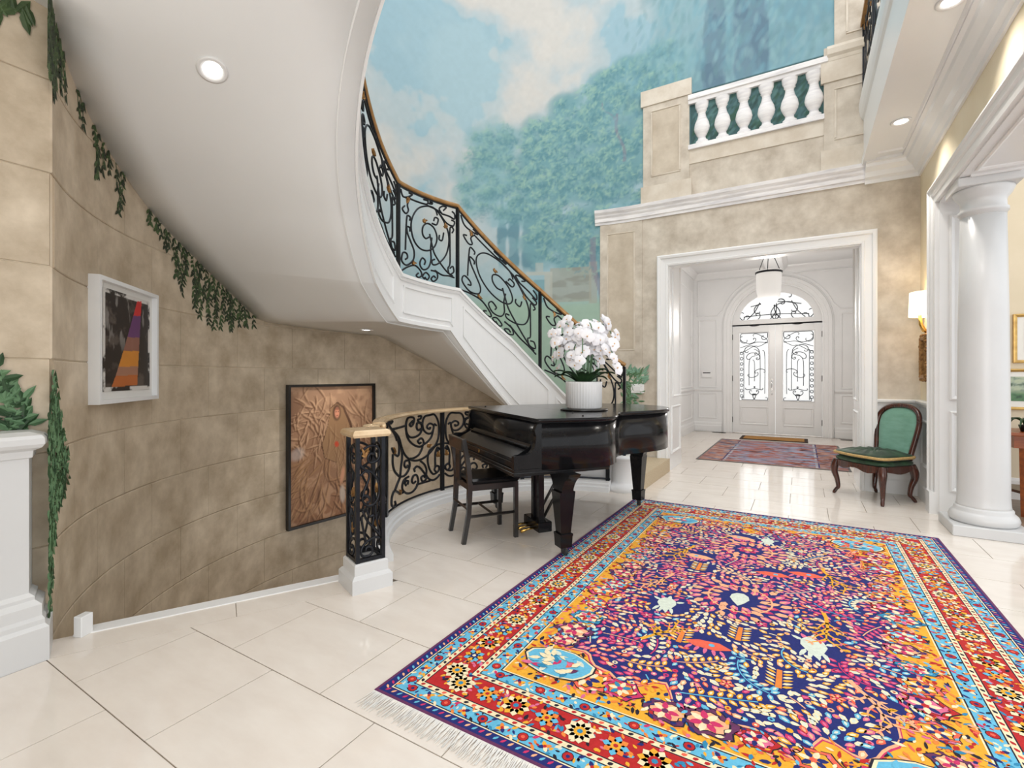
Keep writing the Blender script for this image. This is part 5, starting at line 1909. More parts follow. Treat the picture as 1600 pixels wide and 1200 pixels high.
def piano_leg(x, y, top, ang=0.0):
    o = bpy.data.objects.new('leg', None)
    M = Matrix.Translation((x, y, 0)) @ Matrix.Rotation(ang, 4, 'Z')
    mb = MB()

    def sq(z, h, mbx, h2, z2):
        vs = [(-h, -h, z), (h, -h, z), (h, h, z), (-h, h, z), (-h2, -h2, z2), (h2, -h2, z2), (h2, h2, z2), (-h2, h2, z2)]
        mbx.add(vs, [(0, 3, 2, 1), (4, 5, 6, 7), (0, 1, 5, 4), (1, 2, 6, 5), (2, 3, 7, 6), (3, 0, 4, 7)], 0, M)
    # curved bracket at the top
    prof = [(0.062, top - 0.145), (0.066, top - 0.12), (0.082, top - 0.085), (0.11, top - 0.05), (0.15, top - 0.02), (0.165, top)]
    pol_ = [(-a, z) for a, z in prof] + [(a, z) for a, z in prof[::-1]]
    Mx = M @ axes((0, -0.045, 0), (1, 0, 0), (0, 0, 1), (0, -1, 0))
    mb.prism(pol_, -0.09, 0.0, 0, Mx)
    sq(0.165, 0.038, mb, 0.062, top - 0.14)
    sq(0.155, 0.050, mb, 0.050, 0.17)
    sq(0.075, 0.044, mb, 0.048, 0.155)
    leg = mk('leg', mb, 'lacquer', piano)
    cb = MB()
    cb.box(-0.012, -0.012, 0.03, 0.012, 0.012, 0.08, 0, M)
    cb.lathe([(0.0, -0.012), (0.024, -0.012), (0.024, 0.012), (0.0, 0.012)], 14, (0, 0, 0), 0, M @ axes((0.0, 0.012, 0.036), (0, 0, 1), (0, 1, 0), (-1, 0, 0)))
    mk('caster', cb, 'dark_grille', leg)
    return leg


piano_leg(-0.02, 0.02, 0.605, 0.0)
piano_leg(-1.30, 0.02, 0.605, 0.0)
piano_leg(-0.86, 1.32, 0.64, 0.5)
# pedal lyre
ly = MB()
for x in (-0.60, -0.50):
    ly.box(x - 0.022, 0.055, 0.12, x + 0.022, 0.105, 0.605, bev=0.004)
lyre = mk('pedal_lyre', ly, 'lacquer', piano)
mk('pedal_box', MB().box(-0.69, 0.02, 0.045, -0.41, 0.14, 0.125, bev=0.006), 'lacquer', lyre)
for x in (-0.60, -0.50):
    mk('lyre_brace', MB().tube([(x, 0.10, 0.12), (x, 0.42, 0.63)], 0.012, 6), 'black_wood', lyre)
for x in (-0.62, -0.55, -0.48):
    mk('pedal', MB().tube([(x, 0.03, 0.07), (x, -0.04, 0.068), (x, -0.10, 0.055)], [0.008, 0.010, 0.014], 8), 'brass', lyre)
mk('under_beam', MB().box(-1.2, 0.5, 0.58, -0.35, 0.60, ZB), 'black_wood', piano)

# ------------------------------------------------------------------ piano chair
ch = thing('piano_chair', 'black wooden low-back chair pulled up to the piano keyboard', 'chair', (-2.185, 3.235, 0), PRZ)
cw, cd = 0.175, 0.19
for sx in (-1, 1):
    mk('rear_leg', MB().tube([(sx * cw, -cd - 0.05, 0.0), (sx * cw, -cd - 0.01, 0.22), (sx * cw, -cd, 0.45), (sx * cw, -cd - 0.015, 0.60), (sx * cw, -cd - 0.05, 0.79)], [0.022, 0.024, 0.026, 0.024, 0.022], 4, sq=True, up=(1, 0, 0)), 'black_wood', ch)
    mk('front_leg', MB().tube([(sx * cw, cd, 0.0), (sx * cw, cd, 0.44)], 0.022, 4, sq=True, up=(1, 0, 0)), 'black_wood', ch)
    mk('side_stretcher', MB().tube([(sx * cw, -cd, 0.20), (sx * cw, cd, 0.20)], 0.012, 4, sq=True), 'black_wood', ch)
mk('cross_stretcher', MB().tube([(-cw, 0.0, 0.20), (cw, 0.0, 0.20)], 0.012, 4, sq=True), 'black_wood', ch)
mk('rear_stretcher', MB().tube([(-cw, -cd - 0.02, 0.26), (cw, -cd - 0.02, 0.26)], 0.012, 4, sq=True), 'black_wood', ch)
mk('seat_rail', MB().box(-cw - 0.015, -cd - 0.01, 0.395, cw + 0.015, cd + 0.015, 0.445, bev=0.004), 'black_wood', ch)
mk('seat', MB().box(-cw - 0.025, -cd + 0.0, 0.445, cw + 0.025, cd + 0.03, 0.485, bev=0.016), 'lacquer', ch)
mk('top_rail', MB().box(-cw, -cd - 0.065, 0.70, cw, -cd - 0.035, 0.79, bev=0.005), 'black_wood', ch)
mk('back_splat', MB().box(-0.055, -cd - 0.045, 0.46, 0.055, -cd - 0.030, 0.70), 'black_wood', ch)

# ------------------------------------------------------------------ orchid on the piano
orch = thing('potted_orchid', 'large white orchid in a ribbed white pot standing on the piano lid', 'plant', (-1.57, 3.80, ZL1 + 0.001))
mk('saucer', MB().lathe([(0.0, 0.0), (0.195, 0.0), (0.20, 0.006), (0.195, 0.014), (0.0, 0.014)], 40), 'black_wood', orch)
mk('pot', MB().lathe([(0.135, 0.014), (0.150, 0.025), (0.152, 0.22), (0.154, 0.235), (0.146, 0.238), (0.138, 0.20), (0.0, 0.20)], 120, flute=lambda i: 1.0 - 0.022 * (i % 3 == 0)), 'ceramic', orch)
mk('moss', MB().lathe([(0.137, 0.20), (0.10, 0.225), (0.04, 0.235), (0.0, 0.236)], 20), 'moss', orch)
ro = random.Random(4)


def strap_leaf(L, w, lift, droop):
    mb = MB()
    vs, fs = [], []
    n = 7
    for i in range(n + 1):
        t = i / n
        x = L * t
        z = lift * math.sin(t * PI * 0.6) - droop * t * t
        ww = w * math.sin(PI * min(1, 0.12 + t * 0.88)) ** 0.6 * (1 if t < 1 else 0.1)
        vs += [(x, -ww, z + 0.012), (x, 0, z), (x, ww, z + 0.012)]
    for i in range(n):
        a, b = 3 * i, 3 * (i + 1)
        fs += [(a, b, b + 1, a + 1), (a + 1, b + 1, b + 2, a + 2)]
    mb.add(vs, fs, 0, None, True)
    return mb


for k in range(14):
    a = k * 2.4 + ro.uniform(-0.2, 0.2)
    mb = strap_leaf(0.17 + 0.06 * ro.random(), 0.032, 0.08 + 0.05 * ro.random(), 0.06 * ro.random())
    o = mk('leaf', mb, 'leaf_dark', orch)
    o.location = (0.04 * math.cos(a), 0.04 * math.sin(a), 0.215)
    o.rotation_euler = (0, 0, a)
stem_tops = []
view = Vector((0.38, -0.92, 0))      # stems lean over the hall side
for k in range(12):
    a = 2 * PI * k / 12 + 0.3
    rx = (0.26 if k % 2 else 0.15) * math.cos(a)
    ry = (0.22 if k % 2 else 0.13) * math.sin(a)
    hz = 0.63 + 0.09 * math.sin(k * 2.1)
    pts = [(0.05 * math.cos(a), 0.05 * math.sin(a), 0.22), (0.07 * math.cos(a), 0.07 * math.sin(a), 0.42), (rx * 0.55, ry * 0.55, hz), (rx * 0.95, ry * 0.95, hz - 0.03), (rx * 1.15, ry * 1.15, hz - 0.17)]
    P = [tuple(p) for p in crom(pts, 6)]
    mk('stem', MB().tube(P, 0.0045, 5), 'leaf_green', orch)
    stem_tops.append(P)


def flower_mesh():
    mb = MB()
    for k, (a, L, w) in enumerate([(90, 0.042, 0.015), (215, 0.040, 0.015), (325, 0.040, 0.015), (10, 0.044, 0.028), (170, 0.044, 0.028)]):
        a = R_(a)
        vs, fs = [], []
        n = 4
        for i in range(n + 1):
            t = i / n
            ww = w * math.sin(PI * (0.1 + 0.9 * t) if t < 1 else PI * 0.98) ** 0.7
            r = L * t
            zz = 0.012 * t - 0.016 * t * t
            for s_ in (-1, 0, 1):
                x, y = r * math.cos(a) - s_ * ww * math.sin(a), r * math.sin(a) + s_ * ww * math.cos(a)
                vs.append((x, y, zz + (0.003 if s_ == 0 else 0) + k * 0.0006))
        for i in range(n):
            q = 3 * i
            fs += [(q, q + 3, q + 4, q + 1), (q + 1, q + 4, q + 5, q + 2)]
        mb.add(vs, fs, 0, None, True)
    mb.lathe([(0.0, 0.013), (0.004, 0.010), (0.005, 0.005), (0.003, 0.0)], 6, (0, -0.004, 0.004), 1)
    return mb


fo = mk('flower', flower_mesh(), ['petal', 'petal_centre'], orch)
fme = fo.data
first = True
cnt = 0
for P in stem_tops:
    n = len(P)
    for j in range(12):
        t = 0.36 + 0.64 * j / 11
        p = Vector(P[min(n - 1, int(t * (n - 1)))])
        p += Vector((ro.uniform(-0.045, 0.045), ro.uniform(-0.045, 0.045), ro.uniform(-0.06, 0.04)))
        d = Vector((p.x, p.y, 0.05 + ro.uniform(-0.05, 0.10)))
        d = (d.normalized() + view * 0.9).normalized()
        q = Vector((0, 0, 1)).rotation_difference(d)
        o = fo if first else link_mesh('flower', fme, orch)
        first = False
        sc = ro.uniform(1.05, 1.45)
        o.matrix_local = Matrix.Translation(p) @ q.to_matrix().to_4x4() @ Matrix.Rotation(ro.uniform(-0.5, 0.5), 4, 'Z') @ Matrix.Scale(sc, 4)

# ------------------------------------------------------------------ green velvet chair
gc = thing('slipper_chair', 'low antique chair with green velvet seat and carved dark wood frame by the doorway', 'chair', (0.49, 6.085, 0), R_(-49.0))


def cabriole(x, y, dx, dy, h=0.37, r=1.0):
    pts = [(x, y, h), (x + dx * 0.25, y + dy * 0.25, h - 0.06), (x + dx * 0.30, y + dy * 0.30, h - 0.13), (x + dx * 0.0, y + dy * 0.0, h * 0.42), (x - dx * 0.12, y - dy * 0.12, h * 0.2), (x + dx * 0.1, y + dy * 0.1, 0.045), (x + dx * 0.42, y + dy * 0.42, 0.0)]
    P = [tuple(p) for p in crom(pts, 5)]
    n = len(P)
    rad = [float(np.interp(i / (n - 1), [0, 0.2, 0.5, 0.8, 0.92, 1], [0.036, 0.038, 0.024, 0.017, 0.018, 0.012])) * r for i in range(n)]
    return MB().tube(P, rad, 8)


fw, rw, dpt = 0.265, 0.20, 0.43
for sx in (-1, 1):
    mk('front_leg', cabriole(sx * fw, 0.02, sx * 0.05, -0.06), 'mahogany', gc)
    mk('rear_leg', cabriole(sx * rw, dpt, sx * 0.04, 0.09), 'mahogany', gc)
seat_out = [(-fw - 0.01, 0.02), (-0.14, -0.025), (0, -0.04), (0.14, -0.025), (fw + 0.01, 0.02), (rw + 0.06, 0.24), (rw + 0.015, dpt), (0, dpt + 0.02), (-rw - 0.015, dpt), (-rw - 0.06, 0.24)]
so = [tuple(p) for p in crom(seat_out, 4, True)]
vs, fs = [], []
n = len(so)
for i, p in enumerate(so):
    q = i / n
    dz = 0.018 * math.cos(q * 2 * PI * 5)
    vs += [(p[0], p[1], 0.315 + dz), (p[0], p[1], 0.375), (p[0] * 0.93, 0.2 + (p[1] - 0.2) * 0.92, 0.375), (p[0] * 0.93, 0.2 + (p[1] - 0.2) * 0.92, 0.32)]
for i in range(n):
    j = (i + 1) % n
    for k in range(4):
        fs.append((4 * i + k, 4 * j + k, 4 * j + (k + 1) % 4, 4 * i + (k + 1) % 4))
mb = MB()
mb.add(vs, fs, 0, None, False)
mk('seat_rail', mb, 'mahogany', gc)


def cushion(outl, z0, z1, mid, zc, bulge=1.02):
    mb = MB()
    rings = [(0.90, z0), (0.99, z0 + (z1 - z0) * 0.2), (bulge, (z0 + z1) / 2), (0.98, z0 + (z1 - z0) * 0.85), (0.86, z1), (0.55, z1 + zc * 0.8), (0.22, z1 + zc * 0.5), (0.04, z1 - zc * 0.3)]
    vs, fs = [], []
    n = len(outl)
    for (k, z) in rings:
        for i, p in enumerate(outl):
            wob = 0.006 * math.sin(i * 1.9 + 0.7 * k) if 0.1 < k < 0.8 and zc > 0.01 else 0.0
            vs.append((mid[0] + (p[0] - mid[0]) * k, mid[1] + (p[1] - mid[1]) * k, z + wob))
    for r in range(len(rings) - 1):
        for i in range(n):
            j = (i + 1) % n
            fs.append((r * n + i, r * n + j, (r + 1) * n + j, (r + 1) * n + i))
    fs.append(tuple(range(n))[::-1])
    fs.append(tuple(range((len(rings) - 1) * n, len(rings) * n)))
    mb.add(vs, fs, 0, None, True)
    return mb


mk('seat_upholstery', cushion(so, 0.372, 0.425, (0, 0.2), 0.004), 'velvet_dark', gc)
cush = mk('seat_cushion', cushion(so, 0.425, 0.487, (0, 0.2), 0.034, 1.05), 'velvet_dark', gc)
mk('cushion_button', MB().lathe([(0.0, 0.012), (0.008, 0.008), (0.011, 0.0)], 10, (0, 0.2, 0.474)), 'velvet_dark', cush)
mk('gold_band', MB().tube([((p[0]) * 1.035, 0.2 + (p[1] - 0.2) * 1.035, 0.455) for p in so], 0.015, 6, closed=True), 'gold_cord', cush)
bo = [(-0.185, 0.42), (-0.195, 0.52), (-0.215, 0.66), (-0.225, 0.78), (-0.20, 0.88), (-0.12, 0.94), (0, 0.958), (0.12, 0.94), (0.20, 0.88), (0.225, 0.78), (0.215, 0.66), (0.195, 0.52), (0.185, 0.42)]
bp = crom(bo, 5)
lean = 0.20


def backmap(x, z, off=0.0):
    return (x, dpt + 0.01 + (z - 0.42) * lean + off + 0.06 * (x / 0.22) ** 2 * -0.3, z)


mk('back_frame', MB().tube([backmap(p[0], p[1]) for p in bp], 0.024, 8), 'mahogany', gc)
mk('back_bottom_rail', MB().tube([backmap(-0.185, 0.46), backmap(0, 0.455), backmap(0.185, 0.46)], 0.018, 8), 'mahogany', gc)
mb = MB()
inn = [(p[0] * 0.90, 0.69 + (p[1] - 0.69) * 0.92) for p in bp]
n = len(inn)
for sgn, depth in ((-1, 0.024), (1, 0.018)):
    rings = [(1.0, 0.0), (0.9, 0.7), (0.65, 0.95), (0.3, 1.0)]
    vs, fs = [], []
    for (k, dz) in rings:
        for p in inn:
            vs.append(backmap(p[0] * k, 0.69 + (p[1] - 0.69) * k, sgn * depth * dz))
    vs.append(backmap(0, 0.69, sgn * depth))
    for r in range(len(rings) - 1):
        for i in range(n):
            j = (i + 1) % n
            f = (r * n + i, r * n + j, (r + 1) * n + j, (r + 1) * n + i)
            fs.append(f if sgn < 0 else f[::-1])
    for i in range(n):
        f = (3 * n + i, 3 * n + (i + 1) % n, 4 * n)
        fs.append(f if sgn < 0 else f[::-1])
    mb.add(vs, fs, 0, None, True)
mk('back_upholstery', mb, 'velvet_light', gc)

# ------------------------------------------------------------------ sconce on the gilt bracket
sc = thing('wall_sconce', 'cream half-round shade sconce on a gold arm above the gilt mirror', 'lamp', (XR, 6.22, 0))
mb = MB()
vs, fs = [], []
nseg = 16
for z, r in ((1.86, 0.158), (2.10, 0.150)):
    for i in range(nseg + 1):
        a = PI / 2 + PI * i / nseg
        vs.append((r * math.cos(a) * 1.0, r * math.sin(a), z))
for i in range(nseg):
    fs.append((i, i + 1, nseg + 2 + i, nseg + 1 + i))
mb.add(vs, fs, 0, None, True)
mk('shade', mb, 'shade', sc)
mk('arm', MB().tube([(-0.005, 0, 1.70), (-0.035, 0, 1.72), (-0.06, 0, 1.78), (-0.07, 0, 1.90)], [0.016, 0.020, 0.017, 0.013], 10), 'brass', sc)
mk('lamp_bulb', MB().lathe([(0.0, 0.0), (0.02, 0.02), (0.025, 0.05), (0.012, 0.085), (0.0, 0.09)], 12, (-0.07, 0, 1.90)), 'bulb', sc)
point_light('sconce_glow', (-0.085, 0, 2.02), 1.6, (1, 0.78, 0.5), 0.04, sc)
mr = thing('gilt_mirror', 'small carved gilt framed mirror on the wall beneath the sconce', 'mirror', (XR, 6.24, 1.23))
Mm = axes((-0.0, 0.13, 0), (0, -1, 0), (0, 0, 1), (-1, 0, 0))
mk('mirror_glass', MB().box(0.05, 0.06, 0.0, 0.21, 0.38, 0.03, 0, Mm), 'mirror', mr)
mk('frame', MB().rect_frame(0.26, 0.44, [(0, 0), (0, 0.035), (0.02, 0.055), (0.045, 0.045), (0.06, 0.02), (0.06, 0)], 0, Mm), 'gilt', mr)
rg = random.Random(9)
mb = MB()
for k in range(46):
    t = k / 46 * 1.40
    if t < 0.26:
        x, y = t, 0.0
    elif t < 0.70:
        x, y = 0.26, t - 0.26
    elif t < 0.96:
        x, y = 0.96 - t, 0.44
    else:
        x, y = 0, 1.40 - t
    r = rg.uniform(0.014, 0.026)
    mb.lathe([(0.0, -r * 0.6), (r, 0), (r * 0.6, r * 0.8), (0, r)], 7, (x + rg.uniform(-0.008, 0.008), y, 0.03), 0, Mm)
mk('carved_scrolls', mb, 'gilt', mr)

# ------------------------------------------------------------------ bell lantern in the vestibule
lan = thing('hanging_lantern', 'frosted glass bell lantern hanging on dark chains in the entry', 'lamp', (DC, 9.35, 0))
mk('ceiling_plate', MB().lathe([(0.0, VZ - 0.13), (0.09, VZ - 0.13), (0.085, VZ - 0.155), (0.04, VZ - 0.175), (0.0, VZ - 0.18)], 24), 'white', lan)
mk('bell_glass', MB().lathe([(0.205, 3.06), (0.195, 3.03), (0.195, 2.85), (0.19, 2.72), (0.165, 2.60), (0.11, 2.50), (0.04, 2.46), (0.0, 2.455)], 36), 'lantern_glass', lan)
mk('rim_band', MB().lathe([(0.200, 3.015), (0.209, 3.015), (0.211, 3.045), (0.203, 3.047)], 36), 'iron', lan)
for k in range(3):
    a = 2 * PI * k / 3 + 0.5
    mk('chain', MB().tube([(0.205 * math.cos(a), 0.205 * math.sin(a), 3.04), (0.03 * math.cos(a), 0.03 * math.sin(a), VZ - 0.16)], 0.006, 5), 'iron', lan)
point_light('lantern_glow', (0, 0, 2.25), 42, (1, 0.95, 0.88), 0.15, lan)

# ------------------------------------------------------------------ main rug : woven pattern of coloured shapes
RX0, RX1, RY0, RY1 = -1.475, 0.915, 1.385, 4.93
RWid, RLen = RX1 - RX0, RY1 - RY0
RC_COL = dict(navy=(20, 32, 104), dark=(22, 16, 36), red=(178, 28, 30), orange=(226, 128, 52), gold=(228, 164, 44), cream=(232, 216, 178), sky=(96, 176, 208), pink=(214, 104, 140), rose=(196, 44, 96), peach=(236, 170, 130), teal=(40, 128, 168), coral=(226, 96, 72), pale=(206, 214, 200), plum=(96, 42, 84))
names = list(RC_COL)
for k in names:
    c = lin(*RC_COL[k])
    pmat('wool_' + k, c, 0.95, col2=tuple(min(1, x * 1.18 + 0.003) for x in c[:3]) + (1,), scale=70, bump=0.15, bscale=300)
CI = {k: i for i, k in enumerate(names)}
WOOL = ['wool_' + k for k in names]
rug = thing('oriental_rug', 'large colourful oriental rug with navy field and red border under the piano leg', 'rug', (RX0, RY0, 0.0))
mk('backing', MB().box(0, 0, 0.0005, RWid, RLen, 0.0075), ['wool_plum'], rug)
pt = MB()
rq = random.Random(77)


def flat(poly, z, col):
    pt.add([(p[0], p[1], z) for p in poly], [tuple(range(len(poly)))], CI[col])


def band(i0, i1, z, col):
    a = [(i0, i0), (RWid - i0, i0), (RWid - i0, RLen - i0), (i0, RLen - i0)]
    b = [(i1, i1), (RWid - i1, i1), (RWid - i1, RLen - i1), (i1, RLen - i1)]
    for k in range(4):
        j = (k + 1) % 4
        flat([a[k], a[j], b[j], b[k]], z, col)


def leafp(x, y, a, L, w, z, col, n=6):
    c, s = math.cos(a), math.sin(a)
    pr = [(0, 0), (0.3, 0.5), (0.7, 0.4), (1, 0), (0.7, -0.4), (0.3, -0.5)]
    flat([(x + p[0] * L * c - p[1] * w * s, y + p[0] * L * s + p[1] * w * c) for p in pr], z, col)


def disc(x, y, r, z, col, n=8, ph=0.0):
    flat([(x + r * math.cos(2 * PI * k / n + ph), y + r * math.sin(2 * PI * k / n + ph)) for k in range(n)], z, col)


def rosette(x, y, r, cols, z, n=8):
    for k in range(n):
        a = 2 * PI * k / n
        leafp(x + 0.2 * r * math.cos(a), y + 0.2 * r * math.sin(a), a, r * 0.85, r * 0.62, z, cols[k % 2 if cols[1] != cols[0] else 0])
    disc(x, y, r * 0.42, z + 0.0003, cols[2], 8)
    disc(x, y, r * 0.2, z + 0.0006, cols[3], 6)


ZP = 0.0078
ID = 0.40
bands = [(0.0, 0.012, 'plum'), (0.012, 0.048, 'navy'), (0.048, 0.053, 'cream'), (0.053, 0.058, 'dark'), (0.058, 0.112, 'sky'), (0.112, 0.117, 'dark'), (0.117, 0.140, 'cream'), (0.140, 0.145, 'dark'), (0.145, 0.275, 'red'), (0.275, 0.280, 'dark'), (0.280, 0.303, 'cream'),
         (0.303, 0.308, 'dark'), (0.308, 0.368, 'sky'), (0.368, 0.374, 'dark'), (0.374, 0.380, 'cream')]
for (a, b, c) in bands:
    band(a, b, ZP, c)


def perimeter(inset, step):
    """points along a rectangle at an inset with the direction"""
    x0, x1, y0, y1 = inset, RWid - inset, inset, RLen - inset
    out = []
    for (ax, ay, bx, by) in ((x0, y0, x1, y0), (x1, y0, x1, y1), (x1, y1, x0, y1), (x0, y1, x0, y0)):
        L = math.hypot(bx - ax, by - ay)
        n = int(L / step)
        for k in range(n):
            t = (k + 0.5) / n
            out.append((ax + (bx - ax) * t, ay + (by - ay) * t, math.atan2(by - ay, bx - ax), k))
    return out


for (x, y, a, k) in perimeter(0.030, 0.030):
    leafp(x - 0.01 * math.cos(a + 0.9), y - 0.01 * math.sin(a + 0.9), a + 0.9, 0.026, 0.010, ZP + 0.0004, ['rose', 'peach', 'sky'][k % 3])
for ins_, st in ((0.085, 0.085), (0.338, 0.092)):
    for (x, y, a, k) in perimeter(ins_, st):
        if k % 2 == 0:
            disc(x, y, 0.021, ZP + 0.0004, 'dark', 10)
            disc(x, y, 0.018, ZP + 0.0006, 'red', 10)
            disc(x, y, 0.008, ZP + 0.0008, 'coral' if k % 4 else 'navy', 6)
        else:
            for q in range(4):
                leafp(x, y, a + q * PI / 2 + 0.6, 0.026, 0.016, ZP + 0.0004, ['gold', 'navy', 'cream', 'orange'][(q + k // 2) % 4])
            disc(x, y, 0.007, ZP + 0.0008, 'red', 6)
        leafp(x + 0.03 * math.cos(a) - 0.012 * math.sin(a), y + 0.03 * math.sin(a) + 0.012 * math.cos(a), a + 0.8, 0.03, 0.013, ZP + 0.0005, ['navy', 'gold', 'rose', 'cream'][k % 4])
        leafp(x + 0.04 * math.cos(a) + 0.014 * math.sin(a), y + 0.04 * math.sin(a) - 0.014 * math.cos(a), a - 0.8, 0.03, 0.012, ZP + 0.0005, ['teal', 'cream', 'orange', 'dark'][k % 4])
for ins_ in (0.085, 0.338):
    for (x, y, a, k) in perimeter(ins_, 0.0125):
        v = rq.uniform(-0.021, 0.021)
        leafp(x - v * math.sin(a), y + v * math.cos(a), rq.random() * 6.28, rq.uniform(0.014, 0.026), rq.uniform(0.007, 0.012), ZP + 0.0003, rq.choice(['dark', 'navy', 'gold', 'cream', 'teal', 'orange', 'red', 'pale']))
for ins_ in (0.1285, 0.2915):
    for (x, y, a, k) in perimeter(ins_, 0.036):
        leafp(x - 0.011 * math.cos(a + 0.5), y - 0.011 * math.sin(a + 0.5), a + 0.5, 0.022, 0.014, ZP + 0.0004, ['red', 'red', 'dark', 'coral'][k % 4])
# main red border
for (x, y, a, k) in perimeter(0.21, 0.125):
    if k % 2 == 0:
        rosette(x, y, 0.056, ('cream', 'cream' if k % 4 == 0 else 'gold', 'red' if k % 4 else 'gold', 'teal'), ZP + 0.0016, 10)
    else:
        rosette(x, y, 0.046, rq.choice([('sky', 'orange', 'gold', 'red'), ('orange', 'cream', 'red', 'sky'), ('gold', 'sky', 'navy', 'cream')]), ZP + 0.0016, 8)
    for q in range(34):
        u, v = rq.uniform(-0.066, 0.066), rq.uniform(-0.056, 0.056)
        if u * u + v * v < 0.044 ** 2:
            continue
        leafp(x + u * math.cos(a) - v * math.sin(a), y + u * math.sin(a) + v * math.cos(a), rq.random() * 6.28, rq.uniform(0.020, 0.034), rq.uniform(0.010, 0.016), ZP + 0.0004 + 0.00003 * q, rq.choice(['sky', 'gold', 'navy', 'cream', 'orange', 'gold', 'teal', 'cream', 'pink', 'red', 'dark', 'red']))
# orange field edge, navy centre with a lobed outline
flat([(0.38, 0.38), (RWid - 0.38, 0.38), (RWid - 0.38, RLen - 0.38), (0.38, RLen - 0.38)], ZP, 'gold')
cx, cy = RWid / 2, RLen / 2
hx, hy = RWid / 2 - 0.38, RLen / 2 - 0.38


def field_r(a, k):
    c, s = math.cos(a), math.sin(a)
    ex = 5.0
    base = 1.0 / ((abs(c) / (hx - 0.15)) ** ex + (abs(s) / (hy - 0.17)) ** ex) ** (1 / ex)
    return base + 0.040 * math.sin(a * 26) + 0.030 * math.sin(a * 41 + 1.0) + 0.035 * math.sin(a * 9 + 2)


NO = 220
lob = [(cx + field_r(2 * PI * k / NO, k) * math.cos(2 * PI * k / NO), cy + field_r(2 * PI * k / NO, k) * math.sin(2 * PI * k / NO)) for k in range(NO)]


def grow(poly, d):
    return [(cx + (p[0] - cx) * (1 + d / math.hypot(p[0] - cx, p[1] - cy)), cy + (p[1] - cy) * (1 + d / math.hypot(p[0] - cx, p[1] - cy))) for p in poly]


flat(grow(lob, 0.020), ZP + 0.0003, 'rose')
flat(grow(lob, 0.012), ZP + 0.0006, 'peach')
flat(lob, ZP + 0.0009, 'navy')


def inside(x, y, m=0.0):
    a = math.atan2(y - cy, x - cx)
    return math.hypot(x - cx, y - cy) < field_r(a, 0) - m


def in_rect(x, y, m):
    return 0.38 + m < x < RWid - 0.38 - m and 0.38 + m < y < RLen - 0.38 - m


# palmettes and blossoms in the gold zone
ZE = ZP + 0.0012


def palmette(x, y, r, a0, cols, z):
    n = 18
    ph = rq.random() * 6
    for k_, (sc_, c_) in enumerate(((1.0, 'dark'), (0.93, cols[0]), (0.70, 'dark'), (0.64, cols[1]))):
        P = []
        for k in range(n):
            b = 2 * PI * k / n
            rr_ = r * sc_ * (1 + 0.16 * math.cos(6 * b + ph) + 0.12 * math.cos(b))
            P.append((x + rr_ * math.cos(b + a0) * 1.15, y + rr_ * math.sin(b + a0) * 0.85))
        flat(P, z + 0.0002 * k_, c_)
    for k in range(7):
        b = a0 + 2 * PI * k / 7
        leafp(x + 0.12 * r * math.cos(b), y + 0.12 * r * math.sin(b), b, r * 0.55, r * 0.30, z + 0.001, cols[2 + k % 2])
    disc(x, y, r * 0.17, z + 0.0012, cols[0], 7)
    for k in range(10):
        b = a0 + 2 * PI * k / 10 + 0.2
        leafp(x + 0.78 * r * math.cos(b), y + 0.78 * r * math.sin(b), b + 1.3, r * 0.36, r * 0.17, z + 0.0012, rq.choice(['cream', 'sky', 'gold', 'pink', 'navy', 'cream']))


for (x, y, a, k) in perimeter(0.470, 0.148):
    jx, jy = rq.uniform(-0.03, 0.03), rq.uniform(-0.03, 0.03)
    x, y = x + jx - 0.02 * math.sin(a), y + jy + 0.02 * math.cos(a)
    if not in_rect(x, y, 0.075):
        x, y = min(max(x, 0.46), RWid - 0.46), min(max(y, 0.46), RLen - 0.46)
    palmette(x, y, rq.uniform(0.055, 0.092), a + rq.uniform(-0.6, 0.6), rq.choice([('red', 'sky', 'cream', 'rose'), ('rose', 'orange', 'cream', 'teal'), ('coral', 'gold', 'navy', 'cream'), ('teal', 'cream', 'red', 'pink'), ('red', 'pink', 'cream', 'navy'), ('plum', 'peach', 'rose', 'cream')]), ZE + 0.0002 * (k % 3))
for k in range(7500):
    x, y = rq.uniform(0.385, RWid - 0.385), rq.uniform(0.385, RLen - 0.385)
    if inside(x, y, -0.012) or not in_rect(x, y, 0.010):
        continue
    leafp(x, y, rq.random() * 6.28, rq.uniform(0.020, 0.045), rq.uniform(0.009, 0.018), ZP + 0.0008 + rq.random() * 0.0008, rq.choice(['orange', 'coral', 'sky', 'red', 'cream', 'orange', 'teal', 'peach', 'dark', 'gold', 'orange', 'red', 'dark', 'red', 'navy', 'pink']))
# corner cartouches
for sx in (0, 1):
    for sy in (0, 1):
        x = 0.56 if sx == 0 else RWid - 0.56
        y = 0.54 if sy == 0 else RLen - 0.54
        for r, c, z in ((0.15, 'dark', 0), (0.143, 'cream', 0.0002), (0.133, 'sky', 0.0004)):
            flat([(x + r * 1.1 * math.cos(2 * PI * k / 14) * (1 + 0.1 * math.sin(k * 2.2)), y + r * 0.72 * math.sin(2 * PI * k / 14)) for k in range(14)], ZE + 0.002 + z, c)
        for q in range(34):
            leafp(x + rq.uniform(-0.10, 0.08), y + rq.uniform(-0.065, 0.065), rq.random() * 6.28, 0.055, 0.026, ZE + 0.0028 + q * 0.0001, rq.choice(['cream', 'coral', 'teal', 'pink', 'cream', 'plum', 'rose', 'sky', 'pale']))
# field motifs : placed on a jittered grid so they stay apart
ZF = ZP + 0.0014
big = []


def reserve(x, y, r):
    big.append((x, y, r))


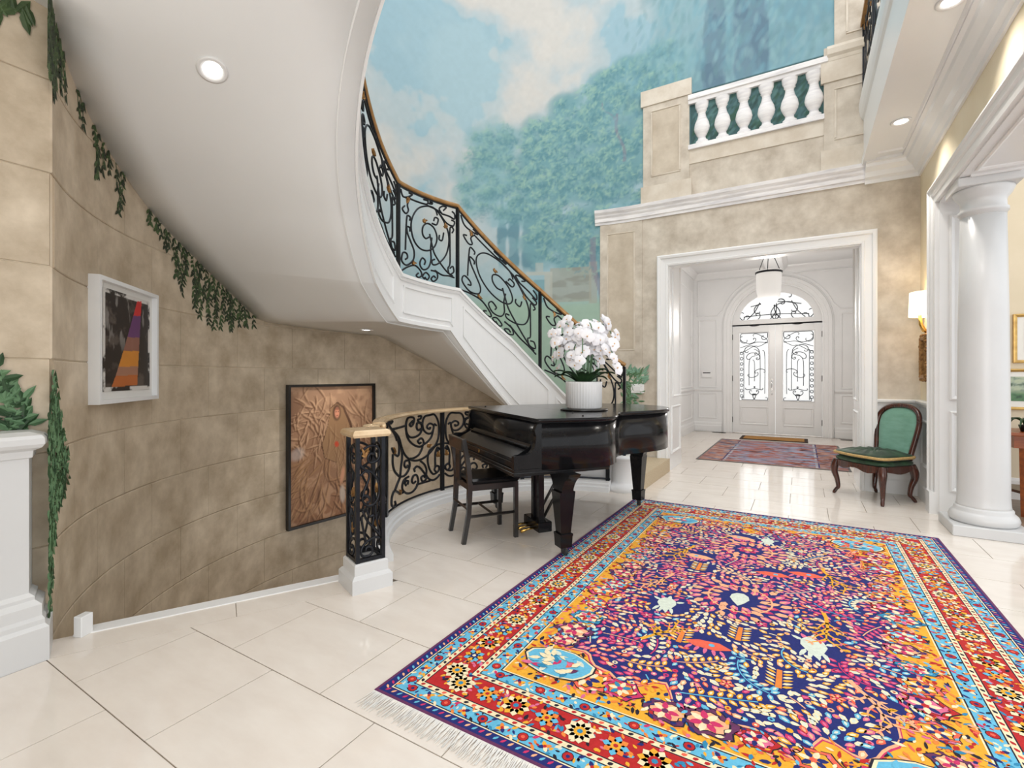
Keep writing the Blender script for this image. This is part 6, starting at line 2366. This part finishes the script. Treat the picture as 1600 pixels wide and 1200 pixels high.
def paisley(x, y, s, a, col, z):
    P = [(0, -1.0), (0.28, -0.55), (0.5, 0.0), (0.42, 0.45), (0.15, 0.75), (-0.2, 0.7), (-0.45, 0.4), (-0.5, -0.05), (-0.3, -0.5)]
    c, q = math.cos(a), math.sin(a)
    flat([(x + (p[0] * c - p[1] * q) * s, y + (p[0] * q + p[1] * c) * s) for p in P], z, col)


# pink leaf rings with a pale drop
for (x, y, R0, core) in ((cx - 0.02, cy - 0.15, 0.20, 'pale'), (cx - 0.05, cy + 0.72, 0.19, 'peach')):
    reserve(x, y, R0 + 0.05)
    for ring, n, cc in ((1.0, 26, 'pink'), (0.68, 18, 'rose'), (0.50, 14, 'pink')):
        for k in range(n):
            a = 2 * PI * k / n
            leafp(x + R0 * ring * math.cos(a), y + R0 * ring * 1.05 * math.sin(a), a + 0.5, 0.075, 0.040, ZF, cc if k % 3 else 'peach')
            leafp(x + R0 * ring * math.cos(a), y + R0 * ring * 1.05 * math.sin(a), a + 0.5, 0.050, 0.016, ZF + 0.0002, 'peach')
    P = [(x + R0 * 0.82 * math.cos(2 * PI * k / 28), y + R0 * 0.86 * math.sin(2 * PI * k / 28)) for k in range(28)]
    for k in range(28):
        p, q = P[k], P[(k + 1) % 28]
        dx, dy = q[0] - p[0], q[1] - p[1]
        l = math.hypot(dx, dy)
        flat([(p[0] - dy / l * 0.005, p[1] + dx / l * 0.005), (q[0] - dy / l * 0.005, q[1] + dx / l * 0.005), (q[0] + dy / l * 0.005, q[1] - dx / l * 0.005), (p[0] + dy / l * 0.005, p[1] - dx / l * 0.005)], ZF + 0.0006, 'peach')
    if core == 'pale':
        paisley(x, y, 0.10, 0, core, ZF + 0.0008)
    else:
        rosette(x, y, 0.07, ('pink', 'rose', 'peach', 'gold'), ZF + 0.0008)
# pale figures
for (x, y, s) in ((cx - 0.36, cy - 0.42, 0.10), (cx + 0.33, cy - 0.50, 0.11), (cx + 0.06, cy + 1.0, 0.09)):
    reserve(x, y, s * 1.05)
    paisley(x, y, s, 0.1, 'pale', ZF + 0.0005)
    for k in range(5):
        a = PI / 2 + (k - 2) * 0.5
        leafp(x + s * 0.5 * math.cos(a), y + s * 0.55 * math.sin(a), a, s * 0.5, s * 0.22, ZF + 0.0003, 'pink' if k % 2 else 'pale')
    for k in range(4):
        leafp(x + (k - 1.5) * s * 0.2, y - s * 0.4, -PI / 2 + (k - 1.5) * 0.2, s * 0.75, s * 0.2, ZF + 0.0004, 'pale')


def twig(x, y, a, L, col, z, depth=0):
    reserve(x + L * 0.5 * math.cos(a), y + L * 0.5 * math.sin(a), 0.035)
    w = 0.011 if depth == 0 else 0.007
    P = [(x, y)]
    aa = a
    for i in range(5):
        aa += rq.uniform(-0.3, 0.3)
        P.append((P[-1][0] + L / 5 * math.cos(aa), P[-1][1] + L / 5 * math.sin(aa)))
    for i in range(5):
        p, q = P[i], P[i + 1]
        dx, dy = q[0] - p[0], q[1] - p[1]
        l = math.hypot(dx, dy)
        w0, w1 = w * (1 - i / 7), w * (1 - (i + 1) / 7)
        flat([(p[0] - dy / l * w0, p[1] + dx / l * w0), (q[0] - dy / l * w1, q[1] + dx / l * w1), (q[0] + dy / l * w1, q[1] - dx / l * w1), (p[0] + dy / l * w0, p[1] - dx / l * w0)], z, col)
        if depth < 1 and i > 0:
            for sg in (-1, 1):
                twig(q[0], q[1], aa + sg * 0.8, L * 0.38, col, z, depth + 1)
        elif depth >= 1 and i % 2:
            leafp(q[0], q[1], aa + 0.9, 0.03, 0.013, z + 0.0002, rq.choice(['peach', 'gold', 'coral']))
            leafp(q[0], q[1], aa - 0.9, 0.03, 0.013, z + 0.0002, rq.choice(['peach', 'pink', 'gold']))


for (x, y, a, L) in ((cx + 0.38, cy - 0.10, -1.2, 0.30), (cx - 0.42, cy + 0.02, -1.9, 0.28), (cx + 0.45, cy - 0.72, -1.3, 0.26), (cx - 0.40, cy + 0.62, -1.7, 0.30), (cx + 0.40, cy + 0.60, -1.4, 0.30), (cx - 0.38, cy - 0.85, 1.0, 0.22)):
    twig(x, y, a, L, 'gold' if rq.random() < 0.5 else 'peach', ZF + 0.0008)
# pink bird-like palmettes and combs
for (x, y, f) in ((cx + 0.30, cy + 0.42, 1), (cx - 0.33, cy + 0.40, -1), (cx - 0.10, cy - 0.75, 1), (cx + 0.12, cy + 0.32, 1), (cx - 0.12, cy + 0.98, -1)):
    reserve(x, y, 0.10)
    flat([(x - 0.10 * f, y), (x - 0.04 * f, y + 0.035), (x + 0.05 * f, y + 0.045), (x + 0.11 * f, y + 0.01), (x + 0.04 * f, y - 0.03), (x - 0.05 * f, y - 0.03)][::f], ZF + 0.0005, 'coral' if f > 0 else 'peach')
    for k in range(5):
        leafp(x - 0.06 * f + 0.03 * f * k, y - 0.02, -PI / 2 + (k - 2) * 0.25, 0.06, 0.018, ZF + 0.0004, 'pink')
    disc(x + 0.02 * f, y + 0.01, 0.014, ZF + 0.0008, 'sky', 8)
for (x, y) in ((cx - 0.22, cy - 0.72), (cx + 0.20, cy - 0.86), (cx + 0.02, cy - 0.56), (cx - 0.30, cy + 0.22)):
    reserve(x, y, 0.085)
    flat([(x - 0.012, y - 0.07), (x + 0.012, y - 0.07), (x + 0.010, y + 0.07), (x - 0.010, y + 0.07)], ZF + 0.0005, 'orange')
    for k in range(6):
        for sg in (-1, 1):
            leafp(x + sg * 0.012, y - 0.06 + k * 0.024, (0.5 if sg > 0 else PI - 0.5), 0.045, 0.015, ZF + 0.0004, 'cream' if k % 2 else 'gold')
LIGHT = dict(cream='pale', gold='cream', pink='peach', rose='pink', sky='pale', coral='peach', peach='cream', teal='sky', orange='gold')
# occupancy grid keeps motifs apart
OC = 0.012
occ = np.zeros((int(RLen / OC) + 2, int(RWid / OC) + 2), bool)
for (bx_, by_, br) in big:
    yy, xx = np.ogrid[:occ.shape[0], :occ.shape[1]]
    occ |= (xx * OC - bx_) ** 2 + (yy * OC - by_) ** 2 < br * br


def free(x, y, r):
    i0, i1, j0, j1 = int((x - r) / OC), int((x + r) / OC) + 1, int((y - r) / OC), int((y + r) / OC) + 1
    if i0 < 0 or j0 < 0:
        return False
    return not occ[j0:j1, i0:i1].any()


def take(x, y, r):
    occ[max(0, int((y - r) / OC)):int((y + r) / OC) + 1, max(0, int((x - r) / OC)):int((x + r) / OC) + 1] = True


def leaf2(x, y, a, L, w, z, c):
    leafp(x, y, a, L, w, z, c)
    if c in LIGHT:
        leafp(x + L * 0.22 * math.cos(a), y + L * 0.22 * math.sin(a), a, L * 0.55, w * 0.45, z + 0.0002, LIGHT[c])


def blossom(x, y, r, cols, z):
    a0 = rq.random() * 6
    for k in range(5):
        a = a0 + 2 * PI * k / 5
        leafp(x + 0.1 * r * math.cos(a), y + 0.1 * r * math.sin(a), a, r * 0.95, r * 0.85, z, cols[0])
        leafp(x + 0.2 * r * math.cos(a), y + 0.2 * r * math.sin(a), a, r * 0.6, r * 0.3, z + 0.0002, cols[1])
    disc(x, y, r * 0.22, z + 0.0004, cols[2], 6)


# sprays of paired leaves on curving stems
for k in range(260):
    x, y = rq.uniform(cx - hx, cx + hx), rq.uniform(cy - hy, cy + hy)
    if not inside(x, y, 0.04) or not free(x, y, 0.012):
        continue
    a, curl = rq.random() * 6.28, rq.uniform(-0.32, 0.32)
    far = (y - cy) / hy
    c = rq.choice(['cream', 'gold', 'gold', 'rose', 'sky', 'coral'] if far < -0.1 else ['pink', 'peach', 'gold', 'pink', 'rose', 'cream'])
    sc_ = rq.choice(['sky', 'cream', 'peach', 'rose'])
    placed = []
    for q in range(rq.randint(4, 8)):
        nx2, ny2 = x + 0.036 * math.cos(a), y + 0.036 * math.sin(a)
        if not inside(nx2, ny2, 0.025) or not free(nx2, ny2, 0.010):
            break
        dx, dy = -math.sin(a) * 0.0028, math.cos(a) * 0.0028
        flat([(x - dx, y - dy), (nx2 - dx, ny2 - dy), (nx2 + dx, ny2 + dy), (x + dx, y + dy)], ZF, sc_)
        for sg in (-1, 1):
            leaf2(nx2 + sg * -math.sin(a) * 0.006, ny2 + sg * math.cos(a) * 0.006, a + sg * 0.95, 0.042, 0.022, ZF + 0.0002, c)
        placed.append((nx2, ny2))
        x, y = nx2, ny2
        a += curl
    for q in placed:
        take(q[0], q[1], 0.022)
# blossoms, mostly in the far half
for k in range(520):
    x, y = rq.uniform(cx - hx, cx + hx), rq.uniform(cy - hy, cy + hy)
    far = (y - cy) / hy
    if rq.random() > 0.45 + 0.5 * far or not inside(x, y, 0.035):
        continue
    r = rq.uniform(0.026, 0.038)
    if not free(x, y, r * 0.75):
        continue
    blossom(x, y, r, rq.choice([('pink', 'rose', 'peach'), ('rose', 'pink', 'cream'), ('pink', 'peach', 'gold'), ('coral', 'peach', 'rose')]), ZF)
    take(x, y, r * 0.85)
# fill the rest with leaves and buds
for k in range(45000):
    x, y = rq.uniform(cx - hx, cx + hx), rq.uniform(cy - hy, cy + hy)
    if not inside(x, y, 0.018) or not free(x, y, 0.0078):
        continue
    far = (y - cy) / hy
    f = math.sin(x * 5.1 + 1.3) + math.sin(y * 4.3 + x * 2.1) + rq.uniform(-0.8, 0.8)
    cols = ['cream', 'gold', 'cream', 'peach'] if f > 0.6 else (['pink', 'peach', 'rose', 'coral', 'pink', 'cream'] if far > -0.15 or f < -0.6 else ['gold', 'cream', 'rose', 'pink', 'sky', 'coral'])
    a0 = math.sin(x * 6) * 1.6 + math.cos(y * 5) * 1.6 + rq.uniform(-0.6, 0.6)
    c = rq.choice(cols)
    if rq.random() < 0.18:
        disc(x, y, 0.013, ZF, c, 7, a0)
        disc(x, y, 0.006, ZF + 0.0003, rq.choice(['red', 'cream', 'navy', 'gold']), 5)
    else:
        L = rq.uniform(0.036, 0.052)
        leaf2(x - L / 2 * math.cos(a0), y - L / 2 * math.sin(a0), a0, L, L * 0.52, ZF, c)
    take(x, y, 0.0098)
mk('woven_pattern', pt, WOOL, rug, 'stuff')
# fringe on the short ends
fr = MB()
for k in range(560):
    x = RWid * (k + 0.5) / 560
    for end, y in ((-1, 0.0), (1, RLen)):
        if end == 1 and k % 3:
            continue
        l = 0.07 + 0.03 * rq.random() if end < 0 else 0.006
        dx = rq.uniform(-0.014, 0.014)
        fr.add([(x - 0.0022, y, 0.006), (x + 0.0022, y, 0.006), (x + dx + 0.0018, y + end * l, 0.0022 + 0.002 * rq.random()), (x + dx - 0.0018, y + end * l, 0.0022)], [(0, 1, 2, 3)])
pmat('fringe', lin(238, 234, 226), 0.9, col2=lin(222, 222, 220), scale=40)
mk('fringe', fr, 'fringe', rug, 'stuff')

# ------------------------------------------------------------------ vestibule rug, mat, vents
vr = thing('entry_rug', 'faded red and blue antique runner rug lying in the entry vestibule', 'rug', (-1.38, 7.75, 0))
vw, vl = 1.95, 2.75
pmat('faded_wool', lin(158, 92, 78), 0.95, col2=lin(146, 158, 184), scale=3.2, detail=10, lo=0.44, hi=0.58, stretch=(0.6, 3.0, 1))
pmat('faded_wool_edge', lin(190, 146, 128), 0.95, col2=lin(126, 90, 96), scale=7.0, detail=8, lo=0.4, hi=0.6, stretch=(0.8, 3.0, 1))
pmat('faded_pale', lin(186, 186, 192), 0.95, col2=lin(150, 150, 166), scale=20)
mk('edge', MB().box(0, 0, 0.0005, vw, vl, 0.006), 'frame_black', vr)
mk('border', MB().box(0.03, 0.03, 0.001, vw - 0.03, vl - 0.03, 0.007), 'faded_wool_edge', vr)
mk('field', MB().box(0.40, 0.10, 0.002, vw - 0.40, vl - 0.10, 0.008), 'faded_wool', vr)
for x in (0.37, vw - 0.40):
    mk('guard_stripe', MB().box(x, 0.06, 0.002, x + 0.03, vl - 0.06, 0.0085), 'faded_pale', vr)
    mk('guard_stripe', MB().box(x + (0.035 if x > 1 else -0.02), 0.06, 0.002, x + (0.05 if x > 1 else -0.005), vl - 0.06, 0.0083), 'wool_navy', vr)
mt = MB()
for k in range(520):
    x, y = rq.uniform(0.06, vw - 0.06), rq.uniform(0.06, vl - 0.06)
    mt.add([(x + a * 0.07, y + b * 0.035, 0.0088) for a, b in ((-1, 0), (-0.3, 0.6), (0.5, 0.5), (1, 0), (0.4, -0.6), (-0.4, -0.5))], [(0, 1, 2, 3, 4, 5)][::1], rq.choice([0, 1, 2, 3, 0, 1]))
pmat('faded_blue', lin(112, 128, 160), 0.95, col2=lin(140, 154, 178), scale=30)
pmat('faded_red', lin(146, 72, 62), 0.95, col2=lin(168, 98, 84), scale=30)
mk('worn_motifs', mt, ['faded_red', 'faded_blue', 'faded_pale', 'faded_wool_edge'], vr, 'stuff')
dm = thing('door_mat', 'brown coir doormat with dark edging before the front doors', 'mat', (-1.07, 10.68, 0))
mk('edging', MB().box(0, 0, 0.0005, 1.18, 0.60, 0.012, bev=0.003), 'mat_edge', dm)
mk('coir', MB().box(0.06, 0.05, 0.003, 1.12, 0.55, 0.016, bev=0.003), 'coir', dm)
for (x, y, w, lab) in ((-1.72, 11.60, 0.28, 'dark floor register left of the doormat by the panelled wall'), (0.66, 11.50, 0.34, 'dark floor register right of the doormat near the doors')):
    v = thing('floor_register', lab, 'vent', (x, y, 0.0))
    mk('frame', MB().box(0, 0, 0.0, w, 0.10, 0.006, bev=0.002), 'dark_grille', v)
    for k in range(8):
        mk('slat', MB().box(0.015 + k * (w - 0.03) / 8, 0.015, 0.004, 0.015 + k * (w - 0.03) / 8 + 0.012, 0.085, 0.009), 'dark_grille', v)

# ------------------------------------------------------------------ wall plates
th = thing('alarm_keypad', 'white keypad with dark display on the panelled wall left of the doors', 'keypad', (-1.86, VY, 1.22))
mk('case', MB().box(-0.11, -0.03, 0, 0.11, 0.0, 0.15, bev=0.008), 'plastic', th)
mk('display', MB().box(-0.08, -0.033, 0.105, 0.08, -0.029, 0.125), 'dark_grille', th)
mk('flap', MB().box(-0.085, -0.036, 0.02, 0.085, -0.029, 0.085, bev=0.003), 'plastic', th)
sw = thing('light_switch', 'white switch plate at the vestibule corner by the side wall', 'switch', (VX0 + 0.001, 11.45, 1.95))
mk('plate', MB().box(0, -0.05, 0, 0.02, 0.05, 0.20, bev=0.004), 'plastic', sw)
mk('rocker', MB().box(0.018, -0.015, 0.06, 0.028, 0.015, 0.14, bev=0.003), 'plastic', sw)
pl = thing('wall_plate', 'white wall plate beside the painted agave near the stair foot', 'switch', (-1.93, YB - 0.001, 1.03))
mk('plate', MB().box(-0.09, -0.035, 0, 0.09, -0.002, 0.13, bev=0.005), 'plastic', pl)
mk('buttons', MB().box(-0.05, -0.042, 0.03, 0.05, -0.034, 0.10, bev=0.003), 'plastic', pl)
ag = thing('painted_agave', 'pale green painted agave plant on the wall behind the stair newel', 'painted plant', (0, 0, 0))
lv = MB()
for k in range(64):
    a = R_(rr.uniform(-10, 190))
    L = rr.uniform(0.10, 0.20)
    x0, z0 = -1.99 + rr.uniform(-0.17, 0.13), 1.15 + rr.uniform(-0.04, 0.15)
    flat_leaf(lv, axes((0, YB - 0.014 - 0.006 * rr.random(), 0), (1, 0, 0), (0, 0, 1), (0, -1, 0)), x0, z0, a, L, 0.045)
for k in range(40):
    flat_leaf(lv, axes((0, YB - 0.014 - 0.006 * rr.random(), 0), (1, 0, 0), (0, 0, 1), (0, -1, 0)), -1.99 + rr.uniform(-0.14, 0.04), 1.12 - 0.5 * rr.random(), R_(rr.uniform(200, 340)), 0.11, 0.035)
mk('leaves', lv, 'leaf_pale', ag, 'stuff')
lv = MB()
for k in range(60):
    a = R_(rr.uniform(-10, 190))
    flat_leaf(lv, axes((0, YB - 0.024 - 0.004 * rr.random(), 0), (1, 0, 0), (0, 0, 1), (0, -1, 0)), -1.99 + rr.uniform(-0.15, 0.11), 1.15 + rr.uniform(-0.3, 0.17), a, rr.uniform(0.07, 0.13), 0.026)
mk('shaded_leaves', lv, 'leaf_green', ag, 'stuff')

# ------------------------------------------------------------------ dining room things


def small_picture(label, x0, z0, w, h, cols, seed):
    p = thing('framed_print', label, 'picture', (0, 0, 0))
    M = axes((x0, DYW - 0.002, z0), (1, 0, 0), (0, 0, 1), (0, -1, 0))
    mk('frame', MB().rect_frame(w, h, [(0, 0), (0, 0.03), (0.012, 0.032), (0.03, 0.022), (0.03, 0)], 0, M), 'frame_gold', p)
    mk('mount', MB().box(0.02, 0.02, 0, w - 0.02, h - 0.02, 0.010, 0, M), 'mount_board', p)
    c = Canvas(0.085, w - 0.085, 0.09, h - 0.08, 0.01)
    n = fbm((c.ny, c.nx), (6, 8), seed, 4)
    c.c[:] = L3(*cols[0])
    c.mix(np.clip((n - 0.45) * 5, 0, 1), L3(*cols[1]))
    c.mix(np.clip((0.5 - (c.Z - 0.09) / (h - 0.17)) * 4, 0, 0.9), L3(*cols[2]))
    c.mix(np.clip((n - 0.62) * 8, 0, 0.9), L3(*cols[3]))
    art_grid(c, M @ Matrix.Translation((0, 0, 0.014)), p, 'print')


small_picture('gold framed dark landscape print, the upper one behind the column', 1.865, 1.40, 0.80, 0.50, [(84, 92, 60), (50, 58, 40), (34, 44, 30), (168, 170, 120)], 601)
small_picture('gold framed green landscape print, the lower one behind the column', 1.74, 0.92, 0.80, 0.42, [(176, 186, 160), (150, 166, 150), (62, 112, 70), (44, 72, 52)], 607)
tb = thing('side_table', 'reddish wooden side table partly hidden behind the column', 'table', (1.62, 6.03, 0))
mk('top', MB().box(-0.02, -0.02, 0.73, 1.1, 0.52, 0.76, bev=0.006), 'table_wood', tb)
mk('apron', MB().box(0.02, 0.015, 0.62, 1.06, 0.48, 0.73), 'table_wood', tb)
for (x, y) in ((0.09, 0.05), (1.03, 0.05), (0.05, 0.45), (1.03, 0.45)):
    mk('leg', MB().tube([(x, y, 0.0), (x, y, 0.62)], [0.018, 0.030], 4, sq=True), 'table_wood', tb)
mk('shelf', MB().prism([(0.0, 0.30), (0.10, 0.05), (1.0, 0.05), (1.0, 0.45), (0.0, 0.45)], 0.20, 0.225), 'mahogany', tb)
pp = thing('small_plant', 'small dark green arching plant on the wooden side table', 'plant', (1.76, 6.20, 0.761))
mk('pot', MB().lathe([(0.035, 0), (0.05, 0.05), (0.05, 0.06), (0.0, 0.055)], 16), 'iron', pp)
for k in range(9):
    mb = strap_leaf(0.16, 0.012, 0.12, 0.14)
    o = mk('leaf', mb, 'leaf_dark', pp)
    o.location = (0, 0, 0.05)
    o.rotation_euler = (0, 0, k * 0.7)
